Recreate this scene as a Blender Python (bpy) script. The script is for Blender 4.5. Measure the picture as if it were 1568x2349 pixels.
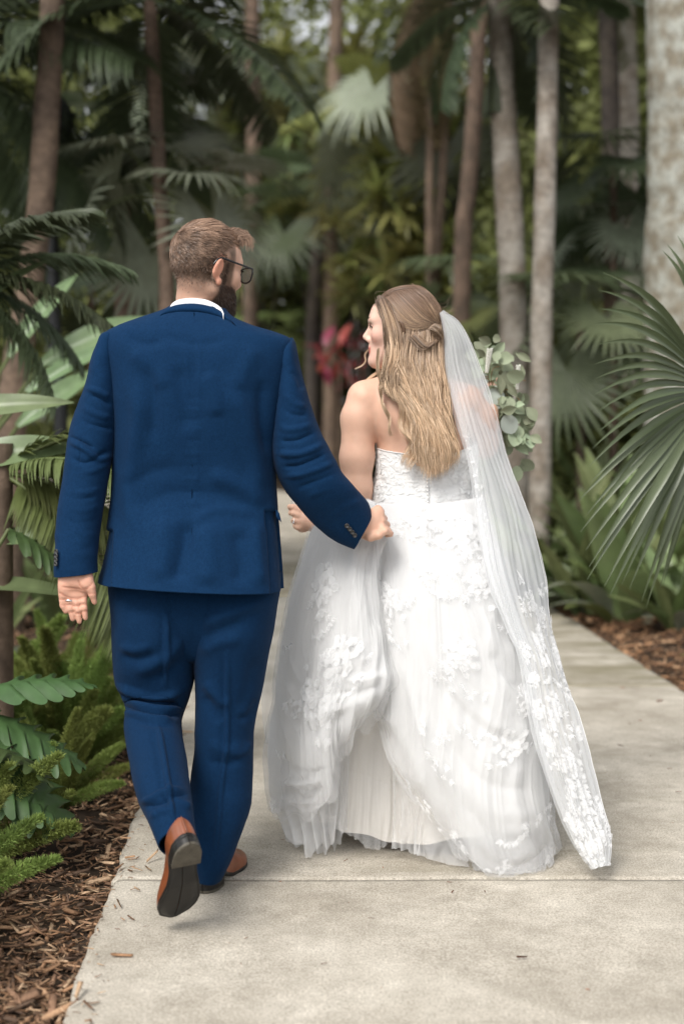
import bpy, math, random
import numpy as np
from mathutils import Vector, Matrix, Euler

random.seed(7); np.random.seed(7)
sc = bpy.context.scene
for o in list(bpy.data.objects): bpy.data.objects.remove(o)

# ------------------------------------------------------------------ camera
CAM_H, HOR, F = 1.28, 950.0, 3262.5          # eye height, horizon row and focal length measured on the photograph
cd = bpy.data.cameras.new('camera'); cam = bpy.data.objects.new('camera', cd)
sc.collection.objects.link(cam); sc.camera = cam
cam.location = (0, 0, CAM_H); cam.rotation_euler = (math.radians(90), 0, 0)
cd.sensor_fit = 'VERTICAL'; cd.sensor_height = 36; cd.sensor_width = 24; cd.lens = 50
cd.shift_y = -(1174.5 - HOR) / 2349.0
cd.clip_start = 0.05; cd.clip_end = 600
cd.dof.use_dof = True; cd.dof.focus_distance = 3.95; cd.dof.aperture_fstop = 1.8

# ------------------------------------------------------------------ sky, sun, exposure
SUN_EL, SUN_AZ = 50.0, 212.0                 # soft, high, from behind the camera
w = bpy.data.worlds.new('World'); sc.world = w; w.use_nodes = True
nt = w.node_tree; nt.nodes.clear()
sky = nt.nodes.new('ShaderNodeTexSky'); sky.sky_type = 'NISHITA'; sky.sun_disc = False
sky.sun_elevation = math.radians(SUN_EL); sky.sun_rotation = math.radians(SUN_AZ)
sky.air_density = 1.0; sky.dust_density = 2.0; sky.ozone_density = 1.0
hs = nt.nodes.new('ShaderNodeHueSaturation'); hs.inputs['Saturation'].default_value = 0.15
bg = nt.nodes.new('ShaderNodeBackground'); bg.inputs[1].default_value = 0.125
wo = nt.nodes.new('ShaderNodeOutputWorld')
nt.links.new(sky.outputs[0], hs.inputs['Color']); nt.links.new(hs.outputs[0], bg.inputs[0]); nt.links.new(bg.outputs[0], wo.inputs[0])
sd = bpy.data.lights.new('sun', 'SUN'); sun = bpy.data.objects.new('sun', sd); sc.collection.objects.link(sun)
sd.energy = 1.5; sd.angle = math.radians(24); sd.color = (1.0, 0.96, 0.90)
az, el = math.radians(SUN_AZ), math.radians(SUN_EL)
sdir = Vector((math.sin(az) * math.cos(el), math.cos(az) * math.cos(el), math.sin(el)))
sun.rotation_euler = sdir.to_track_quat('Z', 'Y').to_euler()
sc.view_settings.view_transform = 'Standard'; sc.view_settings.look = 'None'
sc.view_settings.exposure = 0.92; sc.view_settings.gamma = 1.0; sc.view_settings.use_curve_mapping = False
sc.cycles.max_bounces = 8; sc.cycles.transparent_max_bounces = 24; sc.cycles.diffuse_bounces = 3
sc.cycles.transmission_bounces = 6; sc.cycles.glossy_bounces = 3
sc.cycles.use_denoising = True

# ------------------------------------------------------------------ helpers
def U(px, py, Y):
    return np.array([(px - 784.0) / F * Y, Y, CAM_H - (py - HOR) / F * Y])
def UU(a):
    a = np.asarray(a, float); Y = a[..., 2]
    return np.stack([(a[..., 0] - 784.0) / F * Y, Y, CAM_H - (a[..., 1] - HOR) / F * Y], -1)
def proj(P):
    Y = P[..., 1]
    return np.stack([784.0 + P[..., 0] / Y * F, HOR + (CAM_H - P[..., 2]) / Y * F], -1)
def link(o): sc.collection.objects.link(o); return o
def tag(o, label=None, cat=None, group=None, kind=None):
    if label: o['label'] = label
    if cat: o['category'] = cat
    if group: o['group'] = group
    if kind: o['kind'] = kind
    return o
def thing(name, loc, label=None, cat=None, group=None, kind=None, rz=0.0):
    o = bpy.data.objects.new(name, None); o.empty_display_size = 0.1
    o.location = loc; o.rotation_euler = (0, 0, rz); link(o)
    return tag(o, label, cat, group, kind)
def raw_mesh(name, V, Fc, mat=None, smooth=True, col=None, mats=None, midx=None):
    V = np.asarray(V, np.float32).reshape(-1, 3)
    me = bpy.data.meshes.new(name)
    if isinstance(Fc, np.ndarray) and Fc.ndim == 2:
        n, k = Fc.shape
        me.vertices.add(len(V)); me.vertices.foreach_set('co', V.ravel())
        me.loops.add(n * k); me.loops.foreach_set('vertex_index', Fc.astype(np.int32).ravel())
        me.polygons.add(n); me.polygons.foreach_set('loop_start', np.arange(0, n * k, k, dtype=np.int32))
        me.update(calc_edges=True)
    else:
        me.from_pydata(V.tolist(), [], [list(map(int, f)) for f in Fc])
    if smooth: me.polygons.foreach_set('use_smooth', np.ones(len(me.polygons), bool))
    if col is not None:
        c = np.ones((len(V), 4), np.float32); c[:, :3] = col
        at = me.color_attributes.new('tint', 'FLOAT_COLOR', 'POINT'); at.data.foreach_set('color', c.ravel())
    for m in (mats or ([mat] if mat else [])): me.materials.append(m)
    if midx is not None: me.polygons.foreach_set('material_index', np.asarray(midx, np.int32))
    me.update()
    return me
def part(name, V, Fc, mat, parent=None, world=True, **kw):
    V = np.asarray(V, float).reshape(-1, 3)
    if parent is not None and world:
        p = parent; off = np.zeros(3)
        while p is not None: off += np.array(p.location); p = p.parent
        V = V - off
    o = bpy.data.objects.new(name, raw_mesh(name, V, Fc, mat, **kw))
    o.parent = parent; return link(o)
def inst(name, me, parent=None, loc=(0, 0, 0), rot=(0, 0, 0), scale=(1, 1, 1)):
    o = bpy.data.objects.new(name, me); o.parent = parent
    o.location = loc; o.rotation_euler = rot
    o.scale = scale if hasattr(scale, '__len__') else (scale,) * 3
    return link(o)
def gfaces(nv, nu, closed=False):
    i = np.arange(nv - 1)[:, None]; j = np.arange(nu if closed else nu - 1)[None, :]
    j2 = (j + 1) % nu
    return np.stack([i * nu + j, i * nu + j2, (i + 1) * nu + j2, (i + 1) * nu + j], -1).reshape(-1, 4)
def joinm(parts):
    Vs, Fs, n = [], [], 0
    for V, Fc in parts:
        V = np.asarray(V, float).reshape(-1, 3); Vs.append(V); Fs.append(np.asarray(Fc) + n); n += len(V)
    return np.concatenate(Vs), np.concatenate(Fs)
def cr(P, n=None, t=None):
    """Catmull-Rom through the rows of P."""
    P = np.asarray(P, float); m = len(P)
    if t is None: t = np.linspace(0, m - 1, n)
    t = np.clip(np.asarray(t, float), 0, m - 1)
    i = np.minimum(t.astype(int), m - 2); f = (t - i).reshape((-1,) + (1,) * (P.ndim - 1))
    Q = np.concatenate([2 * P[:1] - P[1:2], P, 2 * P[-1:] - P[-2:-1]])
    a, b, c, d = Q[i], Q[i + 1], Q[i + 2], Q[i + 3]
    return 0.5 * (2 * b + (c - a) * f + (2 * a - 5 * b + 4 * c - d) * f**2 + (3 * b - a - 3 * c + d) * f**3)
def patch(ctrl, nv, nu):
    """bicubic sheet through a net of (px, py, Y) points -> (nv, nu, 3) world points."""
    A = cr(np.asarray(ctrl, float), nv)
    A = cr(A.transpose(1, 0, 2), nu).transpose(1, 0, 2)
    return UU(A)
def normals(P, closed=False):
    if closed: du = np.roll(P, -1, 1) - np.roll(P, 1, 1)
    else: du = np.gradient(P, axis=1)
    dv = np.gradient(P, axis=0)
    N = np.cross(du, dv); return N / (np.linalg.norm(N, axis=-1, keepdims=True) + 1e-12)
def hsh(ix, iy, iz, s=0):
    h = (ix.astype(np.int64) * 374761393 + iy.astype(np.int64) * 668265263 + iz.astype(np.int64) * 2147483647 + s * 974711) & 0xffffffff
    h = ((h ^ (h >> 13)) * 1274126177) & 0xffffffff
    h = ((h ^ (h >> 15)) * 2246822519) & 0xffffffff
    return ((h ^ (h >> 16)) & 0xffff) / 65535.0
def vnoise(P, s=0):
    P = np.asarray(P, float); i = np.floor(P).astype(np.int64); f = P - i; f = f * f * (3 - 2 * f)
    r = 0
    for dx in (0, 1):
        for dy in (0, 1):
            for dz in (0, 1):
                wgt = (f[..., 0] if dx else 1 - f[..., 0]) * (f[..., 1] if dy else 1 - f[..., 1]) * (f[..., 2] if dz else 1 - f[..., 2])
                r = r + wgt * hsh(i[..., 0] + dx, i[..., 1] + dy, i[..., 2] + dz, s)
    return r * 2 - 1
def fbm(P, s=0, oct=3):
    r, a = 0, 1.0
    for k in range(oct): r = r + a * vnoise(P * (2.03**k), s + k); a *= 0.5
    return r
def foldfield(P, folds, back=None):
    """sum of ridges (amp>0) and grooves (amp<0) drawn along polylines of photograph pixels; zero on faces turned away."""
    q = proj(P); out = np.zeros(P.shape[:-1])
    for pts, wd, amp in folds:
        pts = np.asarray(pts, float)
        if len(pts) > 2: pts = cr(pts, len(pts) * 5)
        best = np.full(out.shape, 1e9); tt = np.zeros(out.shape)
        L = np.r_[0, np.cumsum(np.linalg.norm(np.diff(pts, axis=0), axis=1))]
        for k in range(len(pts) - 1):
            a, b = pts[k], pts[k + 1]; ab = b - a; l2 = (ab**2).sum() + 1e-9
            t = np.clip(((q - a) * ab).sum(-1) / l2, 0, 1)
            d = np.hypot(q[..., 0] - a[0] - t * ab[0], q[..., 1] - a[1] - t * ab[1])
            m = d < best; best = np.where(m, d, best); tt = np.where(m, (L[k] + t * math.sqrt(l2)) / L[-1], tt)
        taper = np.clip(np.minimum(tt, 1 - tt) / 0.22, 0, 1); taper = taper * taper * (3 - 2 * taper) * 0.9 + 0.1
        out += amp * np.exp(-(best / wd)**2) * taper
    if back is not None: out = out * back
    return out
def loft(rows, nu=72, nv=120, power=2.3, tilt=0.0):
    """closed tube through rows (Lx,Ly,Rx,Ry,Y,depth_front,depth_back): silhouette points in photograph pixels, depths in metres."""
    A = cr(np.asarray(rows, float), nv)
    Lp = UU(A[:, [0, 1, 4]]); Rp = UU(A[:, [2, 3, 4]])
    c = (Lp + Rp) / 2; a = (Rp - Lp) / 2
    th = np.linspace(0, 2 * np.pi, nu, endpoint=False)
    C = np.sign(np.cos(th)) * np.abs(np.cos(th))**(2 / power); S = np.sign(np.sin(th)) * np.abs(np.sin(th))**(2 / power)
    P = c[:, None, :] + a[:, None, :] * C[None, :, None]
    T = np.gradient(c, axis=0); d = np.cross(a, T); d /= np.linalg.norm(d, axis=1, keepdims=True) + 1e-12
    d *= np.sign(d[:, 1:2] + 1e-9); k_ = np.ones(9) / 9
    d = np.stack([np.convolve(np.pad(d[:, i], 4, 'edge'), k_, 'valid') for i in range(3)], 1)
    d = d * tilt + np.array([0, 1.0, 0]) * (1 - tilt); d /= np.linalg.norm(d, axis=1, keepdims=True)
    P = P + d[:, None, :] * (np.where(S[None, :] > 0, A[:, 5:6], A[:, 6:7]) * S[None, :])[..., None]
    return P, S
def outward(P):
    N = normals(P, True); c = P.mean(1, keepdims=True)
    if ((P - c) * N).sum() < 0: N = -N
    return N
def tube(pts, rad, n=8, caps=True):
    pts = np.asarray(pts, float); m = len(pts); rad = np.broadcast_to(np.asarray(rad, float), (m,))
    T = np.gradient(pts, axis=0); T /= np.linalg.norm(T, axis=1, keepdims=True) + 1e-12
    up = np.array([0, 0, 1.0]) if abs(T[0][2]) < 0.9 else np.array([1.0, 0, 0])
    A = np.cross(T, up); A /= np.linalg.norm(A, axis=1, keepdims=True) + 1e-12; B = np.cross(T, A)
    th = np.linspace(0, 2 * np.pi, n, endpoint=False)
    V = pts[:, None] + rad[:, None, None] * (A[:, None] * np.cos(th)[None, :, None] + B[:, None] * np.sin(th)[None, :, None])
    return V.reshape(-1, 3), gfaces(m, n, True)
def rotm(rx=0, ry=0, rz=0): return np.array(Euler((rx, ry, rz)).to_matrix())
def dup(root, loc=None, rz=None, label=None, group=None, scale=None):
    r = root.copy(); link(r)
    if loc is not None: r.location = loc
    if rz is not None: r.rotation_euler = (0, 0, rz)
    if scale is not None: r.scale = (scale,) * 3
    if label: r['label'] = label
    if group: r['group'] = group
    for ch in root.children:
        c = ch.copy(); link(c); c.parent = r
        for g in ch.children:
            d = g.copy(); link(d); d.parent = c
    return r

# ---- bodies: blended distance fields meshed as one continuous surface
class Body:
    def __init__(s): s.pr = []
    def cone(s, a, b, ra, rb, k=0.012, M=None, sub=False):
        a, b = np.asarray(a, float), np.asarray(b, float)
        if M is not None: a, b = M[0] @ a + M[1], M[0] @ b + M[1]
        s.pr.append(('c', a, b, ra, rb, k, sub)); return s
    def chain(s, pts, rs, k=0.008, M=None):
        for i in range(len(pts) - 1): s.cone(pts[i], pts[i + 1], rs[i], rs[i + 1], k, M)
        return s
    def ell(s, c, r, k=0.015, M=None, R=None, sub=False):
        c = np.asarray(c, float); R = np.eye(3) if R is None else R
        if M is not None: c = M[0] @ c + M[1]; R = M[0] @ R
        s.pr.append(('e', c, np.asarray(r, float), R, None, k, sub)); return s
    def mesh(s, h=0.004, smooth=1):
        lo, hi = [], []
        for p in s.pr:
            if p[6]: continue
            if p[0] == 'c': lo.append(np.minimum(p[1] - p[3], p[2] - p[4])); hi.append(np.maximum(p[1] + p[3], p[2] + p[4]))
            else: lo.append(p[1] - p[2].max()); hi.append(p[1] + p[2].max())
        lo = np.min(lo, 0) - 4 * h; hi = np.max(hi, 0) + 4 * h
        sh = np.ceil((hi - lo) / h).astype(int) + 1
        D = np.full(sh, 0.2, np.float32)
        ax = [(lo[i] + h * np.arange(sh[i])).astype(np.float32) for i in range(3)]
        for p in s.pr:
            k = p[5]; mg = k + 5 * h
            if p[0] == 'c': l = np.minimum(p[1] - p[3], p[2] - p[4]) - mg; u = np.maximum(p[1] + p[3], p[2] + p[4]) + mg
            else: l = p[1] - p[2].max() - mg; u = p[1] + p[2].max() + mg
            i0 = np.clip(np.floor((l - lo) / h).astype(int), 0, sh - 1); i1 = np.clip(np.ceil((u - lo) / h).astype(int) + 1, 1, sh)
            if (i1 <= i0).any(): continue
            sl = tuple(slice(i0[i], i1[i]) for i in range(3))
            X, Y, Z = np.meshgrid(ax[0][sl[0]], ax[1][sl[1]], ax[2][sl[2]], indexing='ij')
            if p[0] == 'c':
                ba = (p[2] - p[1]).astype(np.float32); l2 = float((ba**2).sum()) + 1e-9
                x, y, z = X - p[1][0], Y - p[1][1], Z - p[1][2]
                t = np.clip((x * ba[0] + y * ba[1] + z * ba[2]) / l2, 0, 1)
                d = np.sqrt((x - t * ba[0])**2 + (y - t * ba[1])**2 + (z - t * ba[2])**2) - (p[3] + (p[4] - p[3]) * t)
            else:
                R, r = p[3], p[2]; x, y, z = X - p[1][0], Y - p[1][1], Z - p[1][2]
                a = [(x * R[0, i] + y * R[1, i] + z * R[2, i]) / r[i] for i in range(3)]
                k0 = np.sqrt(a[0]**2 + a[1]**2 + a[2]**2)
                k1 = np.sqrt((a[0] / r[0])**2 + (a[1] / r[1])**2 + (a[2] / r[2])**2) + 1e-9
                d = k0 * (k0 - 1) / k1
            o = D[sl]
            if p[6]:
                q = np.clip(0.5 - 0.5 * (o + d) / k, 0, 1); D[sl] = o * (1 - q) - d * q + k * q * (1 - q)
            else:
                q = np.clip(0.5 + 0.5 * (o - d) / k, 0, 1); D[sl] = o * (1 - q) + d * q - k * q * (1 - q)
        S = D < 0
        nx, ny, nz = sh - 1
        cnt = np.zeros((nx, ny, nz), np.int8)
        for dx in (0, 1):
            for dy in (0, 1):
                for dz in (0, 1): cnt += S[dx:dx + nx, dy:dy + ny, dz:dz + nz]
        cells = np.argwhere((cnt > 0) & (cnt < 8))
        idx = np.full((nx, ny, nz), -1, np.int32); idx[tuple(cells.T)] = np.arange(len(cells))
        acc = np.zeros((len(cells), 3)); num = np.zeros(len(cells))
        cor = [(0, 0, 0), (1, 0, 0), (0, 1, 0), (1, 1, 0), (0, 0, 1), (1, 0, 1), (0, 1, 1), (1, 1, 1)]
        val = [D[tuple((cells + c).T)] for c in cor]
        for i in range(8):
            for j in range(i + 1, 8):
                df = np.subtract(cor[j], cor[i])
                if abs(df).sum() != 1: continue
                m = (val[i] < 0) != (val[j] < 0)
                t = val[i] / (val[i] - val[j] + 1e-12)
                pt = np.array(cor[i])[None] + t[:, None] * df[None]
                acc[m] += pt[m]; num[m] += 1
        V = lo + h * (cells + acc / num[:, None])
        Fs = []
        for axn in range(3):
            s0 = [slice(1, n) for n in (nx, ny, nz)]; 
            a = S[1:nx, 1:ny, 1:nz]
            off = [0, 0, 0]; off[axn] = 1
            b = S[1 + off[0]:nx + off[0], 1 + off[1]:ny + off[1], 1 + off[2]:nz + off[2]]
            e = np.argwhere(a != b) + 1
            fl = S[tuple(e.T)]
            o1, o2 = [(1, 2), (2, 0), (0, 1)][axn]
            d1 = np.zeros(3, int); d1[o1] = 1; d2 = np.zeros(3, int); d2[o2] = 1
            q = np.stack([idx[tuple((e - d1 - d2).T)], idx[tuple((e - d2).T)], idx[tuple(e.T)], idx[tuple((e - d1).T)]], 1)
            q[~fl] = q[~fl][:, ::-1]
            Fs.append(q)
        Fq = np.concatenate(Fs); Fq = Fq[(Fq >= 0).all(1)]
        for _ in range(smooth):
            A = np.zeros_like(V); n = np.zeros(len(V))
            for i in range(4):
                np.add.at(A, Fq[:, i], V[Fq[:, (i + 1) % 4]]); np.add.at(n, Fq[:, i], 1)
            V = 0.5 * V + 0.5 * A / np.maximum(n, 1)[:, None]
        return V, Fq

# ------------------------------------------------------------------ materials
def mat(name, col, rough=0.6, spec=0.3, var=0.0, vscale=8.0, bump=0.0, bscale=60.0, sheen=0.0, trans=0.0, tint=False, alpha=1.0,
        objvar=0.0, col2=None, metal=0.0, sss=0.0, coat=0.0, coords='Object', detail=4.0, hue=0.0):
    m = bpy.data.materials.new(name); m.use_nodes = True
    t = m.node_tree; n = t.nodes; n.clear()
    out = n.new('ShaderNodeOutputMaterial'); b = n.new('ShaderNodeBsdfPrincipled')
    b.inputs['Roughness'].default_value = rough; b.inputs['Specular IOR Level'].default_value = spec
    b.inputs['Metallic'].default_value = metal; b.inputs['Sheen Weight'].default_value = sheen
    b.inputs['Coat Weight'].default_value = coat
    if sss: b.inputs['Subsurface Weight'].default_value = sss; b.inputs['Subsurface Radius'].default_value = (1.0, 0.35, 0.2); b.inputs['Subsurface Scale'].default_value = 0.008
    tc = n.new('ShaderNodeTexCoord')
    c = None
    def rgb(v):
        r = n.new('ShaderNodeRGB'); r.outputs[0].default_value = (*v, 1); return r.outputs[0]
    c = rgb(col)
    if tint:
        a = n.new('ShaderNodeAttribute'); a.attribute_name = 'tint'; c = a.outputs['Color']
    if col2 is not None:
        nz = n.new('ShaderNodeTexNoise'); nz.inputs['Scale'].default_value = vscale; nz.inputs['Detail'].default_value = detail
        t.links.new(tc.outputs[coords], nz.inputs['Vector'])
        rp = n.new('ShaderNodeValToRGB'); rp.color_ramp.elements[0].position = 0.38; rp.color_ramp.elements[1].position = 0.62
        t.links.new(nz.outputs['Fac'], rp.inputs['Fac'])
        mx = n.new('ShaderNodeMix'); mx.data_type = 'RGBA'; t.links.new(rp.outputs['Color'], mx.inputs['Factor'])
        t.links.new(c, mx.inputs['A']); mx.inputs['B'].default_value = (*col2, 1); c = mx.outputs['Result']
    if var or objvar:
        h = n.new('ShaderNodeHueSaturation'); t.links.new(c, h.inputs['Color'])
        src = None
        if var:
            nz = n.new('ShaderNodeTexNoise'); nz.inputs['Scale'].default_value = vscale * 2.3; nz.inputs['Detail'].default_value = detail
            t.links.new(tc.outputs[coords], nz.inputs['Vector'])
            mr = n.new('ShaderNodeMapRange'); mr.inputs['From Min'].default_value = 0.25; mr.inputs['From Max'].default_value = 0.75
            mr.inputs['To Min'].default_value = 1 - var; mr.inputs['To Max'].default_value = 1 + var
            t.links.new(nz.outputs['Fac'], mr.inputs['Value']); src = mr.outputs[0]
        if objvar:
            oi = n.new('ShaderNodeObjectInfo')
            mr = n.new('ShaderNodeMapRange'); mr.inputs['To Min'].default_value = 1 - objvar; mr.inputs['To Max'].default_value = 1 + objvar
            t.links.new(oi.outputs['Random'], mr.inputs['Value'])
            if src is None: src = mr.outputs[0]
            else:
                mm = n.new('ShaderNodeMath'); mm.operation = 'MULTIPLY'; t.links.new(src, mm.inputs[0]); t.links.new(mr.outputs[0], mm.inputs[1]); src = mm.outputs[0]
            if hue:
                mh = n.new('ShaderNodeMapRange'); mh.inputs['To Min'].default_value = 0.5 - hue; mh.inputs['To Max'].default_value = 0.5 + hue
                t.links.new(oi.outputs['Random'], mh.inputs['Value']); t.links.new(mh.outputs[0], h.inputs['Hue'])
        t.links.new(src, h.inputs['Value']); c = h.outputs[0]
    t.links.new(c, b.inputs['Base Color'])
    if bump:
        nz = n.new('ShaderNodeTexNoise'); nz.inputs['Scale'].default_value = bscale; nz.inputs['Detail'].default_value = 5
        t.links.new(tc.outputs[coords], nz.inputs['Vector'])
        bp = n.new('ShaderNodeBump'); bp.inputs['Strength'].default_value = bump; bp.inputs['Distance'].default_value = 0.01
        t.links.new(nz.outputs['Fac'], bp.inputs['Height']); t.links.new(bp.outputs[0], b.inputs['Normal'])
    sh = b.outputs[0]
    if trans:
        tr = n.new('ShaderNodeBsdfTranslucent'); t.links.new(c, tr.inputs['Color'])
        mx = n.new('ShaderNodeMixShader'); mx.inputs[0].default_value = trans
        t.links.new(sh, mx.inputs[1]); t.links.new(tr.outputs[0], mx.inputs[2]); sh = mx.outputs[0]
    if alpha < 1:
        tp = n.new('ShaderNodeBsdfTransparent'); mx = n.new('ShaderNodeMixShader'); mx.inputs[0].default_value = alpha
        t.links.new(tp.outputs[0], mx.inputs[1]); t.links.new(sh, mx.inputs[2]); sh = mx.outputs[0]
    t.links.new(sh, out.inputs[0])
    return m
# ------------------------------------------------------------------ the setting: ground, path
def concrete(name, moss):
    m = bpy.data.materials.new(name); m.use_nodes = True; t = m.node_tree; n = t.nodes; n.clear()
    out = n.new('ShaderNodeOutputMaterial'); b = n.new('ShaderNodeBsdfPrincipled'); b.inputs['Roughness'].default_value = 0.75
    b.inputs['Specular IOR Level'].default_value = 0.3
    tc = n.new('ShaderNodeTexCoord')
    def noise(scale, detail, sx=1, sy=1, rough=0.6):
        mp = n.new('ShaderNodeMapping'); mp.inputs['Scale'].default_value = (sx, sy, 1); t.links.new(tc.outputs['Object'], mp.inputs[0])
        z = n.new('ShaderNodeTexNoise'); z.inputs['Scale'].default_value = scale; z.inputs['Detail'].default_value = detail; z.inputs['Roughness'].default_value = rough
        t.links.new(mp.outputs[0], z.inputs['Vector']); return z.outputs['Fac']
    def ramp(src, a, b_, ca, cb):
        r = n.new('ShaderNodeValToRGB'); e = r.color_ramp.elements; e[0].position = a; e[1].position = b_
        e[0].color = (*ca, 1); e[1].color = (*cb, 1); t.links.new(src, r.inputs[0]); return r.outputs[0]
    def mix(mode, f, A, B):
        x = n.new('ShaderNodeMix'); x.data_type = 'RGBA'; x.blend_type = mode
        if isinstance(f, float): x.inputs['Factor'].default_value = f
        else: t.links.new(f, x.inputs['Factor'])
        t.links.new(A, x.inputs['A']); t.links.new(B, x.inputs['B']); return x.outputs['Result']
    base = ramp(noise(2.0, 9, 1, 1, 0.68), 0.3, 0.7, (0.33, 0.295, 0.24), (0.63, 0.585, 0.51))
    fine = ramp(noise(170, 4, 1, 1, 0.8), 0.34, 0.66, (0.45, 0.43, 0.40), (1.4, 1.4, 1.4))
    c = mix('MULTIPLY', 0.8, base, fine)
    c = mix('MULTIPLY', 0.55, c, ramp(noise(11, 7, 1, 1, 0.7), 0.33, 0.67, (0.66, 0.65, 0.62), (1.18, 1.18, 1.18)))
    spk = ramp(noise(48, 4, 1, 1, 0.7), 0.61, 0.68, (0, 0, 0), (1, 1, 1))
    dark = n.new('ShaderNodeRGB'); dark.outputs[0].default_value = (0.2, 0.175, 0.14, 1)
    sp2 = n.new('ShaderNodeMath'); sp2.operation = 'MULTIPLY'; sp2.inputs[1].default_value = 0.5; t.links.new(spk, sp2.inputs[0])
    c = mix('MIX', sp2.outputs[0], c, dark.outputs[0])
    mo = n.new('ShaderNodeRGB'); mo.outputs[0].default_value = (0.16, 0.14, 0.075, 1)
    ms = ramp(noise(1.5, 6, 1.2, 4.5), 0.62 - 0.3 * moss, 0.86 - 0.3 * moss, (0, 0, 0), (1, 1, 1))
    mm = n.new('ShaderNodeMath'); mm.operation = 'MULTIPLY'; mm.inputs[1].default_value = 0.35 + 0.5 * moss; t.links.new(ms, mm.inputs[0])
    c = mix('MIX', mm.outputs[0], c, mo.outputs[0])
    wt = n.new('ShaderNodeRGB'); wt.outputs[0].default_value = (0.48, 0.45, 0.40, 1)
    ws = ramp(noise(2.2, 6, 0.8, 6.0), 0.60, 0.72, (0, 0, 0), (1, 1, 1))
    wm = n.new('ShaderNodeMath'); wm.operation = 'MULTIPLY'; wm.inputs[1].default_value = 0.12 + 0.3 * moss; t.links.new(ws, wm.inputs[0])
    c = mix('MIX', wm.outputs[0], c, wt.outputs[0])
    t.links.new(c, b.inputs['Base Color'])
    bp = n.new('ShaderNodeBump'); bp.inputs['Strength'].default_value = 0.35; bp.inputs['Distance'].default_value = 0.004
    t.links.new(noise(230, 4, 1, 1, 0.7), bp.inputs['Height']); t.links.new(bp.outputs[0], b.inputs['Normal'])
    t.links.new(b.outputs[0], out.inputs[0]); return m

M_soil = mat('soil', (0.035, 0.026, 0.02), 0.95, 0.1, var=0.4, vscale=3, bump=0.6, bscale=40, col2=(0.06, 0.043, 0.03))
M_joint = mat('joint_dirt', (0.045, 0.042, 0.022), 0.95, 0.1, var=0.4, vscale=9)

# ground: one sheet to the horizon, gently uneven away from the path
gx = np.concatenate([np.linspace(-140, -12, 22), np.linspace(-11, 11, 89), np.linspace(12, 140, 22)])
gy = np.concatenate([np.linspace(-60, -2, 12), np.linspace(-1, 14, 61), np.linspace(15, 60, 40), np.linspace(64, 200, 16)])
GX, GY = np.meshgrid(gx, gy)
def left_edge(y):
    return np.interp(y, [-20, 2, 3, 4, 4.64, 6, 8.5, 11, 14, 16.5, 18.5, 20, 26], [-.52, -.575, -.594, -.632, -.674, -.73, -.92, -1.3, -2.1, -3.6, -6.5, -14, -14])
def right_edge(y):
    return np.interp(y, [-20, 3, 5, 5.9, 6.6, 7.6, 8.6, 9.8, 13, 18, 22, 25, 27, 29, 30.5], [1.9, 1.86, 1.78, 1.70, 1.585, 1.52, 1.47, 1.36, 1.1, .6, -.3, -1.5, -3.5, -7, -14])
def ground_z(x, y):
    d = np.maximum(np.maximum(left_edge(y) - x, x - right_edge(y)), 0)
    und = 0.10 * fbm(np.stack([x * 0.5, y * 0.5, 0 * x], -1), 3, 2)
    return -0.05 + np.minimum(d, 1.5) * 0.05 + und * np.clip(d - 0.25, 0, 1) * 0.7
GZ = ground_z(GX, GY)
V = np.stack([GX, GY, GZ], -1)
g = part('ground', V, gfaces(len(gy), len(gx))[:, ::-1], M_soil)
tag(g, 'dark soil under the mulch and planting beds on both sides of the path', 'ground', kind='structure')

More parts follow.
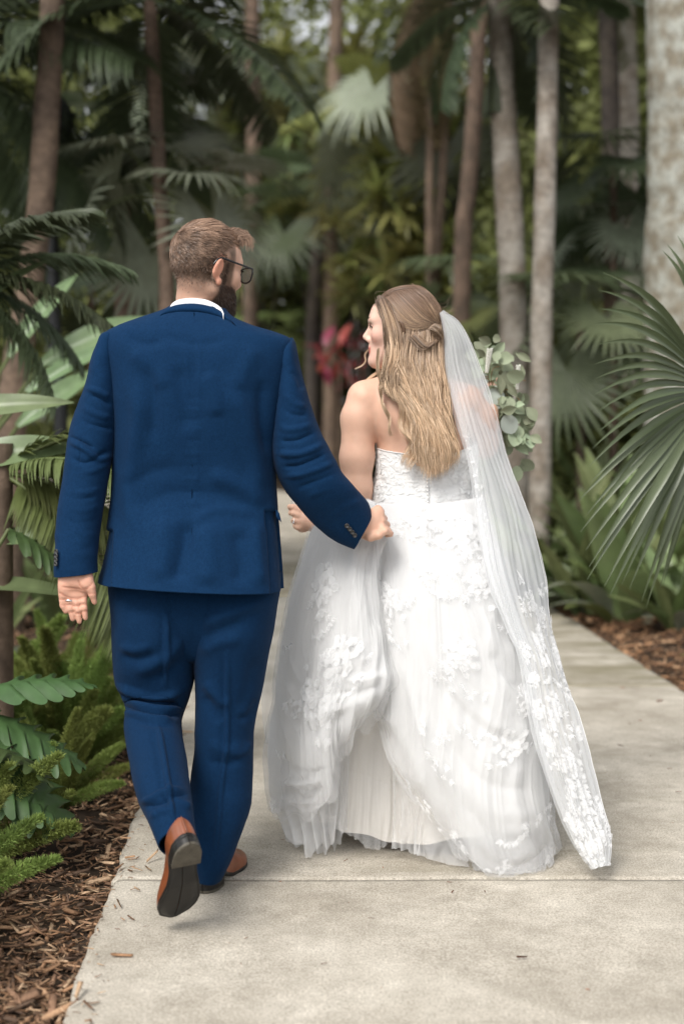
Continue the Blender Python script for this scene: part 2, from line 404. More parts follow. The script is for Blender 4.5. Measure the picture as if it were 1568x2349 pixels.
# path: concrete slabs with open joints
path = thing('path', (0.5, 3, 0), 'pale concrete garden path of broad slabs, mossy towards the bend', 'path', kind='structure')
V = np.array([[left_edge(y) + (0.03 if s == 0 else -0.03) if s == 0 else right_edge(y) - 0.03, y, -0.018] for y in np.linspace(-3, 24, 55) for s in (0, 1)])
part('joint_bed', V, gfaces(55, 2)[:, ::-1], M_joint, path)
cuts = [-3.0, -1.6, 1.16, 3.92, 6.68, 9.44, 12.2, 15.0, 30.4]
MC = [concrete('concrete_pale', 0.0), concrete('concrete_worn', 0.25), concrete('concrete_mossy', 0.85)]
for k in range(len(cuts) - 1):
    y0, y1 = cuts[k] + 0.008, cuts[k + 1] - 0.008
    near = k in (2, 3)
    ny = 140 if near else (50 if k < 7 else 60); nx = 60 if near else 24
    ys = np.linspace(y0, y1, ny); s = np.concatenate([[0, 0.004], np.linspace(0.012, 0.988, nx), [0.996, 1]])
    dz = np.concatenate([[-0.012, -0.003], np.zeros(nx), [-0.003, -0.012]])
    L = left_edge(ys); R = right_edge(ys)
    if k < 6:
        q = np.stack([ys * 5, ys * 0, ys * 0 + k], -1)
        L = L + 0.010 * fbm(q * 1.3, 5, 4) + np.clip(fbm(q * 2.3, 9, 2) - 0.75, 0, 1) * 0.05; R = R + 0.012 * fbm(q, 8, 3)
    X = L[:, None] * (1 - s)[None] + R[:, None] * s[None]
    Yg = np.repeat(ys[:, None], len(s), 1)
    Z = np.repeat(dz[None], ny, 0).copy()
    Z += 0.0015 * fbm(np.stack([X * 3, Yg * 3, 0 * X], -1), 2, 2)
    Z[0] -= 0.001; Z[-1] -= 0.001
    top = np.stack([X, Yg, Z], -1)
    V = top.reshape(-1, 3); Fc = gfaces(ny, len(s))[:, ::-1]
    m = len(s)
    rim = np.concatenate([np.arange(m), np.arange(1, ny) * m + m - 1, (ny - 1) * m + np.arange(m - 2, -1, -1), np.arange(ny - 2, 0, -1) * m])
    low = V[rim].copy(); low[:, 2] = -0.12
    n0 = len(V); V = np.concatenate([V, low]); r = len(rim); i = np.arange(r)
    Fc = np.concatenate([Fc, np.stack([rim[i], n0 + i, n0 + (i + 1) % r, rim[(i + 1) % r]], 1)[:, ::-1]])
    part('slab', V, Fc, MC[0 if k <= 2 else (1 if k == 3 else 2)] if k < 6 else MC[1], path)
# ------------------------------------------------------------------ the man in the blue suit
M_skin = mat('skin', (0.62, 0.36, 0.25), 0.5, 0.35, tint=True, sss=0.12, bump=0.05, bscale=220)
def cloth_mat(name, c, c2):
    m = mat(name, c, 0.85, 0.06, var=0.16, vscale=120, sheen=0.02, bump=0.15, bscale=420, col2=c2, detail=3)
    return m
M_suit = cloth_mat('navy_wool', (0.0042, 0.0228, 0.064), (0.0050, 0.0262, 0.071))
M_trs = cloth_mat('navy_wool_trousers', (0.0034, 0.0190, 0.054), (0.0041, 0.0220, 0.060))
M_shirt = mat('white_cotton', (0.8, 0.8, 0.82), 0.7, 0.2)
M_horn = mat('dark_horn_button', (0.03, 0.03, 0.03), 0.25, 0.6, var=0.5, vscale=60)
M_tan = mat('tan_leather', (0.21, 0.062, 0.024), 0.32, 0.5, var=0.25, vscale=12, coat=0.2, bump=0.08, bscale=150)
M_sole = mat('black_sole', (0.012, 0.011, 0.010), 0.45, 0.4, var=0.3, vscale=20)
M_heel = mat('worn_rubber_heel', (0.075, 0.066, 0.05), 0.55, 0.4, var=0.3, vscale=25, bump=0.2, bscale=200)
M_silver = mat('silver', (0.75, 0.75, 0.76), 0.22, 0.5, metal=1.0)
M_blackpl = mat('black_acetate', (0.012, 0.012, 0.013), 0.25, 0.6)
M_hair_m = mat('brown_hair', (0.14, 0.085, 0.055), 0.45, 0.4, tint=True)

YG = 3.9
groom = thing('person', (-0.40, YG, 0.0), 'bearded person in a navy blue suit and brown shoes walking, seen from behind', 'person')

# --- jacket body
rows = [  # Lx Ly Rx Ry Y front back
 (396, 704, 516, 712, 3.91, .055, .055),
 (372, 716, 534, 730, 3.905, .062, .072),
 (322, 734, 580, 750, 3.90, .078, .092),
 (268, 753, 640, 769, 3.90, .095, .110),
 (243, 769, 668, 784, 3.90, .105, .120),
 (239, 800, 671, 812, 3.90, .125, .134),
 (249, 850, 664, 858, 3.90, .140, .142),
 (257, 910, 652, 915, 3.90, .150, .145),
 (262, 970, 641, 972, 3.90, .155, .140),
 (263, 1030, 632, 1032, 3.90, .155, .128),
 (262, 1090, 630, 1090, 3.90, .150, .118),
 (259, 1150, 633, 1150, 3.90, .148, .120),
 (250, 1220, 638, 1215, 3.895, .150, .146),
 (236, 1290, 644, 1290, 3.89, .158, .168),
 (224, 1330, 648, 1352, 3.885, .162, .180),
]
P, S = loft(rows, nu=300, nv=330, power=2.5)
back = np.clip((-S - 0.02) / 0.25, 0, 1)[None, :]
q = proj(P)
# hem runs lower in the middle and to the right
v = np.linspace(0, 1, P.shape[0])[:, None]
N = outward(P)
folds = [
 ([(446, 712), (444, 900), (441, 1100), (440, 1352)], 2.6, -0.0048),
 ([(452, 712), (450, 900), (447, 1100), (446, 1352)], 7, 0.0016),
 ([(300, 860), (322, 940), (310, 1040), (300, 1140), (318, 1250)], 26, 0.0080),
 ([(340, 820), (352, 920), (348, 1020)], 22, -0.0050),
 ([(410, 830), (425, 920), (436, 1000)], 26, -0.0050),
 ([(470, 850), (490, 900), (498, 960)], 22, 0.0045),
 ([(520, 880), (560, 960), (585, 1060), (590, 1150)], 24, 0.0070),
 ([(600, 860), (600, 960), (612, 1050)], 20, -0.0060),
 ([(285, 1130), (340, 1085), (420, 1070)], 20, -0.0022),
 ([(470, 1085), (540, 1110), (610, 1160)], 24, 0.0050),
 ([(300, 1180), (380, 1135), (440, 1130), (520, 1140), (600, 1190)], 20, -0.0020),
 ([(440, 1200), (500, 1170), (590, 1180)], 14, 0.0028),
 ([(430, 1190), (420, 1260), (400, 1345)], 24, -0.0095),
 ([(380, 1180), (370, 1260), (365, 1340)], 30, 0.0060),
 ([(470, 1200), (480, 1280), (470, 1350)], 32, 0.0070),
 ([(540, 1210), (552, 1290), (545, 1350)], 28, -0.0060),
 ([(585, 1190), (590, 1270), (598, 1350)], 18, 0.0050),
 ([(290, 770), (330, 790), (380, 780)], 16, -0.003),
 ([(300, 800), (360, 860), (380, 900)], 26, 0.004),
 ([(375, 770), (445, 790), (520, 782)], 14, -0.0022),
 ([(590, 790), (560, 850), (540, 900)], 26, 0.004),
]
D = 1.9 * foldfield(P, [(a_, b_ * (.8 if b_ > 10 else 1), c_) for a_, b_, c_ in folds], back)
D += 0.0014 * fbm(P * np.array([14, 14, 9]), 11, 3) * back + 0.0030 * back * (0.5 - np.abs(vnoise(P * np.array([8, 8, 5]) + 0.7 * vnoise(P * 5, 4)[..., None], 14)))
for k, yy in enumerate((912, 940, 962, 985, 1010, 1040, 1068, 1098, 1128, 1155)):   # little puckers along the centre seam
    D += 0.0013 * np.exp(-((q[..., 1] - yy) / 6)**2 - ((q[..., 0] - 446 + 0.02 * (yy - 900)) / 18)**2) * back * (1 if k % 2 else -1)
# side vents: the outer panels lie a few millimetres under the back panel
ventL = (q[..., 1] > 1215) & (q[..., 0] < 262 - (q[..., 1] - 1215) * 0.03); ventR = (q[..., 1] > 1170) & (q[..., 0] > 604 + (q[..., 1] - 1170) * 0.07)
D = D - 0.009 * ((ventL | ventR) & (S[None, :] < 0.15))
P = P + N * D[..., None]
jk = thing('jacket', (0, 0, 0)); jk.parent = groom; jk.location = (0, 0, 0)
Vv, Ff = P.reshape(-1, 3), gfaces(P.shape[0], P.shape[1], True)
jb = part('jacket_body', Vv, Ff, M_suit, jk)
so = jb.modifiers.new('thick', 'SOLIDIFY'); so.thickness = 0.004; so.offset = -1

JP, JS = P, S
def on_jacket(pts, off):
    q_ = proj(JP); m_ = (JS < -0.05)[None, :] & np.ones(JP.shape[:2], bool); out = []
    for (x, y) in pts:
        d_ = np.where(m_, (q_[..., 0] - x)**2 + (q_[..., 1] - y)**2, 1e9); i_ = np.unravel_index(d_.argmin(), d_.shape)
        out.append((x, y, JP[i_][1] - off))
    return np.array(out)
# centre back seam and two vent edges: dark tubes standing in for groove shade
M_seam = mat('seam_groove_shade', (0.0016, 0.009, 0.026), 0.9, 0.05)
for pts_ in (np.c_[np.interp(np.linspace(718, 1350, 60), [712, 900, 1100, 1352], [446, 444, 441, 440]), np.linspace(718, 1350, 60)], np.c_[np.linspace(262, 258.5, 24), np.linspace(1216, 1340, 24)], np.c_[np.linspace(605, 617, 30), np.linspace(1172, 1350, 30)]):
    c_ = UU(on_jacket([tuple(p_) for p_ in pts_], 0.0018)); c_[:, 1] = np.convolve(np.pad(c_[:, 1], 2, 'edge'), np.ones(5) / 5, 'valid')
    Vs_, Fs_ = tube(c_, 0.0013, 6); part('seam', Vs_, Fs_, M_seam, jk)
# collar: a folded band standing round the neck
th = np.linspace(math.radians(188), math.radians(368), 60) + math.pi * 0
cx, cz = 452, 706
prof = []
lpts = on_jacket([(366, 726), (380, 721), (398, 717), (425, 715), (450, 715), (476, 718.5), (506, 728), (528, 739), (543, 751)], 0.007)
tp_ = [(378, 716), (386, 707), (402, 701), (425, 697.5), (450, 697.5), (476, 702), (501, 711), (520, 723), (532, 737)]
cpts = np.array([(x, y, l[2] + o) for (x, y), l, o in zip(tp_, lpts, (.012, .016, .020, .022, .022, .022, .020, .016, .012))])
topc = UU(cr(cpts, 60)); lowc = UU(cr(lpts, 60))
innerc = topc + np.array([0, 0.012, -0.004]); botin = topc + np.array([0, 0.02, -0.05])
mid = (topc * 0.5 + lowc * 0.5) + np.array([0, -0.004, 0.002])
lowin = lowc + np.array([0, 0.006, 0.002])
G = np.stack([lowin, lowc, mid, topc + np.array([0, -0.003, 0]), topc + np.array([0, 0.004, 0.0015]), innerc, botin])
part('collar', G.reshape(-1, 3), gfaces(7, 60), M_suit, jk)
# shirt collar band
spts = np.array([(x, y, c[2] + .008) for (x, y), c in zip([(389, 707), (394, 697), (408, 688), (428, 684.5), (452, 684.5), (474, 688), (494, 697), (507, 707), (513, 719)], cpts)])
st = UU(cr(spts, 50)); G = np.stack([st + np.array([0, 0, -.05]), st + np.array([0, -.0015, -.012]), st, st + np.array([0, .004, 0.0005]), st + np.array([0, .006, -.03])])
shirt = part('shirt', G.reshape(-1, 3), gfaces(5, 50), M_shirt, groom)

# --- sleeves
def sleeve(rows, folds, noise_s, nu=160, nv=260, cuff=None):
    P, S = loft(rows, nu=nu, nv=nv, power=2.15)
    back = np.clip((-S + 0.1) / 0.3, 0, 1)[None, :]
    N = outward(P)
    D = 1.15 * (0.65 + 0.9 * vnoise(P * 11, noise_s + 5)) * foldfield(P, [(a_, b_ * .72, c_) for a_, b_, c_ in folds], back) + 0.0016 * fbm(P * 13, noise_s, 4) + 0.0030 * back * (0.5 - np.abs(vnoise(P * np.array([9, 9, 15]) + 0.8 * vnoise(P * 6, noise_s)[..., None], noise_s + 9)))
    P = P + N * D[..., None]
    return P
rowsL = [
 (256, 766, 268, 764, 3.905, .02, .03),
 (238, 772, 272, 768, 3.90, .060, .065),
 (228, 795, 272, 795, 3.90, .074, .078),
 (216, 830, 274, 835, 3.895, .080, .082),
 (203, 875, 276, 880, 3.89, .082, .084),
 (188, 920, 275, 928, 3.885, .082, .084),
 (171, 970, 270, 982, 3.88, .080, .082),
 (161, 1010, 263, 1020, 3.87, .076, .080),
 (156, 1050, 252, 1058, 3.86, .074, .078),
 (150, 1095, 245, 1102, 3.85, .072, .076),
 (141, 1150, 236, 1155, 3.835, .068, .072),
 (134, 1205, 228, 1205, 3.82, .064, .066),
 (130, 1255, 222, 1255, 3.80, .058, .060),
 (128, 1295, 220, 1290, 3.79, .054, .056),
 (131, 1322, 221, 1312, 3.785, .052, .052),
]
fL = [
 ([(200, 890), (225, 898), (250, 912)], 8, 0.006), ([(205, 905), (230, 915), (255, 930)], 8, -0.006),
 ([(185, 930), (220, 950), (255, 960)], 9, 0.005), ([(178, 960), (215, 975), (262, 985)], 8, -0.005),
 ([(162, 1010), (195, 1030), (225, 1052), (258, 1040)], 8, 0.008), ([(160, 1000), (190, 1014), (220, 1030)], 7, -0.006),
 ([(165, 1050), (200, 1062), (250, 1030)], 9, -0.007),
 ([(190, 1085), (215, 1080), (248, 1062)], 9, 0.005),
 ([(150, 1120), (175, 1130), (205, 1128), (230, 1118)], 8, 0.006), ([(146, 1135), (180, 1145), (220, 1140)], 8, -0.006),
 ([(160, 1160), (190, 1172), (228, 1158)], 9, 0.004),
 ([(150, 1190), (180, 1200), (222, 1192)], 10, -0.004), ([(165, 1215), (195, 1228), (220, 1222)], 10, 0.0035),
 ([(145, 1250), (180, 1262), (215, 1250)], 11, -0.0025),
 ([(196, 870), (190, 1000), (172, 1150), (152, 1310)], 2.2, -0.0018),
 ([(232, 800), (222, 830), (214, 860)], 12, 0.003),
]
P = sleeve(rowsL, fL, 21)
slL = part('sleeve', P.reshape(-1, 3), gfaces(P.shape[0], P.shape[1], True), M_suit, jk)
slL['label'] = 'sleeve hanging down with four dark cuff buttons'
rowsR = [
 (652, 790, 668, 777, 3.905, .02, .03),
 (644, 815, 675, 792, 3.90, .060, .068),
 (638, 865, 684, 838, 3.90, .078, .082),
 (632, 925, 698, 890, 3.89, .082, .084),
 (627, 985, 714, 945, 3.885, .082, .084),
 (626, 1035, 732, 990, 3.88, .080, .082),
 (634, 1078, 757, 1040, 3.88, .078, .080),
 (655, 1122, 781, 1086, 3.89, .075, .078),
 (690, 1165, 806, 1114, 3.91, .070, .072),
 (730, 1206, 826, 1136, 3.94, .064, .066),
 (772, 1240, 842, 1156, 3.965, .058, .060),
 (812, 1256, 849, 1182, 3.985, .052, .052),
]
fR = [
 ([(660, 850), (680, 870), (690, 900)], 10, -0.004), ([(650, 900), (672, 925), (700, 935)], 9, 0.006),
 ([(645, 930), (668, 950), (705, 955)], 9, -0.006), ([(640, 970), (665, 985), (715, 975)], 10, 0.006),
 ([(640, 1010), (680, 1010), (725, 990)], 9, -0.006), ([(640, 1040), (690, 1040), (740, 1020)], 9, 0.008),
 ([(650, 1070), (690, 1066), (745, 1042)], 8, -0.008), ([(655, 1092), (700, 1085), (765, 1062)], 9, 0.007),
 ([(680, 1120), (720, 1105), (775, 1085)], 9, -0.006), ([(700, 1140), (730, 1128), (790, 1110)], 10, 0.004),
 ([(760, 1185), (790, 1160), (830, 1150)], 12, 0.003),
 ([(795, 1195), (812, 1222), (828, 1252)], 2.5, -0.0035),
]
P = sleeve(rowsR, fR, 33)
slR = part('sleeve', P.reshape(-1, 3), gfaces(P.shape[0], P.shape[1], True), M_suit, jk)
slR['label'] = 'sleeve stretched out towards the white dress'
for s in (slL, slR):
    m = s.modifiers.new('thick', 'SOLIDIFY'); m.thickness = 0.004; m.offset = -1
# pocket flap peeking out at the side
V = UU([(632, 1168, 3.86), (640, 1176, 3.85), (645, 1198, 3.845), (634, 1186, 3.84), (632, 1170, 3.90), (641, 1178, 3.89), (646, 1199, 3.885), (635, 1188, 3.88)])
part('pocket_flap', V, [(0, 1, 2, 3), (7, 6, 5, 4), (0, 4, 5, 1), (1, 5, 6, 2), (2, 6, 7, 3), (3, 7, 4, 0)], M_suit, jk, smooth=False)
# cuff buttons
def disc(r, h, n=18):
    th = np.linspace(0, 2 * np.pi, n, endpoint=False)
    prof = [(0.0, h * .6), (r * .55, h * .6), (r * .7, h), (r * .95, h * .85), (r, h * .3), (r, 0), (0, 0)]
    V = np.array([[a * math.cos(t), a * math.sin(t), z] for a, z in prof for t in th]); return V, gfaces(len(prof), n, True)
dv, df_ = disc(0.0068, 0.0035)
me_btn = raw_mesh('button', dv, df_, M_horn)
def place_btn(p, nrm, parent, name='button', me=me_btn):
    o = bpy.data.objects.new(name, me); o.parent = parent; link(o)
    base = np.zeros(3); pp = parent
    while pp is not None: base += np.array(pp.location); pp = pp.parent
    o.location = Vector(np.asarray(p) - base); o.rotation_euler = Vector(nrm).to_track_quat('Z', 'Y').to_euler(); return o
for k in range(4):
    place_btn(U(135.5 - 0.4 * k, 1264 + 9.5 * k, 3.752 - 0.001 * k) + np.array([-0.004, -0.012, 0]), (-0.6, -0.8, 0.05), slL)
    place_btn(U(795 + 6.0 * k, 1206 + 7.2 * k, 3.888 + 0.008 * k), (0.1, -0.98, -0.1), slR)

# --- trousers
tr = thing('trousers', (0, 0, 0)); tr.parent = groom
rl = [
 (252, 1310, 456, 1310, 3.90, .13, .105),
 (254, 1352, 456, 1352, 3.90, .14, .118),
 (258, 1390, 454, 1390, 3.90, .14, .130),
 (261, 1450, 449, 1450, 3.90, .135, .135),
 (264, 1512, 445, 1512, 3.90, .125, .12),
 (268, 1560, 441, 1562, 3.90, .110, .100),
 (280, 1596, 432, 1602, 3.895, .100, .085),
 (290, 1626, 416, 1640, 3.88, .092, .074),
 (289, 1680, 415, 1675, 3.82, .092, .080),
 (300, 1752, 426, 1740, 3.71, .085, .078),
 (317, 1830, 433, 1812, 3.59, .076, .074),
 (340, 1882, 438, 1862, 3.52, .070, .060),
 (372, 1950, 441, 1906, 3.46, .060, .040),
]
P, S = loft(rl, nu=150, nv=300, power=2.2, tilt=1.0)
N = outward(P); back = np.clip((-S - 0.05) / 0.4, 0, 1)[None, :]
fl = [
 ([(290, 1390), (320, 1400), (360, 1396)], 12, -0.003),
 ([(275, 1480), (310, 1490), (350, 1478)], 10, 0.004), ([(276, 1500), (320, 1512), (370, 1495)], 11, -0.004),
 ([(300, 1540), (345, 1528), (390, 1500), (425, 1450)], 15, 0.006), ([(330, 1560), (380, 1545), (425, 1510)], 15, -0.005),
 ([(268, 1572), (310, 1590), (360, 1600), (420, 1585)], 9, 0.010), ([(272, 1590), (320, 1606), (370, 1616), (420, 1612)], 7, -0.011),
 ([(285, 1607), (330, 1622), (380, 1630), (424, 1628)], 6, 0.010), ([(284, 1622), (320, 1632), (370, 1640), (415, 1640)], 6, -0.010),
 ([(283, 1634), (310, 1636), (350, 1650), (400, 1655)], 8, 0.009), ([(300, 1652), (345, 1662), (400, 1668)], 9, -0.004),
 ([(380, 1400), (382, 1480), (378, 1580)], 4.0, 0.0080), ([(372, 1400), (372, 1500), (366, 1580)], 9, -0.0025),
 ([(362, 1660), (376, 1740), (392, 1840), (400, 1890)], 4.0, 0.0085), ([(352, 1670), (364, 1750), (380, 1840)], 9, -0.0025),
 ([(320, 1842), (350, 1832), (380, 1815), (420, 1812)], 6, 0.006), ([(330, 1852), (362, 1846), (400, 1836), (430, 1846)], 6, -0.006),
 ([(345, 1875), (370, 1862), (400, 1858)], 7, 0.004), ([(400, 1835), (420, 1842), (436, 1856)], 6, 0.006), ([(372, 1838), (400, 1826), (430, 1826)], 5, -0.005),
]
P = P + N * (1.45 * foldfield(P, fl, back) + 0.0012 * fbm(P * 13, 44, 3) + 0.0035 * (0.5 - np.abs(vnoise(P * np.array([7, 7, 10]) + 0.8 * vnoise(P * 5, 8)[..., None], 45))))[..., None]
lg = part('trouser_leg', P.reshape(-1, 3), gfaces(P.shape[0], P.shape[1], True), M_trs, tr); lg['label'] = 'trouser leg bent back with the heel lifted'
rr = [
 (436, 1310, 642, 1310, 3.90, .13, .105),
 (436, 1352, 639, 1352, 3.90, .14, .118),
 (437, 1390, 633, 1390, 3.90, .14, .130),
 (440, 1450, 624, 1450, 3.90, .135, .135),
 (445, 1512, 612, 1512, 3.90, .125, .12),
 (450, 1572, 601, 1572, 3.90, .112, .105),
 (451, 1630, 589, 1630, 3.90, .100, .098),
 (450, 1680, 580, 1680, 3.895, .095, .092),
 (449, 1724, 578, 1724, 3.89, .092, .092),
 (440, 1792, 577, 1780, 3.88, .090, .090),
 (436, 1852, 573, 1846, 3.865, .088, .090),
 (438, 1910, 557, 1900, 3.85, .084, .088),
 (445, 1970, 533, 1962, 3.84, .080, .080),
 (450, 2009, 507, 2012, 3.835, .076, .066),
]
P, S = loft(rr, nu=150, nv=300, power=2.2)
N = outward(P); back = np.clip((-S - 0.05) / 0.4, 0, 1)[None, :]
fr = [
 ([(460, 1440), (500, 1418), (560, 1395), (610, 1380)], 14, 0.006), ([(455, 1470), (500, 1448), (570, 1420)], 14, -0.005),
 ([(458, 1500), (500, 1475), (560, 1462)], 14, 0.004),
 ([(470, 1560), (500, 1600), (525, 1622)], 12, 0.006), ([(470, 1590), (495, 1640), (510, 1660)], 14, -0.004),
 ([(590, 1500), (560, 1600), (535, 1640)], 16, -0.004),
 ([(522, 1470), (522, 1580), (520, 1700), (508, 1800), (500, 1900), (488, 2000)], 4.0, 0.0085), ([(512, 1480), (512, 1700), (495, 1820)], 10, -0.003),
 ([(480, 1700), (515, 1722), (560, 1705)], 12, 0.004), ([(530, 1735), (560, 1722), (575, 1700)], 9, 0.004), ([(470, 1740), (510, 1752), (560, 1738)], 12, -0.004),
 ([(478, 1800), (482, 1880), (478, 1960)], 14, -0.004),
 ([(540, 1650), (570, 1640), (590, 1600)], 9, -0.004),
]
P = P + N * (1.45 * foldfield(P, fr, back) + 0.0012 * fbm(P * 13, 55, 3) + 0.0035 * (0.5 - np.abs(vnoise(P * np.array([7, 7, 6]) + 0.8 * vnoise(P * 5, 18)[..., None], 56))))[..., None]
lg2 = part('trouser_leg', P.reshape(-1, 3), gfaces(P.shape[0], P.shape[1], True), M_trs, tr); lg2['label'] = 'straight trouser leg taking the weight'
for s in (lg, lg2):
    m = s.modifiers.new('thick', 'SOLIDIFY'); m.thickness = 0.003; m.offset = -1
# seat joining the two legs
ps = [(255, 1305, 642, 1305, 3.90, .13, .100), (258, 1350, 638, 1350, 3.90, .14, .112), (262, 1400, 632, 1400, 3.90, .135, .122), (290, 1455, 600, 1455, 3.90, .12, .105), (350, 1500, 540, 1505, 3.90, .09, .07), (420, 1518, 475, 1520, 3.90, .03, .03)]
P, S = loft(ps, nu=120, nv=70, power=2.4)
N = outward(P); P = P + N * (foldfield(P, [([(446, 1340), (444, 1450), (443, 1512)], 7, -0.010)], np.clip(-S / .3, 0, 1)[None]))[..., None]
part('trouser_seat', P.reshape(-1, 3), gfaces(P.shape[0], P.shape[1], True), M_trs, tr)

# --- shoes, modelled flat (heel at origin, toe along +y, sole at z=0), then posed
def shoe_meshes(mirror=1):
    L = 0.305
    t = np.linspace(0, 1, 60)
    yk = np.array([0, .04, .12, .25, .42, .58, .70, .80, .90, .96, 1.0]) 
    hl = 1.1 * np.array([.004, .022, .031, .033, .029, .038, .046, .047, .038, .024, .004]); hr = 1.1 * np.array([.004, .022, .031, .034, .034, .043, .049, .045, .032, .019, .004])
    xl = -cr(np.c_[np.interp(t, yk, hl)], 60)[:, 0] * mirror; xr = np.interp(t, yk, hr) * mirror
    # outline (clockwise) with eased ends
    yy = L * (1 - np.cos(np.pi * t)) / 2
    hlw = np.interp(yy / L, yk, hl); hrw = np.interp(yy / L, yk, hr)
    e = np.sqrt(np.clip(1 - ((yy / L - 0.07).clip(max=0) / 0.07)**2, 0, 1)) * np.sqrt(np.clip(1 - ((yy / L - 0.9).clip(min=0) / 0.1)**2, 0, 1))
    base = lambda k: np.interp(yy / L, yk[1:-1], k[1:-1])
    lx = -base(hl) * e * mirror; rx = base(hr) * e * mirror
    out = np.concatenate([np.c_[lx, yy], np.c_[rx, yy][::-1]])
    n = len(out)
    toe_spring = lambda y: 0.012 * np.clip((y / L - 0.68) / 0.32, 0, 1)**2 + 0.012 * np.clip((0.55 - y / L) / 0.25, 0, 1) * 0 
    lift = lambda y: toe_spring(y) + 0.024 * np.clip((0.52 - y / L) / 0.2, 0, 1) # arch lifted on the heel block
    z0 = lift(out[:, 1])
    ce = out.mean(0)
    def ring(sc_, dz):
        o_ = np.c_[ce[0] + (out[:, 0] - ce[0]) * sc_, ce[1] + (out[:, 1] - ce[1]) * (1 - (1 - sc_) * 0.35) if sc_ > 0.8 else out[:, 1] * 0.97 + ce[1] * 0.03]
        return np.c_[o_, lift(o_[:, 1]) + dz]
    rings = [ring(0.02, 0.0), ring(0.5, 0.0), ring(0.90, 0.0), ring(0.905, 0.0012), ring(0.93, 0.0012), ring(0.935, 0.0), ring(0.99, 0.0), ring(1.0, 0.0025), ring(1.0, 0.008), ring(0.97, 0.010), ring(0.5, 0.0105)]
    # stitch groove
    V = np.concatenate(rings); Fs = gfaces(len(rings), n, True)
    sole = (V, Fs)
    # heel block
    m = yy / L < 0.29; lx2, rx2, y2 = lx[m], rx[m], yy[m]
    ho = np.concatenate([np.c_[lx2, y2], np.c_[rx2, y2][::-1]]); hc = ho.mean(0)
    R = lambda s_, z: np.c_[hc + (ho - hc) * s_, np.full(len(ho), z)]
    hb = [R(0.97, 0.007), R(1.0, 0.02), R(1.0, 0.026), R(0.5, 0.026)]
    heel = (np.concatenate(hb), gfaces(4, len(ho), True))
    ht = [R(0.02, 0.0), R(0.6, 0.0), R(0.975, 0.0), R(0.985, 0.001), R(0.985, 0.007)]
    hcap = (np.concatenate(ht), gfaces(5, len(ho), True))
    # upper: rings along the length
    ys = np.array([0, .012, .04, .08, .12, .16, .20, .235, .265, .285, .297])
    top = np.array([.070, .076, .080, .084, .098, .092, .076, .062, .052, .042, .022]); 
    rowsV = []
    for i, y in enumerate(ys):
        l = np.interp(y, yy, lx); r = np.interp(y, yy, rx); c = (l + r) / 2; hw = abs(r - l) / 2 * (0.98 if i else 1.0)
        zb = lift(np.array([y]))[0] + 0.008; zt = zb + top[i] - 0.02
        hw = max(hw, 0.003)
        th = np.linspace(0, np.pi, 17)
        wtop = 0.84
        x = c + hw * np.cos(th) * np.where(np.sin(th) > .5, 1 - (1 - wtop) * (np.sin(th) - .5) / .5, 1)
        z = zb + (zt - zb) * np.sin(th)**(0.45 if y < 0.1 else 0.7)
        rowsV.append(np.c_[x, np.full(17, y + (0.004 if i == 0 else 0) ), z])
    r0_ = rowsV[0]; zb0 = r0_[:, 2].min(); rowsV.insert(0, np.c_[r0_[:, 0] * .6, np.full(17, -.003), zb0 + (r0_[:, 2] - zb0) * .97]); rowsV.insert(0, np.c_[r0_[:, 0] * .02, np.full(17, -.0045), zb0 + (r0_[:, 2] - zb0) * .93])
    A = cr(np.array(rowsV), 54)
    upper = (A.reshape(-1, 3), gfaces(54, 17))
    lac = [tube(np.array([[-0.018, y, 0], [0, y + .002, .004], [0.018, y, 0]]) + [0, 0, np.interp(y, ys, top) - 0.006], 0.0016, 6) for y in (.135, .15, .165, .18)]
    return sole, heel, hcap, upper, lac
def make_shoe(R, T, label, mirror, parent):
    sole, heel, hcap, upper, lac = shoe_meshes(mirror)
    X = lambda V: (np.asarray(V) @ R.T) + T
    fl_ = (lambda Fc: Fc) if mirror > 0 else (lambda Fc: Fc[:, ::-1])
    sh = thing('shoe', (0, 0, 0)); sh.parent = parent; sh['label'] = label
    part('sole', X(sole[0]), fl_(sole[1]), M_sole, sh); part('heel', X(heel[0]), fl_(heel[1]), M_sole, sh)
    part('heel_cap', X(hcap[0]), fl_(hcap[1]), M_heel, sh)
    u = part('upper', X(upper[0]), fl_(upper[1]), M_tan, sh)
    V, Fc = joinm(lac); part('laces', X(V), Fc, M_tan, sh)
    return sh
# lifted foot: toe pointing down, sole turned to the viewer and a little to the right
toe = U(402, 2111, 3.53)
best = min(np.linspace(3.15, 3.53, 400), key=lambda y: abs(np.linalg.norm(U(437, 1936, y) - toe) - 0.300)); heelp = U(437, 1936, best)
ty = toe - heelp; ty /= np.linalg.norm(ty)
nn = np.array([math.sin(math.radians(24)), -math.cos(math.radians(24)), -0.1]); nn -= (nn @ ty) * ty; nn /= np.linalg.norm(nn)
tz = -nn; tx = np.cross(ty, tz); R1 = np.stack([tx, ty, tz], 1); T1 = heelp
make_shoe(R1, T1, 'lifted brown leather shoe with its black sole showing', 1, groom)
R2 = rotm(0, 0, math.radians(-13)); T2 = np.array([-0.372, 3.795, 0.0])
make_shoe(R2, T2, 'brown leather shoe planted on the concrete', -1, groom)

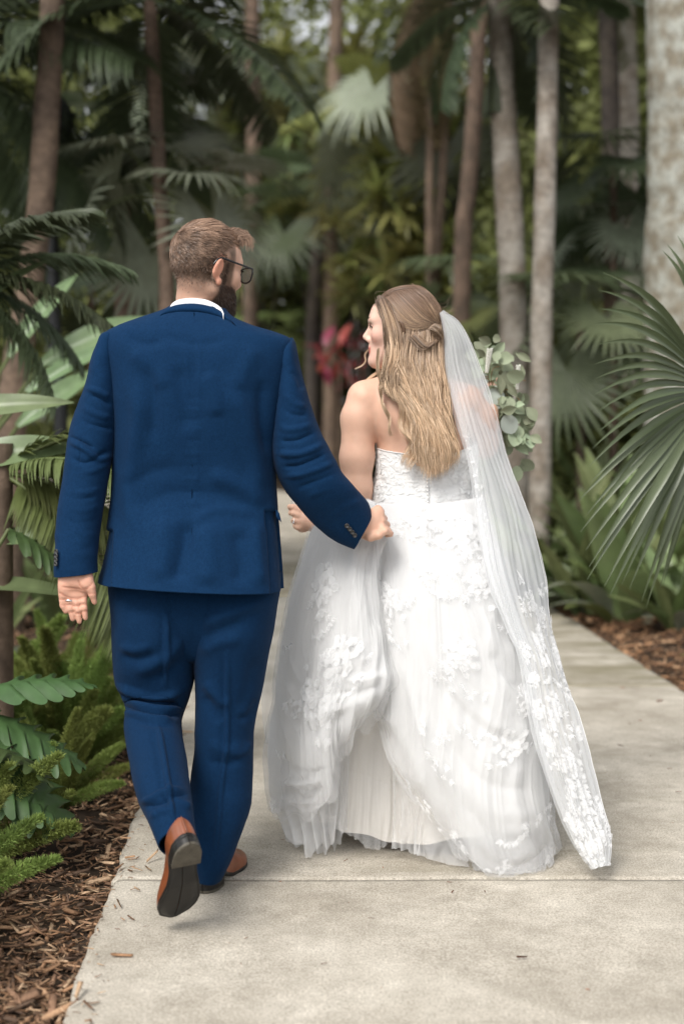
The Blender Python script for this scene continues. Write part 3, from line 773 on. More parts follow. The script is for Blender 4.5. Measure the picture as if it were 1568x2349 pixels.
# --- body (head, neck, hands; the rest under the clothes) as one continuous surface
ψ = math.radians(-50)
Rh = rotm(0, 0, ψ) @ rotm(math.radians(-6), 0, 0) @ rotm(0, math.radians(5), 0)
Th = U(472, 612, 3.915)
M = (Rh, Th)
def head_fields(B, M, s=1.0, male=True):
    B.ell((0, -.012, .030), (.0765, .096, .086), 0.02, M)
    B.ell((0, .036, .034), (.064, .064, .055), 0.03, M)
    B.ell((0, .035, -.030), (.063, .062, .078), 0.03, M)
    B.ell((0, .062, -.085), (.040 if male else .034, .036, .036), 0.03, M)
    for sgn in (-1, 1):
        B.cone((sgn * .054, -.002, -.062), (sgn * .016, .072, -.108 if male else -.104), .020, .018, 0.025, M)
        B.ell((sgn * .045, .062, -.024), (.022, .022, .022), 0.02, M)          # cheek
        B.cone((sgn * .048, .074, .022), (sgn * .012, .090, .018), .010, .012, 0.018, M)   # brow ridge
        B.ell((sgn * .033, .094, -.002), (.018, .012, .011), 0.012, M, sub=True)  # eye socket
        B.ell((sgn * .033, .080, -.002), (.0135, .0135, .0125), 0.003, M)        # eyeball + lid
        B.ell((sgn * .012, .100, -.041), (.0085, .010, .008), 0.006, M)          # nostril wing
        # ear
        B.ell((sgn * .0785, -.012, -.008), (.008, .019, .032), 0.006, M, R=rotm(0, sgn * math.radians(14), sgn * math.radians(20)))
        B.ell((sgn * .0880, -.006, -.004), (.0062, .0105, .020), 0.003, M, sub=True)
        B.ell((sgn * .0785, -.004, -.040), (.006, .010, .012), 0.006, M)
    B.cone((0, .094, .006), (0, .1135, -.031), .0075, .0115, 0.012, M)               # nose
    B.cone((0, .088, -.052), (0, .093, -.060), .012, .012, 0.012, M)                # philtrum
    B.ell((0, .095, -.066), (.022, .0095, .0062), 0.004, M); B.ell((0, .093, -.077), (.019, .010, .0068), 0.004, M)   # lips
    B.ell((0, .088, -.106), (.018, .016, .016), 0.018, M)                            # chin
B = Body()
head_fields(B, M, male=True)
nb = U(452, 745, 3.94)
B.cone(Th + Rh @ np.array([0, -.022, -.045]), U(452, 700, 3.925), .054, .053, 0.02)
B.cone(U(452, 690, 3.925), nb, .053, .050, 0.02)
B.cone(nb, U(445, 1000, 3.91), .05, .11, 0.03); B.cone(U(445, 1000, 3.91), U(445, 1380, 3.90), .12, .11, 0.05)
B.cone(U(320, 825, 3.90), U(590, 840, 3.90), .045, .045, 0.05)
B.chain([U(278, 845, 3.90), U(206, 1050, 3.865), U(177, 1290, 3.79)], [.04, .038, .03], 0.02)
B.chain([U(630, 860, 3.90), U(700, 1070, 3.885), U(840, 1208, 3.985)], [.04, .038, .032], 0.02)
B.chain([U(350, 1400, 3.91), U(350, 1630, 3.90), U(385, 1840, 3.58), U(410, 1900, 3.50)], [.085, .045, .03, .03], 0.03)
B.chain([U(545, 1400, 3.90), U(515, 1690, 3.89), U(482, 1980, 3.85)], [.10, .06, .04], 0.03)
# hanging hand, palm to the viewer
YH = 3.765
hp = lambda x, y, d=0: U(112.9 + x * .12, 1254.4 + y * .12, YH + d)
B.cone(hp(500, 420, .012), hp(500, 640, .006), .030, .030, 0.012)
B.cone(hp(330, 560, .008), hp(690, 560, .004), .021, .021, 0.012)
B.ell(hp(450, 800, .006), (.036, .014, .038), 0.014); B.ell(hp(300, 760, -.002), (.017, .017, .030), 0.012); B.ell(hp(690, 700, -.008), (.020, .018, .024), 0.012)
B.cone(hp(290, 930, .002), hp(650, 930, .002), .0125, .0125, 0.010)
B.chain([hp(265, 920), hp(258, 1010, -.002), hp(266, 1120, -.003), hp(318, 1235, -.001)], [.0098, .0090, .0084, .0068], 0.004)
B.chain([hp(390, 940), hp(394, 1040, -.003), hp(415, 1180, -.004), hp(452, 1380, -.002)], [.0102, .0094, .0088, .0070], 0.004)
B.chain([hp(515, 960), hp(524, 1060, -.003), hp(545, 1210, -.004), hp(578, 1430, -.002)], [.0102, .0094, .0089, .0070], 0.004)
B.chain([hp(648, 940), hp(655, 1040, -.003), hp(672, 1170, -.004), hp(697, 1360, -.002)], [.0100, .0092, .0086, .0070], 0.004)
B.chain([hp(740, 640, -.006), hp(800, 770, -.010), hp(826, 900, -.009), hp(868, 1060, -.005)], [.0150, .0115, .0098, .0072], 0.006)
# gripping hand holding a bunch of tulle: back of the hand seen, fingers curled round
gp = lambda x, y, Y: U(646 + x * .18, 1097.6 + y * .18, Y)
B.cone(gp(1040, 590, 3.985), gp(1130, 590, 3.995), .030, .030, 0.012)
B.cone(gp(1130, 500, 3.99), gp(1220, 430, 4.0), .022, .018, 0.014); B.cone(gp(1110, 690, 3.985), gp(1200, 690, 3.985), .022, .021, 0.014)
B.ell(gp(1190, 560, 3.995), (.030, .022, .034), 0.014)
for a, b, c_, d_ in (((1225, 385, 4.0), (1262, 420, 4.04), (1225, 500, 4.065), (1180, 520, 4.055)), ((1250, 460, 3.995), (1300, 510, 4.03), (1262, 590, 4.055), (1210, 590, 4.05)),
                     ((1270, 540, 3.985), (1335, 590, 4.015), (1310, 660, 4.045), (1250, 650, 4.04)), ((1270, 620, 3.975), (1345, 660, 3.995), (1380, 705, 4.01), (1330, 720, 4.02))):
    B.chain([gp(*a), gp(*b), gp(*c_), gp(*d_)], [.0110, .0100, .0090, .0070], 0.004)
B.chain([gp(1130, 740, 3.965), gp(1230, 720, 3.955), gp(1310, 668, 3.965), gp(1388, 700, 3.985)], [.015, .0120, .0098, .0068], 0.006)
Vb, Fb = B.mesh(0.0034, 1)
loc = (Vb - Th) @ Rh           # head-local coordinates, for colouring
col = np.tile(np.array([0.66, 0.40, 0.29]), (len(Vb), 1))
hd = np.linalg.norm(loc, axis=1) < 0.17
nz = fbm(Vb * 60, 7, 2)
def blend(mask, c, col): return col * (1 - mask[:, None]) + np.array(c) * mask[:, None]
x_, y_, z_ = loc.T
# shaved fade: dark stubble between the hair and the neck, short beard on the jaw
fade = hd * np.clip((z_ + 0.105) / 0.07, 0, 1)**1.2 * np.clip((0.052 - y_) / 0.01, 0, 1) * np.clip(1 - (np.abs(x_) - 0.074) / 0.004, 0, 1)
col = blend(0.9 * fade * (1 + .15 * nz), (0.13, 0.082, 0.056), col)
beard = hd * np.clip((y_ - 0.003 - (-0.03 - z_) * -0.15) / 0.012, 0, 1) * np.clip((-0.035 - z_ - 0.45 * (y_ - 0.05).clip(0)) / 0.016, 0, 1) * (np.abs(x_) > -1)
side = hd * np.clip(1 - np.abs(y_ - 0.022) / 0.013, 0, 1) * np.clip((0.03 - z_) / 0.02, 0, 1) * np.clip((z_ + 0.11) / 0.02, 0, 1) * (np.abs(x_) > 0.045)
neckpart = (z_ < -0.125)
bm_ = np.clip(np.maximum(beard, side), 0, 1) * (~neckpart)
col = blend(np.clip(bm_ * (0.97 + 0.1 * nz), 0, 1), (0.055, 0.032, 0.022), col)
ear = hd * (np.abs(x_) > 0.0765) * (np.abs(y_ + 0.01) < 0.035) * (np.abs(z_ + .012) < .05)
col = blend(0.55 * ear, (0.66, 0.25, 0.16), col)
palm = np.linalg.norm(Vb - hp(480, 900), axis=1) < 0.14
creases = np.zeros(len(Vb))
qq = proj(Vb); qx, qy = (qq[:, 0] - 112.9) / .12, (qq[:, 1] - 1254.4) / .12
for pts in ([(260, 770), (420, 785), (560, 800), (700, 835)], [(200, 880), (320, 945), (430, 985), (560, 995), (700, 940)], [(560, 650), (590, 740), (640, 800), (730, 800), (830, 700)], [(330, 990), (440, 1000)], [(470, 1130), (580, 1130)], [(600, 1100), (715, 1090)], [(510, 1270), (610, 1270)], [(620, 1240), (735, 1225)], [(760, 900), (890, 890)], [(180, 995), (310, 1010)], [(230, 1115), (330, 1110)], [(350, 1110), (460, 1090)], [(380, 1260), (490, 1230)]):
    pts = np.array(pts, float)
    for a, b in zip(pts[:-1], pts[1:]):
        ab = b - a; t = np.clip(((qx - a[0]) * ab[0] + (qy - a[1]) * ab[1]) / (ab @ ab), 0, 1)
        d = np.hypot(qx - a[0] - t * ab[0], qy - a[1] - t * ab[1]); creases = np.maximum(creases, np.exp(-(d / 16)**2))
col = blend(0.55 * palm, (0.66, 0.33, 0.235), col)
# the palm lines are cut into the surface
front = palm & (Vb[:, 1] < YH + 0.002)
Vb[:, 1] += np.where(front, 0.0022 * creases, 0)
col = blend(0.5 * creases * front, (0.38, 0.12, 0.075), col)
col *= (1 + 0.06 * nz[:, None])
part('body', Vb, Fb, M_skin, groom, col=col)

# wedding ring
th = np.linspace(0, 2 * np.pi, 28, endpoint=False); ringc = hp(390, 1028, -.002); rr_ = 0.0106
pr = [(rr_, -.0028), (rr_ + .0016, -.0020), (rr_ + .0020, 0), (rr_ + .0016, .0020), (rr_, .0028)]
V = np.array([[a * math.cos(t), a * math.sin(t), z] for a, z in pr for t in th]); V = V @ rotm(math.radians(-8), math.radians(2), 0).T + ringc
part('ring', V, gfaces(5, 28, True), M_silver, groom)['label'] = 'plain silver wedding band'

# glasses
gl = thing('glasses', (0, 0, 0)); gl.parent = groom
H = lambda *p: (np.array(p, float) @ Rh.T) + Th
for sgn in (1, -1):
    V, Fc = tube(cr(np.array([H(sgn * .083, -.032, .002), H(sgn * .085, -.012, .022), H(sgn * .083, .04, .018), H(sgn * .074, .104, .012)]), 20), 0.0029, 8)
    part('temple_arm', V, Fc, M_blackpl, gl)
    o = [(.070, .0145), (.048, .017), (.016, .013), (.012, -.004), (.020, -.021), (.045, -.025), (.066, -.017), (.072, .002)]
    P3 = np.array([H(sgn * a, .112 - 0.12 * abs(a) * abs(a) * 8, b - .002) for a, b in o]); P3 = cr(np.vstack([P3, P3[:1]]), 40)
    V, Fc = tube(P3, 0.0024, 8); rim_ = part('rim', V, Fc, M_blackpl, gl)
    c = P3[:-1].mean(0); V = np.vstack([P3[:-1], c[None]]); k = len(P3) - 1
    M_lens = bpy.data.materials.get('lens') or mat('lens', (0.05, 0.06, 0.055), 0.05, 0.5, alpha=0.35)
    part('lens', V, [(i, (i + 1) % k, k) for i in range(k)], M_lens, gl)
V, Fc = tube([H(-.014, .116, .006), H(0, .119, .010), H(.014, .116, .006)], 0.0024, 8); part('bridge', V, Fc, M_blackpl, gl)

# --- hair: thousands of tapering strands over a close cap
def ribbons(paths, width, cols, sides=2):
    """flat tapering strands: paths (n, m, 3), width (n, m), cols (n, m, 3)"""
    n, m, _ = paths.shape
    T = np.gradient(paths, axis=1); T /= np.linalg.norm(T, axis=-1, keepdims=True) + 1e-12
    view = paths - np.array([0.1, 0.5, 2.0]); view /= np.linalg.norm(view, axis=-1, keepdims=True)
    rnd = np.random.normal(size=(n, 1, 3)) * 0.5
    A = np.cross(T, view + rnd); A /= np.linalg.norm(A, axis=-1, keepdims=True) + 1e-12
    Vv = np.stack([paths - A * width[..., None] / 2, paths + A * width[..., None] / 2], 2).reshape(n, m * 2, 3)
    base = (np.arange(n) * m * 2)[:, None]; k = np.arange(m - 1)[None]
    Fq = np.stack([base + 2 * k, base + 2 * k + 1, base + 2 * k + 3, base + 2 * k + 2], -1).reshape(-1, 4)
    return Vv.reshape(-1, 3), Fq, np.repeat(cols[:, :, None, :], 2, 2).reshape(-1, 3)
# scalp points in head-local space
n = 11000
u = np.random.normal(size=(n * 4, 3)); u /= np.linalg.norm(u, axis=1, keepdims=True)
c0, r0 = np.array([0, -.012, .030]), np.array([.0765, .096, .086])
pl = c0 + u * (r0 + 0.001) + np.array([0, 1, 0]) * 0.014 * np.clip(u[:, 1:2], 0, 1) * 1.0
lim = np.where(pl[:, 1] > 0.02, 0.012 + (pl[:, 1] - 0.02) * 0.75, -0.012 - 0.02 * np.clip(-pl[:, 1] / 0.1, 0, 1))
keep = (pl[:, 2] > lim - 0.006 + 0.017 * np.random.randn(len(pl))) & (pl[:, 1] < 0.050 + 0.25 * np.clip(pl[:, 2] - 0.075, 0, 1))
pl = pl[keep][:n]; nl = u[keep][:n]; n = len(pl)
crown = np.array([-0.012, -.085, .075])
fl_dir = pl - crown; fl_dir -= (fl_dir * nl).sum(1, keepdims=True) * nl
fl_dir /= np.linalg.norm(fl_dir, axis=1, keepdims=True) + 1e-9
sw = np.cross(nl, fl_dir)
topw = np.clip((pl[:, 2] - 0.045) / 0.05, 0, 1)
fl_dir = fl_dir + 0.45 * sw + np.array([0.0, 0.55, 0.12]) * topw[:, None] + np.array([0.35, 0, 0]) * (topw * (pl[:, 1] > -.03))[:, None] * -1
fl_dir /= np.linalg.norm(fl_dir, axis=1, keepdims=True)
ln = (0.009 + 0.032 * topw + 0.010 * np.clip((pl[:, 1] - .02) / .05, 0, 1) * topw) * np.random.uniform(.7, 1.2, n)
lift = 0.25 + 0.35 * topw + 0.5 * topw * np.clip((pl[:, 1] - 0.02) / 0.04, 0, 1)
m = 6; s = np.linspace(0, 1, m)
cl = vnoise(pl * 85, 3)[:, None] * 0.35 + vnoise(pl * 200, 5)[:, None] * 0.2
dirc = fl_dir + sw * cl
paths = pl[:, None] + ln[:, None, None] * (dirc[:, None] * s[None, :, None] + nl[:, None] * (lift[:, None] * s[None] * (1 - 0.55 * s[None]))[..., None])
paths[..., 2] -= 0.10 * (ln**1)[:, None] * s[None]**2
pw = paths @ Rh.T + Th
cb = np.array([0.20, 0.128, 0.088]); cc = cb[None] * (0.75 + 0.5 * np.random.rand(n, 1)) * (0.8 + 0.75 * np.clip(topw, 0, 1)[:, None] + 0.55 * vnoise(pl * 70, 9)[:, None] + 0.3 * vnoise(pl * 170, 19)[:, None]).clip(.25, 2)
cols = cc[:, None] * (0.75 + 0.5 * s[None, :, None])
V1, F1, C1 = ribbons(pw, np.broadcast_to(0.0016 * (1 - 0.7 * s)[None], (n, m)), cols)
# stubble of the fade, thinning towards the collar
kf = 7000; uf = np.random.normal(size=(kf * 5, 3)); uf /= np.linalg.norm(uf, axis=1, keepdims=True)
zf = -0.005 - 0.085 * np.random.rand(kf * 5)**1.3
vi = np.argwhere(hd & (z_ < 0.0) & (z_ > -0.088) & (y_ < 0.015) & (np.abs(x_) < 0.080)).ravel()
pk = np.clip((z_[vi] + 0.088) / 0.07, 0, 1)**1.6; vi = vi[np.random.rand(len(vi)) < pk]; vi = np.random.choice(vi, min(kf, len(vi)), False)
sb = loc[vi]; sn = sb - np.array([0, -.012, -.03]); sn[:, 2] = 0; sn /= np.linalg.norm(sn, axis=1, keepdims=True)
tf = np.linspace(0, 1, 3); lf = 0.0035 + 0.005 * np.clip((sb[:, 2] + 0.06) / 0.05, 0, 1)
pf = sb[:, None] + lf[:, None, None] * tf[None, :, None] * (sn[:, None] * 0.5 + np.array([0, 0, -0.85]) + 0.3 * np.random.randn(len(vi), 1, 3))
cf = np.array([0.15, 0.095, 0.065])[None, None] * (0.6 + 0.8 * np.random.rand(len(vi), 1, 1)) * np.ones((1, 3, 1))
V4, F4, C4 = ribbons(pf @ Rh.T + Th, np.broadcast_to(0.0011 * (1 - 0.6 * tf)[None], (len(vi), 3)), cf)
# quiff: fuller swept lock at the front
k = 1500; a = np.random.rand(k); b = np.random.rand(k); t = np.linspace(0, 1, 9)
root = np.c_[-0.045 + 0.095 * a, 0.045 + 0.03 * b, 0.100 - 0.35 * (a - .5)**2 * 0.3 - 0.15 * (b * .03)]
tip = root + np.c_[0.006 + 0.012 * b, 0.030 + 0.010 * np.random.randn(k) * .5, 0.000 + 0.006 * np.random.randn(k)]
midp = (root + tip) / 2 + np.c_[0 * a, 0.010 + 0 * a, 0.034 + 0.008 * b]
pq = (1 - t)[None, :, None]**2 * root[:, None] + 2 * (t * (1 - t))[None, :, None] * midp[:, None] + (t**2)[None, :, None] * tip[:, None]
pq += 0.0012 * np.stack([vnoise(pq * 60, 1), vnoise(pq * 60, 2), vnoise(pq * 60, 3)], -1)
cq = (cb * 1.25)[None, None] * (0.7 + 0.6 * np.random.rand(k, 1, 1)) * (0.8 + 0.4 * t)[None, :, None]
V2, F2, C2 = ribbons(pq @ Rh.T + Th, np.broadcast_to(0.0018 * (1 - 0.6 * t)[None], (k, 9)), np.broadcast_to(cq, (k, 9, 3)))
# beard bristles on the jaw
jm = np.argwhere(bm_ > 0.6).ravel(); jm = np.random.choice(jm, min(2600, len(jm)), False) if len(jm) else jm
bp_ = Vb[jm]; cj = H(0, .02, -.06); bn = bp_ - cj; bn /= np.linalg.norm(bn, axis=1, keepdims=True)
t3 = np.linspace(0, 1, 4); blen = 0.0042 * np.random.uniform(.6, 1.3, len(jm)) * (1 + 1.0 * np.clip((-0.07 - loc[jm, 2]) / 0.03, 0, 1))
pb = bp_[:, None] + blen[:, None, None] * t3[None, :, None] * (bn[:, None] * 0.75 + np.array([0, 0, -0.75]) + 0.25 * np.random.randn(len(jm), 1, 3))
cbd = np.array([0.055, 0.033, 0.022])[None, None] * (0.6 + 1.0 * np.random.rand(len(jm), 1, 1)) * np.ones((1, 4, 1))
V3, F3, C3 = ribbons(pb, np.broadcast_to(0.0012 * (1 - 0.6 * t3)[None], (len(jm), 4)), cbd)
V, Fc = joinm([(V1, F1), (V2, F2), (V4, F4)])
part('hair', V, Fc, M_hair_m, groom, col=np.concatenate([C1, C2, C4]))['label'] = 'short brown hair with a faded neck and swept front'
part('beard', V3, F3, M_hair_m, groom, col=C3)
# ------------------------------------------------------------------ the woman in the white gown
YB = 4.32
bride = thing('person', (0.22, YB, 0.0), 'long-haired person in a white lace wedding gown and veil, face turned sideways', 'person')
M_gown = mat('white_tulle', (0.775, 0.775, 0.772), 0.95, 0.02, trans=0.22, var=0.02, vscale=3)
M_bodice = mat('lace_bodice', (0.80, 0.795, 0.785), 0.9, 0.05, bump=0.25, bscale=160)
M_lining = mat('ivory_satin', (0.80, 0.755, 0.69), 0.5, 0.25, trans=0.1, var=0.03, vscale=2)
M_sheer = mat('sheer_tulle', (0.80, 0.80, 0.80), 0.9, 0.05, trans=0.3, alpha=0.42)
M_sheer2 = mat('fine_sheer_tulle', (0.74, 0.74, 0.74), 0.9, 0.05, trans=0.3, alpha=0.30)
M_veil = mat('veil_tulle', (0.86, 0.87, 0.88), 0.9, 0.05, trans=0.3, alpha=0.38)
M_lace = mat('white_lace', (0.86, 0.86, 0.855), 0.85, 0.1, trans=0.15)
M_lacev = mat('veil_lace', (0.88, 0.88, 0.88), 0.85, 0.1, trans=0.15, alpha=0.40)
M_pearl = mat('satin_button', (0.8, 0.79, 0.77), 0.35, 0.4)
M_hair_b = mat('dark_blonde_hair', (0.3, 0.2, 0.12), 0.42, 0.45, tint=True)
M_gownf = mat('white_tulle_thin_hem', (0.775, 0.775, 0.772), 0.95, 0.02, trans=0.22, alpha=0.5)
_t = M_gownf.node_tree; _a = _t.nodes.new('ShaderNodeAttribute'); _a.attribute_name = 'tint'
_s = _t.nodes.new('ShaderNodeSeparateColor'); _t.links.new(_a.outputs['Color'], _s.inputs[0])
_t.links.new(_s.outputs[0], [n for n in _t.nodes if n.type == 'MIX_SHADER'][-1].inputs[0])
def soften(m, k=0.26):
    # normals leaned towards the sun brighten shaded folds, imitating light scattered between net layers
    t = m.node_tree; p = [n for n in t.nodes if n.type == 'BSDF_PRINCIPLED'][0]
    ge = t.nodes.new('ShaderNodeNewGeometry'); vm = t.nodes.new('ShaderNodeMix'); vm.data_type = 'VECTOR'
    vm.inputs['Factor'].default_value = k; t.links.new(ge.outputs['Normal'], vm.inputs[4]); vm.inputs[5].default_value = (-0.25, -0.55, 0.80)
    nm = t.nodes.new('ShaderNodeVectorMath'); nm.operation = 'NORMALIZE'; t.links.new(vm.outputs[1], nm.inputs[0]); t.links.new(nm.outputs[0], p.inputs['Normal'])
for m_ in (M_gownf, M_gown, M_sheer, M_sheer2, M_veil, M_lacev): soften(m_)
def ridge1(u, v, f, w, seed):
    n = vnoise(np.stack([u * f + w * vnoise(np.stack([u * 3 + 0 * v, v * 2.5 + 0 * u, 0 * u * v], -1), seed + 7), v * 1.2 + 0 * u, 0 * u * v + seed], -1), seed)
    return 1 - 2 * np.abs(n)**0.8
def gathers(u, v, seed): return (0.3 + 0.7 * v) * (0.011 * ridge1(u, v, 7, 1.8, seed) + 0.0055 * ridge1(u, v, 18, 2.4, seed + 1) + 0.0022 * ridge1(u, v, 48, 3.0, seed + 2))
M_eye = mat('eye_white', (0.75, 0.72, 0.7), 0.15, 0.5); M_lash = mat('dark_lash', (0.02, 0.012, 0.01), 0.6, 0.2)

RhB = rotm(0, 0, math.radians(74)) @ rotm(math.radians(2), 0, 0) @ rotm(0, math.radians(-3), 0)
ThB = U(923, 751, 4.33); MB = (RhB, ThB)
HB = lambda *p: (np.array(p, float) @ RhB.T) + ThB
B = Body()
head_fields(B, MB, male=False)
B.cone(HB(0, -.03, -.05), U(940, 850, 4.33), .050, .050, 0.03); B.cone(U(940, 840, 4.33), U(948, 890, 4.335), .050, .060, 0.03)
B.cone(U(945, 880, 4.34), U(838, 912, 4.315), .050, .050, 0.03); B.cone(U(955, 880, 4.345), U(1060, 918, 4.36), .048, .046, 0.04)
B.ell(U(960, 955, 4.335), (.142, .098, .125), 0.05); B.ell(U(972, 1040, 4.335), (.140, .098, .12), 0.05)
B.ell(U(905, 950, 4.29), (.060, .05, .075), 0.04); B.ell(U(1030, 950, 4.30), (.060, .05, .075), 0.04)        # shoulder blades
B.cone(U(972, 1040, 4.335), U(972, 1150, 4.335), .105, .105, 0.04); B.ell(U(975, 1260, 4.34), (.17, .14, .12), 0.05)
B.chain([U(835, 916, 4.31), U(822, 960, 4.305), U(818, 1050, 4.30), U(818, 1120, 4.30), U(820, 1160, 4.32)], [.050, .0510, .0490, .0440, .039], 0.022)
B.chain([U(820, 1155, 4.32), U(770, 1185, 4.40), U(728, 1198, 4.46)], [.041, .036, .027], 0.02)
B.chain([U(1070, 925, 4.37), U(1096, 962, 4.39), U(1110, 1020, 4.42)], [.050, .046, .042], 0.04)
B.chain([U(1110, 1015, 4.42), U(1116, 975, 4.53), U(1125, 930, 4.62)], [.040, .034, .028], 0.02)
B.chain([U(920, 1300, 4.34), U(915, 1560, 4.36), U(910, 1810, 4.40)], [.085, .055, .04], 0.03); B.chain([U(1030, 1300, 4.34), U(1030, 1560, 4.42), U(1030, 1790, 4.50)], [.085, .055, .04], 0.03)
# feet
B.cone(U(910, 1840, 4.40), U(905, 1825, 4.55), .034, .025, 0.02); B.cone(U(1030, 1800, 4.50), U(1030, 1790, 4.66), .034, .025, 0.02)
# bouquet hand (mostly hidden)
B.ell(U(1128, 905, 4.64), (.035, .02, .04), 0.012)
for k in range(4): B.chain([U(1118 + 8 * k, 885, 4.65), U(1116 + 8 * k, 872, 4.68), U(1118 + 8 * k, 885, 4.70)], [.009, .008, .007], 0.004)
B.chain([U(1108, 905, 4.64), U(1102, 885, 4.66), U(1112, 872, 4.67)], [.012, .010, .008], 0.006)
# hand closed round a cup
bp2 = lambda x, y, Y: U(646 + x * .18, 1097.6 + y * .18, Y)
B.cone(bp2(440, 590, 4.46), bp2(330, 540, 4.47), .026, .027, 0.014); B.ell(bp2(290, 510, 4.475), (.030, .018, .034), 0.014); B.ell(bp2(260, 600, 4.475), (.022, .016, .022), 0.012)
for a, b, c_, d_ in (((235, 405, 4.47), (150, 365, 4.475), (105, 362, 4.50), (130, 390, 4.53)), ((215, 470, 4.465), (150, 445, 4.47), (118, 440, 4.50), (140, 460, 4.53)),
                     ((210, 545, 4.465), (170, 530, 4.47), (150, 540, 4.50), (165, 550, 4.53)), ((225, 625, 4.465), (190, 610, 4.47), (176, 605, 4.495), (190, 610, 4.52))):
    B.chain([bp2(*a), bp2(*b), bp2(*c_), bp2(*d_)], [.0105, .0094, .0084, .0070], 0.004)
B.chain([bp2(300, 440, 4.49), bp2(260, 390, 4.52), bp2(190, 370, 4.54)], [.013, .010, .008], 0.006)
Vb, Fb = B.mesh(0.0034, 1)
loc = (Vb - ThB) @ RhB; x_, y_, z_ = loc.T
hd = np.linalg.norm(loc, axis=1) < 0.165
col = np.tile(np.array([0.71, 0.44, 0.32]), (len(Vb), 1)); nz = fbm(Vb * 50, 17, 2)
col = blend(hd * 0.8, (0.76, 0.50, 0.40), col)
scalp = hd * np.clip((z_ - (0.06 - 0.55 * np.clip(0.075 - y_, 0, .2))) / 0.01, 0, 1) * (y_ < 0.085)
scalp = np.maximum(scalp, hd * (y_ < 0.01) * np.clip((z_ + 0.09) / 0.02, 0, 1))
col = blend(scalp, (0.14, 0.085, 0.055), col)
cheek = hd * np.exp(-((y_ - .075)**2 + (z_ + .03)**2) / .022**2) * (np.abs(x_) > .02)
col = blend(0.35 * cheek, (0.74, 0.30, 0.24), col)
lips = hd * (y_ > 0.080) * (np.exp(-((z_ + .066) / .0062)**2) + np.exp(-((z_ + .078) / .007)**2)).clip(0, 1) * (np.abs(x_) < .024)
col = blend(0.85 * lips, (0.55, 0.12, 0.10), col)
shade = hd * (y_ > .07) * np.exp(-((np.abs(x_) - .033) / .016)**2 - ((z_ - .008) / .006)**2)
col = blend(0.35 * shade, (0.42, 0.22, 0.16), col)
col *= (1 + 0.05 * nz[:, None])
part('body', Vb, Fb, M_skin, bride, col=col)
for sgn in (-1, 1):
    eb = cr(np.array([HB(sgn * .016, .0995, .021), HB(sgn * .030, .0985, .027), HB(sgn * .044, .088, .027), HB(sgn * .054, .076, .020)]), 14)
    V, Fc = tube(eb, np.interp(np.linspace(0, 1, 14), [0, .3, 1], [.0022, .0026, .0008]), 6); part('eyebrow', V, Fc, M_lash, bride)
    el_ = cr(np.array([HB(sgn * .020, .0935, .0015), HB(sgn * .028, .0955, .0055), HB(sgn * .037, .0935, .0055), HB(sgn * .047, .085, -.0005), HB(sgn * .052, .083, -.001)]), 14)
    V, Fc = tube(el_, np.interp(np.linspace(0, 1, 14), [0, .5, .9, 1], [.0008, .0018, .0022, .0004]), 6); part('eyelash', V, Fc, M_lash, bride)
    th = np.linspace(0, np.pi, 9); ph = np.linspace(0, 2 * np.pi, 16, endpoint=False)
    V = np.array([[.0042 * math.sin(a) * math.cos(b), .0018 * math.cos(a), .0042 * math.sin(a) * math.sin(b)] for a in th for b in ph]) + np.array([sgn * .034, .0935, -.001])
    part('iris', V @ RhB.T + ThB, gfaces(9, 16, True), M_lash, bride)

# ---------------- gown
gown = thing('gown', (0, 0, 0)); gown.parent = bride
rows = [(862, 1012, 1094, 1010, 4.335, .112, .108), (862, 1045, 1096, 1045, 4.335, .112, .110), (859, 1085, 1095, 1085, 4.335, .110, .112), (854, 1120, 1094, 1120, 4.335, .110, .115), (848, 1152, 1098, 1150, 4.335, .115, .120), (838, 1185, 1110, 1182, 4.335, .125, .135)]
P, S = loft(rows, nu=260, nv=130, power=2.2)
q = proj(P); N = outward(P)
# neckline dips between the shoulder blades
v = np.linspace(1, 0, P.shape[0])[:, None]
topy = np.interp(np.clip(q[0, :, 0], 860, 1096), [860, 885, 935, 985, 1040, 1096], [1027, 1033, 1040, 1052, 1040, 1020])
drop = np.where(S < 0.2, (topy - 1011) / 759.0, 0.0)
P[..., 2] -= drop[None, :] * np.clip((v - 0.0), 0, 1)**1.0 * (v**1.5)
D = foldfield(P, [([(983, 1045), (984, 1190)], 2.5, -0.004), ([(900, 1060), (930, 1085), (975, 1090)], 8, 0.002), ([(990, 1100), (1040, 1095), (1085, 1110)], 8, 0.002), ([(860, 1100), (900, 1112), (970, 1120)], 7, -0.002), ([(990, 1125), (1040, 1120), (1090, 1130)], 7, -0.002), ([(905, 1040), (900, 1150)], 3, -0.0015), ([(1050, 1050), (1058, 1150)], 3, -0.0015)], 1.0)
D += 0.0018 * fbm(P * 42, 61, 3) + 0.0010 * fbm(P * np.array([30, 30, 110]), 62, 2)
P = P + N * D[..., None]; BOD = P; BODN = N
part('bodice', P.reshape(-1, 3), gfaces(P.shape[0], P.shape[1], True), M_bodice, gown)
# top seam binding
e = BOD[0][S < 0.25]; 
V, Fc = tube(np.roll(BOD[0], 0, 0), 0.0022, 6); part('neckline_trim', V, Fc, M_lace, gown)
sv = [(0, -.0035), (.002, -.003), (.0034, -.001), (.0034, .001), (.002, .003), (0, .0035)]
thn = np.linspace(0, 2 * np.pi, 12, endpoint=False)
me_pearl = raw_mesh('button', np.array([[a * math.cos(t), a * math.sin(t), z] for a, z in sv for t in thn]), gfaces(6, 12, True), M_pearl)
for k in range(9): place_btn(U(979 + 0.3 * k, 1100 + 8.6 * k, 4.215 - 0.0010 * k), (0, -1, 0.1), gown, 'button', me_pearl)
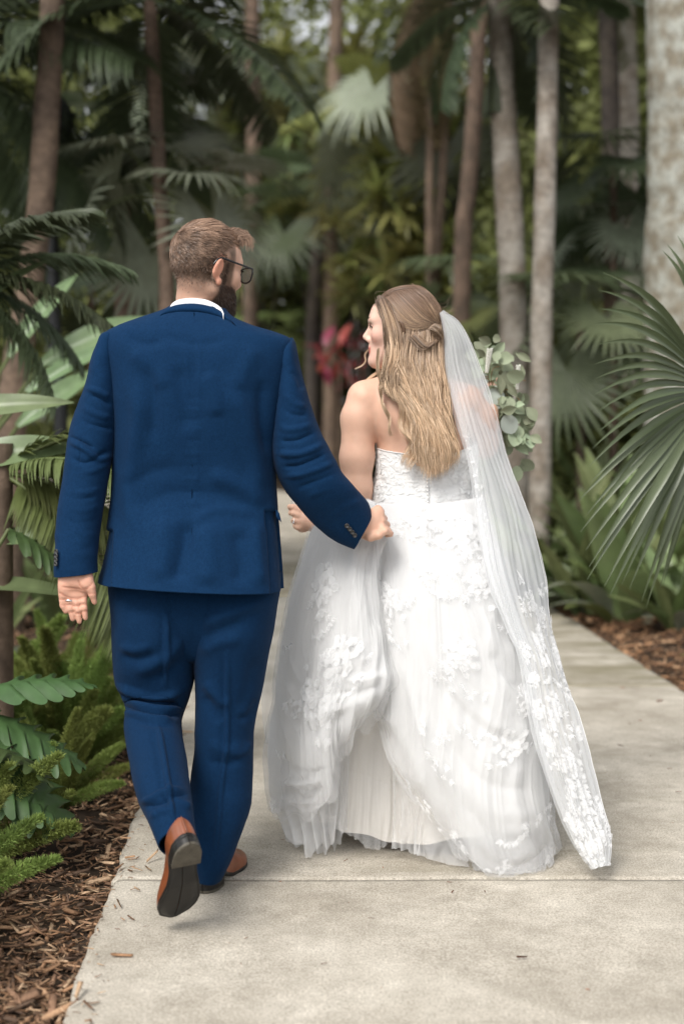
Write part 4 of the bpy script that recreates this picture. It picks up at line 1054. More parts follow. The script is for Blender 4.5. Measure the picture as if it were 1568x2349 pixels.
# halter straps
for pts in ([(950, 842, 4.255), (947, 870, 4.25), (945, 915, 4.225), (952, 966, 4.215), (949, 1002, 4.218), (934, 1040, 4.218)], [(962, 842, 4.255), (985, 880, 4.25), (1015, 930, 4.225), (1030, 980, 4.215), (1036, 1040, 4.23)]):
    c = UU(cr(np.array(pts), 40)); wdt = np.interp(np.linspace(0, 1, 40), [0, .3, .7, 1], [.010, .004, .0035, .006])
    off = np.array([1.0, 0, 0]) * wdt[:, None]
    G = np.stack([c - off, c + np.array([0, -.0025, 0]), c + off], 1); part('strap', G.reshape(-1, 3), gfaces(40, 3), M_lace, gown)

# lining
rows = [(866, 1160, 1088, 1160, 4.335, .12, .11), (812, 1290, 1122, 1290, 4.35, .20, .17), (760, 1460, 1165, 1460, 4.37, .26, .22), (722, 1620, 1200, 1620, 4.39, .31, .26), (706, 1760, 1220, 1760, 4.41, .33, .285), (712, 1862, 1222, 1862, 4.42, .33, .305)]
P, S = loft(rows, nu=360, nv=160, power=2.0); N = outward(P)
thv = np.linspace(0, 2 * np.pi, 360, endpoint=False)[None]; vv = np.linspace(0, 1, 160)[:, None]
D = 0.020 * vv**1.5 * np.sin(9 * thv + 2.2 * np.sin(2 * thv) + 1.5 * vv) + 0.010 * vv * np.sin(17 * thv + 3) + foldfield(P, [([(845, 1630), (820, 1760), (800, 1900)], 14, 0.012), ([(900, 1760), (905, 1860), (898, 1945)], 9, -0.016), ([(925, 1830), (920, 1950)], 8, 0.014), ([(790, 1760), (880, 1795), (940, 1810)], 3, -0.0025), ([(770, 1840), (782, 1920)], 6, -0.012)], 1.0)
P = P + N * D[..., None]
P[..., 2] += 0.014 * np.sin(5 * thv + 1) * vv**6
part('lining', P.reshape(-1, 3), gfaces(160, 360, True), M_lining, gown)

# overskirt, swept up to one side: its hem runs down from left to right
netB = [
 [(850, 1156, 4.18), (905, 1154, 4.15), (945, 1152, 4.135), (985, 1156, 4.13), (1025, 1154, 4.135), (1062, 1148, 4.16), (1092, 1142, 4.22), (1102, 1136, 4.36), (1040, 1126, 4.50)],
 [(845, 1262, 4.12), (915, 1290, 4.05), (960, 1310, 4.02), (1010, 1325, 4.01), (1062, 1330, 4.02), (1110, 1325, 4.06), (1142, 1310, 4.15), (1152, 1300, 4.36), (1080, 1290, 4.60)],
 [(838, 1360, 4.08), (915, 1410, 4.00), (968, 1455, 3.97), (1028, 1485, 3.96), (1092, 1500, 3.97), (1150, 1495, 4.01), (1185, 1470, 4.11), (1195, 1450, 4.36), (1100, 1430, 4.66)],
 [(848, 1450, 4.07), (912, 1530, 3.99), (970, 1600, 3.96), (1035, 1650, 3.95), (1108, 1680, 3.955), (1175, 1670, 3.99), (1215, 1630, 4.09), (1225, 1600, 4.36), (1110, 1570, 4.70)],
 [(852, 1535, 4.06), (908, 1640, 4.00), (972, 1735, 3.96), (1042, 1810, 3.94), (1120, 1855, 3.94), (1195, 1845, 3.97), (1240, 1800, 4.08), (1245, 1750, 4.36), (1118, 1700, 4.73)],
 [(860, 1612, 4.04), (904, 1743, 4.01), (979, 1855, 3.98), (1055, 1952, 3.955), (1132, 2008, 3.94), (1215, 2002, 3.955), (1258, 1962, 4.06), (1250, 1900, 4.36), (1120, 1840, 4.75)],
]
nv_, nu_ = 300, 320
P = patch(netB, nv_, nu_)
N = normals(P); N *= np.sign(-(N[..., 1:2]).mean())
uu = np.linspace(0, 1, nu_)[None]; vv = np.linspace(0, 1, nv_)[:, None]
fB = [
 ([(880, 1240), (872, 1330), (880, 1430), (905, 1530)], 9, -0.014),
 ([(900, 1250), (905, 1360), (930, 1480), (960, 1620), (1000, 1740), (1060, 1850)], 14, 0.016),
 ([(930, 1300), (950, 1420), (985, 1560), (1030, 1690), (1090, 1830)], 15, -0.013),
 ([(905, 1480), (930, 1600), (965, 1700), (1010, 1800), (1055, 1900)], 11, -0.011),
 ([(880, 1560), (910, 1660), (955, 1760), (1010, 1860), (1070, 1950)], 13, 0.012),
 ([(985, 1480), (1040, 1580), (1110, 1650), (1190, 1690)], 16, 0.013), ([(1000, 1540), (1060, 1630), (1140, 1690), (1220, 1710)], 13, -0.013),
 ([(1020, 1620), (1080, 1710), (1160, 1760), (1235, 1770)], 16, 0.012), ([(1020, 1690), (1090, 1780), (1170, 1810), (1240, 1805)], 14, -0.013),
 ([(1040, 1770), (1110, 1850), (1190, 1870), (1245, 1850)], 16, 0.012), ([(1050, 1830), (1120, 1910), (1190, 1930), (1250, 1900)], 13, -0.012),
 ([(1090, 1920), (1140, 1965), (1200, 1965), (1250, 1930)], 13, 0.012),
 ([(1120, 1490), (1165, 1560), (1195, 1590)], 12, -0.020), ([(1140, 1540), (1185, 1610), (1215, 1650)], 12, 0.020), ([(1165, 1470), (1190, 1530), (1200, 1570)], 10, 0.014),
 ([(1040, 1340), (1080, 1430), (1140, 1510)], 20, 0.008), ([(1090, 1330), (1130, 1420), (1175, 1480)], 16, -0.008),
 ([(960, 1180), (968, 1260), (985, 1350)], 12, 0.006), ([(1000, 1180), (1015, 1270), (1040, 1350)], 12, -0.006), ([(1050, 1175), (1070, 1260), (1100, 1330)], 12, 0.006), ([(925, 1175), (925, 1260), (940, 1330)], 10, -0.006),
]
D = 0.45 * foldfield(P, fB, 1.0) + gathers(uu, vv, 71) + 0.0012 * fbm(P * 22, 72, 3)
P = P + N * D[..., None]
P[..., 2] = np.maximum(P[..., 2], 0.006)
OVB, OVBN = P, N
op = np.interp(vv + 0.05 * fbm(np.stack([uu * 7 + 0 * vv, vv * 5 + 0 * uu, 0 * uu * vv], -1), 66, 3), [0, .70, .90, 1.0], [1, .98, .72, .30])
ov = part('overskirt', P.reshape(-1, 3), gfaces(nv_, nu_), M_gownf, gown, col=np.repeat(op.reshape(-1, 1), 3, 1)); ov['label'] = 'train of the skirt sweeping to one side'
# looser sheer layer over it
P2 = OVB + N * (0.008 + 0.010 * vv + 0.010 * vv * fbm(np.stack([uu * 9 + 1.5 * vv, vv * 3 + 0 * uu, 0 * uu * vv + 5], -1), 75, 3))[..., None]
P2[..., 2] = np.maximum(P2[..., 2] - 0.012 * vv**4 * (0.6 + np.sin(40 * uu)), 0.005)
part('tulle_layer', P2[::2, ::2].reshape(-1, 3), gfaces(150, 160), M_sheer2, gown)

# side panel gathered up by the hands
netC = [
 [(722, 1238, 4.45), (706, 1232, 4.32), (722, 1203, 4.25), (752, 1178, 4.20), (785, 1158, 4.17), (820, 1148, 4.15), (850, 1148, 4.13), (875, 1172, 4.11), (894, 1222, 4.04)],
 [(690, 1345, 4.50), (672, 1345, 4.30), (690, 1335, 4.18), (722, 1325, 4.10), (760, 1318, 4.05), (795, 1312, 4.02), (828, 1308, 4.02), (852, 1300, 4.03), (868, 1295, 4.06)],
 [(680, 1470, 4.55), (652, 1470, 4.30), (672, 1465, 4.15), (712, 1455, 4.06), (752, 1445, 4.00), (790, 1432, 3.98), (825, 1418, 3.98), (852, 1405, 4.00), (872, 1392, 4.05)],
 [(670, 1600, 4.60), (634, 1600, 4.30), (655, 1595, 4.14), (700, 1585, 4.03), (745, 1565, 3.97), (790, 1540, 3.95), (835, 1515, 3.95), (868, 1495, 3.98), (890, 1478, 4.03)],
 [(660, 1730, 4.60), (617, 1730, 4.30), (650, 1735, 4.14), (700, 1730, 4.03), (742, 1700, 3.97), (780, 1650, 3.945), (828, 1610, 3.935), (875, 1580, 3.95), (907, 1556, 4.01)],
 [(665, 1850, 4.60), (627, 1856, 4.30), (672, 1864, 4.15), (720, 1860, 4.06), (755, 1828, 4.02), (768, 1758, 4.00), (792, 1692, 3.99), (828, 1656, 4.00), (864, 1610, 4.03)],
]
P = patch(netC, nv_, nu_); N = normals(P); N *= np.sign(-(N[..., 1:2]).mean())
fC = [
 ([(730, 1240), (700, 1340), (680, 1460), (660, 1620), (645, 1780)], 12, 0.014), ([(745, 1250), (720, 1360), (705, 1480), (690, 1620), (672, 1760)], 12, -0.012),
 ([(770, 1240), (752, 1340), (740, 1450), (728, 1580)], 14, 0.010), ([(800, 1240), (785, 1330), (780, 1420), (770, 1520)], 13, -0.012),
 ([(815, 1230), (810, 1320), (815, 1400), (815, 1480)], 12, 0.014), ([(845, 1240), (840, 1310), (848, 1380), (862, 1460)], 8, -0.016), ([(862, 1235), (855, 1290), (862, 1360), (880, 1440)], 7, 0.014),
 ([(835, 1225), (830, 1262), (850, 1250)], 6, 0.010), ([(790, 1200), (800, 1245), (825, 1275)], 8, 0.010), ([(760, 1215), (790, 1260), (805, 1300)], 8, -0.009),
 ([(780, 1560), (830, 1560), (890, 1545)], 9, 0.012), ([(760, 1590), (820, 1588), (880, 1570)], 8, -0.012), ([(750, 1540), (810, 1520), (860, 1500)], 11, 0.008),
 ([(740, 1640), (790, 1620), (850, 1600)], 12, 0.010), ([(700, 1690), (750, 1660), (800, 1640)], 13, -0.010),
 ([(640, 1790), (690, 1800), (740, 1790)], 6, 0.014), ([(635, 1805), (690, 1818), (745, 1810)], 6, -0.016), ([(640, 1828), (690, 1842), (730, 1838)], 6, 0.014), ([(660, 1760), (710, 1775), (755, 1760)], 8, -0.010),
 ([(720, 1620), (705, 1700), (700, 1780)], 14, 0.008),
]
D = 0.62 * foldfield(P, fC, 1.0) + gathers(uu, vv, 81) + 0.0012 * fbm(P * 22, 82, 3)
P = P + N * D[..., None]; OVC, OVCN = P, N
op = np.interp(vv + 0.05 * fbm(np.stack([uu * 7 + 0 * vv, vv * 5 + 0 * uu, 0 * uu * vv], -1), 67, 3), [0, .72, .90, 1.0], [1, .97, .75, .42]) * np.interp(uu, [0, .1, .2, 1], [.7, .85, .97, .98])
sp = part('side_drape', P.reshape(-1, 3), gfaces(nv_, nu_), M_gownf, gown, col=np.repeat(op.reshape(-1, 1), 3, 1)); sp['label'] = 'side of the skirt gathered up by hand'
P2 = OVC + N * (0.008 + 0.010 * vv + 0.010 * vv * fbm(np.stack([uu * 9 + 0 * vv, vv * 3 + 0 * uu, 0 * uu * vv + 15], -1), 85, 3))[..., None]
P2[..., 2] -= 0.016 * vv**4 * (0.6 + np.sin(37 * uu))
part('tulle_layer', P2[::2, ::2].reshape(-1, 3), gfaces(150, 160), M_sheer2, gown)

# sheer petticoat showing below both
def ruffle(net, nv, nu, waves, amp, seed, hem, name='petticoat', m=M_sheer):
    P = patch(net, nv, nu); N = normals(P); u = np.linspace(0, 1, nu)[None]; v = np.linspace(0, 1, nv)[:, None]
    N *= np.sign(-(N[..., 1:2]).mean())
    D = amp * v**0.8 * np.sin(2 * np.pi * waves * (u + 0.05 * fbm(np.stack([u * 6 + 0 * v, 2 * v + 0 * u, 0 * u * v], -1), seed, 2)))
    P = P + N * D[..., None]
    P[..., 2] += hem * v**5 * fbm(np.stack([u * waves * 1.3 + 0 * v, 0 * u * v, 0 * u * v + 1], -1), seed + 2, 3)
    P[..., 2] = np.maximum(P[..., 2], 0.004)
    return part(name, P.reshape(-1, 3), gfaces(nv, nu), m, gown)
n1 = [[(628, 1700, 4.30), (650, 1740, 4.14), (700, 1750, 4.09), (745, 1735, 4.07), (790, 1690, 4.08)], [(632, 1820, 4.28), (665, 1850, 4.14), (708, 1860, 4.09), (748, 1845, 4.07), (788, 1805, 4.08)], [(656, 1925, 4.20), (690, 1944, 4.11), (722, 1948, 4.085), (755, 1932, 4.08), (782, 1912, 4.085)]]
ruffle(n1, 90, 160, 6, 0.016, 91, 0.020)
n1b = [[(p[0] + 12, p[1] + 4, p[2] + 0.05) for p in r] for r in n1]; ruffle(n1b, 90, 160, 7, 0.014, 191, 0.02)
n2 = [[(900, 1760, 4.10), (940, 1812, 4.07), (985, 1865, 4.05), (1060, 1945, 4.02)], [(900, 1850, 4.09), (944, 1890, 4.06), (975, 1920, 4.04), (1070, 1965, 4.01)], [(897, 1942, 4.08), (946, 1956, 4.06), (975, 1972, 4.03), (1075, 1984, 4.0)]]
ruffle(n2, 80, 160, 7, 0.010, 95, 0.006)
n3 = [[(1075, 1940, 4.02), (1140, 1990, 3.99), (1210, 1980, 4.0), (1262, 1930, 4.1)], [(1080, 1975, 4.0), (1140, 2006, 3.96), (1212, 2006, 3.965), (1268, 1965, 4.05)], [(1090, 1996, 3.97), (1145, 2016, 3.945), (1210, 2012, 3.955), (1262, 1986, 4.0)]]
ruffle(n3, 60, 200, 11, 0.014, 97, 0.010); ruffle([[(p[0] + 5, p[1] - 6, p[2] + .03) for p in r_] for r_ in n3], 60, 200, 8, 0.016, 197, 0.012)
ruffle([[(790, 1690, 4.075), (828, 1652, 4.06), (866, 1625, 4.055), (905, 1750, 4.06)], [(785, 1800, 4.08), (825, 1800, 4.065), (866, 1810, 4.06), (905, 1850, 4.065)], [(778, 1906, 4.085), (815, 1928, 4.07), (860, 1944, 4.065), (902, 1942, 4.07)]], 80, 160, 6, 0.008, 111, 0.010, 'petticoat', M_sheer2)
n4 = [[(640, 1370, 4.36), (668, 1370, 4.30)], [(612, 1470, 4.38), (655, 1480, 4.32)], [(598, 1550, 4.39), (640, 1590, 4.32)], [(602, 1640, 4.38), (630, 1660, 4.32)], [(614, 1700, 4.37), (624, 1705, 4.32)]]
ruffle(n4, 80, 30, 1.2, 0.008, 99, 0.01, 'tulle_layer')

# ---------------- lace: raised petals and leaves laid on the cloth
def surf(P, u, v):
    nv, nu, _ = P.shape; x = np.clip(u * (nu - 1), 0, nu - 1.001); y = np.clip(v * (nv - 1), 0, nv - 1.001)
    i, j = y.astype(int), x.astype(int); fy, fx = (y - i)[..., None], (x - j)[..., None]
    return P[i, j] * (1 - fy) * (1 - fx) + P[i, j + 1] * (1 - fy) * fx + P[i + 1, j] * fy * (1 - fx) + P[i + 1, j + 1] * fy * fx
def petal_patch(P, N, u0, v0, cx, cy, ang, ln, wd, lift=0.0025):
    """one petal at offset (cx, cy) metres from (u0, v0), as a domed little sheet with a raised rim"""
    a = np.linspace(0, 1, 6); b = np.linspace(-1, 1, 5); A, Bm = np.meshgrid(a, b, indexing='ij')
    wv = np.sin(np.pi * np.clip(A * 0.92 + 0.04, 0, 1))**0.7
    lx = cx + ln * A * math.cos(ang) - wd * Bm * wv * math.sin(ang); ly = cy + ln * A * math.sin(ang) + wd * Bm * wv * math.cos(ang)
    d = 0.01
    p0 = surf(P, np.array(u0), np.array(v0)); su = np.linalg.norm(surf(P, np.array(u0 + d), np.array(v0)) - p0) / d; sv_ = np.linalg.norm(surf(P, np.array(u0), np.array(v0 + d)) - p0) / d
    uu_, vv_ = u0 + lx / max(su, .2), v0 + ly / max(sv_, .2)
    n = surf(N, np.clip(uu_, 0, 1), np.clip(vv_, 0, 1))
    h = lift + 0.0012 * np.abs(Bm)**2 + 0.0006 * A
    G = surf(P, np.clip(uu_, 0, 1), np.clip(vv_, 0, 1)) + n * h[..., None]
    return G.reshape(-1, 3), gfaces(6, 5)
def flower(P, N, u0, v0, size, seed, kind='flower', parent=None, lift=0.007, name='lace_flower'):
    r = random.Random(seed); L = []; lift = lift + (0.012 * v0 if parent is None else 0)
    if kind == 'flower':
        for ringn, rad, n in ((0, 0.0, 5), (1, 0.30, 8), (2, 0.58, 11), (3, 0.82, 13)):
            for k in range(n):
                if ringn == 3 and r.random() < .35: continue
                a = 2 * math.pi * (k + 0.5 * ringn) / n + r.uniform(-.3, .3); rr = rad + r.uniform(-.08, .08)
                L.append(petal_patch(P, N, u0, v0, size * rr * math.cos(a), size * rr * math.sin(a), a + r.uniform(-.5, .5), size * r.uniform(.36, .48), size * r.uniform(.19, .27), lift + 0.0009 * (3 - ringn)))
    if kind in ('spray', 'flower'):
        for k in range(7 if kind == 'spray' else 3):
            a0 = r.uniform(0.3, 2.6); d = size * r.uniform(.9, 1.9)
            for j in range(3): L.append(petal_patch(P, N, u0, v0, d * math.cos(a0) * .9, d * math.sin(a0), a0 + (j - 1) * 0.7, size * r.uniform(.4, .62), size * r.uniform(.09, .15), lift))
    V, Fc = joinm(L); o = part(name, V, Fc, M_lacev, parent or gown); o['kind'] = 'stuff'; return o
def near_uv(P, px, py):
    q = proj(P); d = (q[..., 0] - px)**2 + (q[..., 1] - py)**2 + (P[..., 1] > 4.35) * 1e6
    i, j = np.unravel_index(d.argmin(), d.shape); return j / (P.shape[1] - 1), i / (P.shape[0] - 1)
for k, (px, py, s_, kd) in enumerate([(742, 1345, .040, 'flower'), (735, 1400, .026, 'spray'), (790, 1500, .036, 'flower'), (735, 1470, .03, 'spray'), (720, 1600, .036, 'flower'), (765, 1612, .034, 'flower'), (692, 1575, .028, 'spray'), (650, 1700, .022, 'spray'), (800, 1545, .022, 'spray'), (640, 1850, .02, 'flower'), (665, 1460, .02, 'spray')]):
    flower(OVC, OVCN, *near_uv(OVC, px, py), s_ * 1.45, 300 + k, kd)
for k, (px, py, s_, kd) in enumerate([(965, 1200, .034, 'flower'), (1045, 1225, .042, 'flower'), (1105, 1250, .032, 'flower'), (1020, 1180, .024, 'spray'), (1060, 1280, .03, 'spray'), (910, 1175, .02, 'spray'), (915, 1330, .03, 'spray'), (900, 1380, .026, 'flower'), (915, 1440, .022, 'spray'), (1010, 1330, .024, 'spray'), (960, 1290, .02, 'spray'),
        (1090, 1340, .03, 'flower'), (1055, 1500, .034, 'flower'), (1010, 1520, .022, 'spray'), (1145, 1400, .022, 'spray'), (1190, 1375, .022, 'spray'), (990, 1640, .024, 'spray'), (1010, 1720, .024, 'spray'), (1160, 1710, .030, 'flower'), (960, 1790, .024, 'spray'), (1080, 1660, .02, 'spray'), (1190, 1600, .022, 'flower'), (1225, 1830, .026, 'spray'), (1160, 1880, .026, 'spray'), (1060, 1900, .02, 'spray'), (1130, 1960, .018, 'spray'), (1000, 1870, .018, 'spray'), (1080, 1560, .018, 'spray')]):
    flower(OVB, OVBN, *near_uv(OVB, px, py), s_ * 1.45, 400 + k, kd)
L = []; r = random.Random(5)
for k in range(260):      # all-over lace of the bodice
    u0, v0 = r.uniform(0.5, 1.0), r.uniform(0.08, 0.97)
    L.append(petal_patch(BOD, BODN, u0, v0, 0, 0, r.uniform(0, 6.3), r.uniform(.012, .024), r.uniform(.004, .008), 0.0006))
V, Fc = joinm(L); part('bodice_lace', V, Fc, M_lace, gown)['kind'] = 'stuff'

# ---------------- veil
ve = [(1008, 718, 1016, 712, 4.27, 4.30), (1018, 770, 1060, 750, 4.255, 4.36), (1022, 850, 1100, 845, 4.225, 4.38), (1045, 950, 1138, 960, 4.18, 4.37), (1078, 1060, 1172, 1075, 4.14, 4.34), (1096, 1180, 1215, 1190, 4.09, 4.31), (1120, 1320, 1248, 1320, 3.99, 4.28), (1165, 1440, 1264, 1443, 3.96, 4.22), (1197, 1516, 1283, 1513, 3.95, 4.16), (1229, 1683, 1338, 1683, 3.93, 4.06), (1280, 1843, 1378, 1840, 3.925, 4.02), (1320, 1935, 1400, 1925, 3.92, 3.98), (1360, 1991, 1396, 1985, 3.915, 3.95)]
VEILS = []
veil = thing('veil', (0, 0, 0)); veil.parent = bride
for layer in range(2):
    net = []
    for (ix, iy, ox, oy, yi, yo) in ve:
        row = []
        for s in np.linspace(0, 1, 5):
            sh = 0 if layer == 0 else (3 * math.sin(s * 3.1))
            row.append((ix + (ox - ix) * s - sh - (8 * layer) * (1 - s), iy + (oy - iy) * s, yi + (yo - yi) * s**1.6 - 0.05 * math.sin(math.pi * s) * (1 - layer) + 0.045 * layer))
        net.append(row)
    P = patch(net, 320, 120); N = normals(P); N *= np.sign(-(N[..., 1:2]).mean())
    u = np.linspace(0, 1, 120)[None]; v = np.linspace(0, 1, 320)[:, None]
    A = np.interp(v, [0, .1, .4, .8, 1], [.001, .002, .003, .0045, .004])
    ph = 2 * np.pi * (7 + 2 * layer) * (u + 0.07 * fbm(np.stack([u * 3 + 0 * v, v * 2.5 + 0 * u, 0 * u * v + layer], -1), 101, 2))
    P = P + N * (A * np.sin(ph) + A * 0.5 * np.sin(2.3 * ph + 1))[..., None] + N * (0.003 * fbm(P * 14, 103, 2))[..., None]
    P[..., 2] = np.maximum(P[..., 2], 0.008)
    VEILS.append((P, N)); part('veil_layer', P.reshape(-1, 3), gfaces(320, 120), M_veil, veil)
    e = P[:, -1]; V, Fc = tube(e[::2], 0.0012, 5); part('veil_edge', V, Fc, M_lace, veil)
r = random.Random(12)
for k in range(84):      # lace border on the lower veil
    v0 = 0.50 + 0.48 * (k + r.random()) / 84; u0 = min(max(r.gauss(0.55, 0.25), 0.1), 0.93)
    if v0 < 0.62: u0 = r.uniform(.45, .95)
    flower(VEILS[0][0], VEILS[0][1], u0, v0, r.uniform(.018, .032), 700 + k, 'flower' if r.random() < .55 else 'spray', veil, 0.004)
for k in range(10):
    flower(VEILS[0][0], VEILS[0][1], r.uniform(.02, .10), 0.28 + 0.02 * k, r.uniform(.012, .02), 780 + k, 'spray', veil, 0.004)

# ---------------- hair: locks of strands
rs = np.random.RandomState(3)
def skull_y(px, py, off=1.05):
    """distance of the near side of the (padded) skull along the viewing ray"""
    d = np.stack([(px - 784) / F, np.ones_like(px), -(py - HOR) / F], -1); o = np.array([0, 0, CAM_H])
    c = ThB + RhB @ np.array([0, -.012, .030]); rad = np.array([.0765, .096, .086]) * np.asarray(off)[..., None]
    oo = ((o - c) @ RhB) / rad; dd = (d @ RhB) / rad
    a = (dd**2).sum(-1); b = (dd * oo).sum(-1); cc = (oo**2).sum(-1) - 1; disc = b * b - a * cc
    return np.where(disc > 0, (-b - np.sqrt(np.maximum(disc, 0))) / a, -b / a)
VH, FH, CH = [], [], []
def lock(guides, n, m=28, w=0.0017, jit=2.2, wave=0.0, wl=110.0, dark=0.0, tipc=1.0, scalp=1.0, spread=(1.0, 1.0), yadd=0.0, fly=0.0, short=0.0):
    """strands between neighbouring guide polylines of (px, py[, Y])"""
    G = [cr(np.array([(p + (np.nan,))[:3] if len(p) == 2 else p for p in g], float)[:, :2], m) for g in guides]
    GY = []
    for g in guides:
        if len(g[0]) > 2: GY.append(cr(np.array([[p[2]] for p in g], float), m)[:, 0])
        else: GY.append(np.full(m, np.nan))
    G = np.array(G); GY = np.array(GY); k = len(G)
    t = rs.rand(n) * (k - 1); i = np.minimum(t.astype(int), max(k - 2, 0)); f = (t - i)[:, None, None]
    if k > 1: Q = G[i] * (1 - f) + G[i + 1] * f; QY = GY[i] * (1 - f[..., 0]) + GY[i + 1] * f[..., 0]
    else: Q = np.repeat(G, n, 0); QY = np.repeat(GY, n, 0)
    if short:
        le = (1 - short * rs.rand(n)**1.5)[:, None] * np.linspace(0, m - 1, m)[None]; i0 = np.minimum(le.astype(int), m - 2); fr_ = le - i0; rws = np.arange(n)[:, None]
        Q = Q[rws, i0] * (1 - fr_)[..., None] + Q[rws, i0 + 1] * fr_[..., None]; QY = QY[rws, i0] * (1 - fr_) + QY[rws, i0 + 1] * fr_
    s = np.linspace(0, 1, m)[None]
    cid = rs.randint(0, max(2, n // 60), n)          # clumps share their offsets
    co = rs.randn(n, 2)[cid] * jit * 1.2; so_ = rs.randn(n, 2) * jit * 0.6
    Q = Q + (co + so_)[:, None, :] * (spread[0] * (1 - s) + spread[1] * s)[..., None]
    phs = rs.rand(n)[cid] * 3.6 + rs.randn(n) * 0.18
    L_ = np.cumsum(np.r_[0, np.linalg.norm(np.diff(G.mean(0), axis=0), axis=1)])[None]
    Q[..., 0] += wave * np.minimum(s * 1.6, 1) * np.sin(2 * np.pi * L_ / wl + phs[:, None]); 
    if fly: Q += (rs.randn(n, 2) * fly)[:, None, :] * (s**2)[..., None]
    Yk = skull_y(Q[..., 0], Q[..., 1], 1.12 + 0.04 * rs.rand(n)[:, None]) if np.isnan(QY).any() else QY + rs.randn(n)[cid][:, None] * 0.006 + 0.006 * rs.randn(n)[:, None]
    Yk = Yk + 0.012 * (wave > 0) * np.minimum(s * 1.6, 1) * np.sin(2 * np.pi * L_ / (wl * 0.8) + phs[:, None] * 1.7) + yadd
    W = UU(np.concatenate([Q, Yk[..., None]], -1))
    root = np.array([0.20, 0.125, 0.085]); tip = np.array([0.68, 0.48, 0.31]) * tipc
    g = np.clip((Q[..., 1] - 690) / 330.0, 0, 1) ** 0.8
    hl = (rs.rand(n)[cid][:, None] < 0.42) * (0.16 + 0.25 * rs.rand(n)[:, None])
    g = np.clip(g + hl * np.clip((Q[..., 1] - 675) / 50, 0, 1), 0, 1) * (1 - dark)
    C = root * (1 - g[..., None]) + tip * g[..., None]
    C = C * (0.48 + 0.85 * rs.rand(n)[cid][:, None, None]) * (0.85 + 0.3 * rs.rand(n)[:, None, None])
    V, Fq, Cc = ribbons(W, np.broadcast_to(w * np.interp(s, [0, .1, .8, 1], [.7, 1, .9, .15]), (n, m)), C)
    off = sum(len(x) for x in VH); VH.append(V); FH.append(Fq + off); CH.append(Cc)
# under layer, dark
lock([[(895, 739, 4.295), (893, 830, 4.27), (915, 880, 4.27), (940, 960, 4.225)], [(940, 744, 4.285), (940, 840, 4.255), (955, 900, 4.245), (975, 1000, 4.215)], [(1005, 734, 4.3), (1010, 840, 4.26), (1020, 920, 4.245), (1035, 1010, 4.225)]], 1300, w=0.0032, dark=0.75, jit=5)
# crown swept back to the knot
A = [[(863, 697), (880, 735), (915, 762), (960, 766), (998, 750)], [(872, 683), (900, 725), (938, 750), (998, 748)], [(893, 670), (925, 705), (958, 735), (1000, 745)], [(918, 660), (950, 690), (978, 718), (1003, 742)], [(945, 656), (974, 678), (994, 706), (1008, 738)], [(968, 661), (992, 684), (1008, 712), (1013, 740)]]
lock(A, 2600, m=22, w=0.0015, jit=1.6)
lock([[(863, 692), (890, 668), (930, 657), (970, 662), (1005, 700), (1012, 735)], [(868, 690), (900, 672), (935, 664), (968, 672), (1000, 705), (1010, 738)]], 500, m=20, jit=1.2, w=0.0014)
lock([[(998, 742, 4.235), (1008, 752, 4.225), (1014, 768, 4.235), (1006, 780, 4.25)], [(985, 752, 4.23), (1000, 760, 4.22), (1012, 775, 4.235), (1004, 788, 4.25)]], 260, m=14, jit=1.5, w=0.0016)
lock([[(955, 765, 4.24), (985, 790, 4.225), (1004, 778, 4.235)], [(940, 770, 4.24), (970, 800, 4.225), (1004, 785, 4.24)]], 240, m=14, jit=2, w=0.0016, dark=.3)
# front, framing the face
Bk = [[(868, 690, 4.285), (884, 745, 4.252), (889, 800, 4.242), (882, 850, 4.238), (876, 890, 4.23)], [(873, 686, 4.275), (894, 750, 4.246), (898, 810, 4.236), (890, 860, 4.230), (892, 905, 4.22)], [(880, 688, 4.27), (908, 760, 4.243), (908, 820, 4.230), (898, 862, 4.225), (912, 920, 4.208)], [(892, 700, 4.26), (918, 770, 4.24), (918, 830, 4.23), (908, 868, 4.220), (930, 925, 4.203)]]
lock(Bk, 1500, wave=4, wl=130, jit=3.0, w=0.0016)
# long waves down the back
Ck = [[(900, 746, 4.28), (893, 815, 4.235), (910, 862, 4.225), (942, 925, 4.20), (954, 985, 4.195), (970, 1040, 4.19)], [(922, 754, 4.275), (914, 822, 4.23), (930, 882, 4.22), (960, 950, 4.195), (968, 1020, 4.19), (978, 1075, 4.185)],
      [(950, 761, 4.27), (946, 832, 4.225), (962, 900, 4.21), (982, 970, 4.19), (990, 1035, 4.185), (996, 1090, 4.18)], [(980, 758, 4.275), (984, 832, 4.23), (992, 900, 4.21), (1006, 975, 4.19), (1014, 1040, 4.185), (1012, 1086, 4.18)],
      [(1004, 746, 4.285), (1012, 832, 4.24), (1020, 905, 4.22), (1030, 980, 4.20), (1040, 1030, 4.195), (1036, 1062, 4.19)]]
lock(Ck, 4200, m=36, wave=5.5, wl=140, jit=4.2, w=0.0013, spread=(0.8, 1.2), tipc=0.95, short=0.34)
lock(Ck[1:4], 1300, m=36, wave=6.5, wl=130, jit=5.5, w=0.0012, spread=(0.6, 1.4), yadd=-0.010, tipc=1.1, short=0.25)
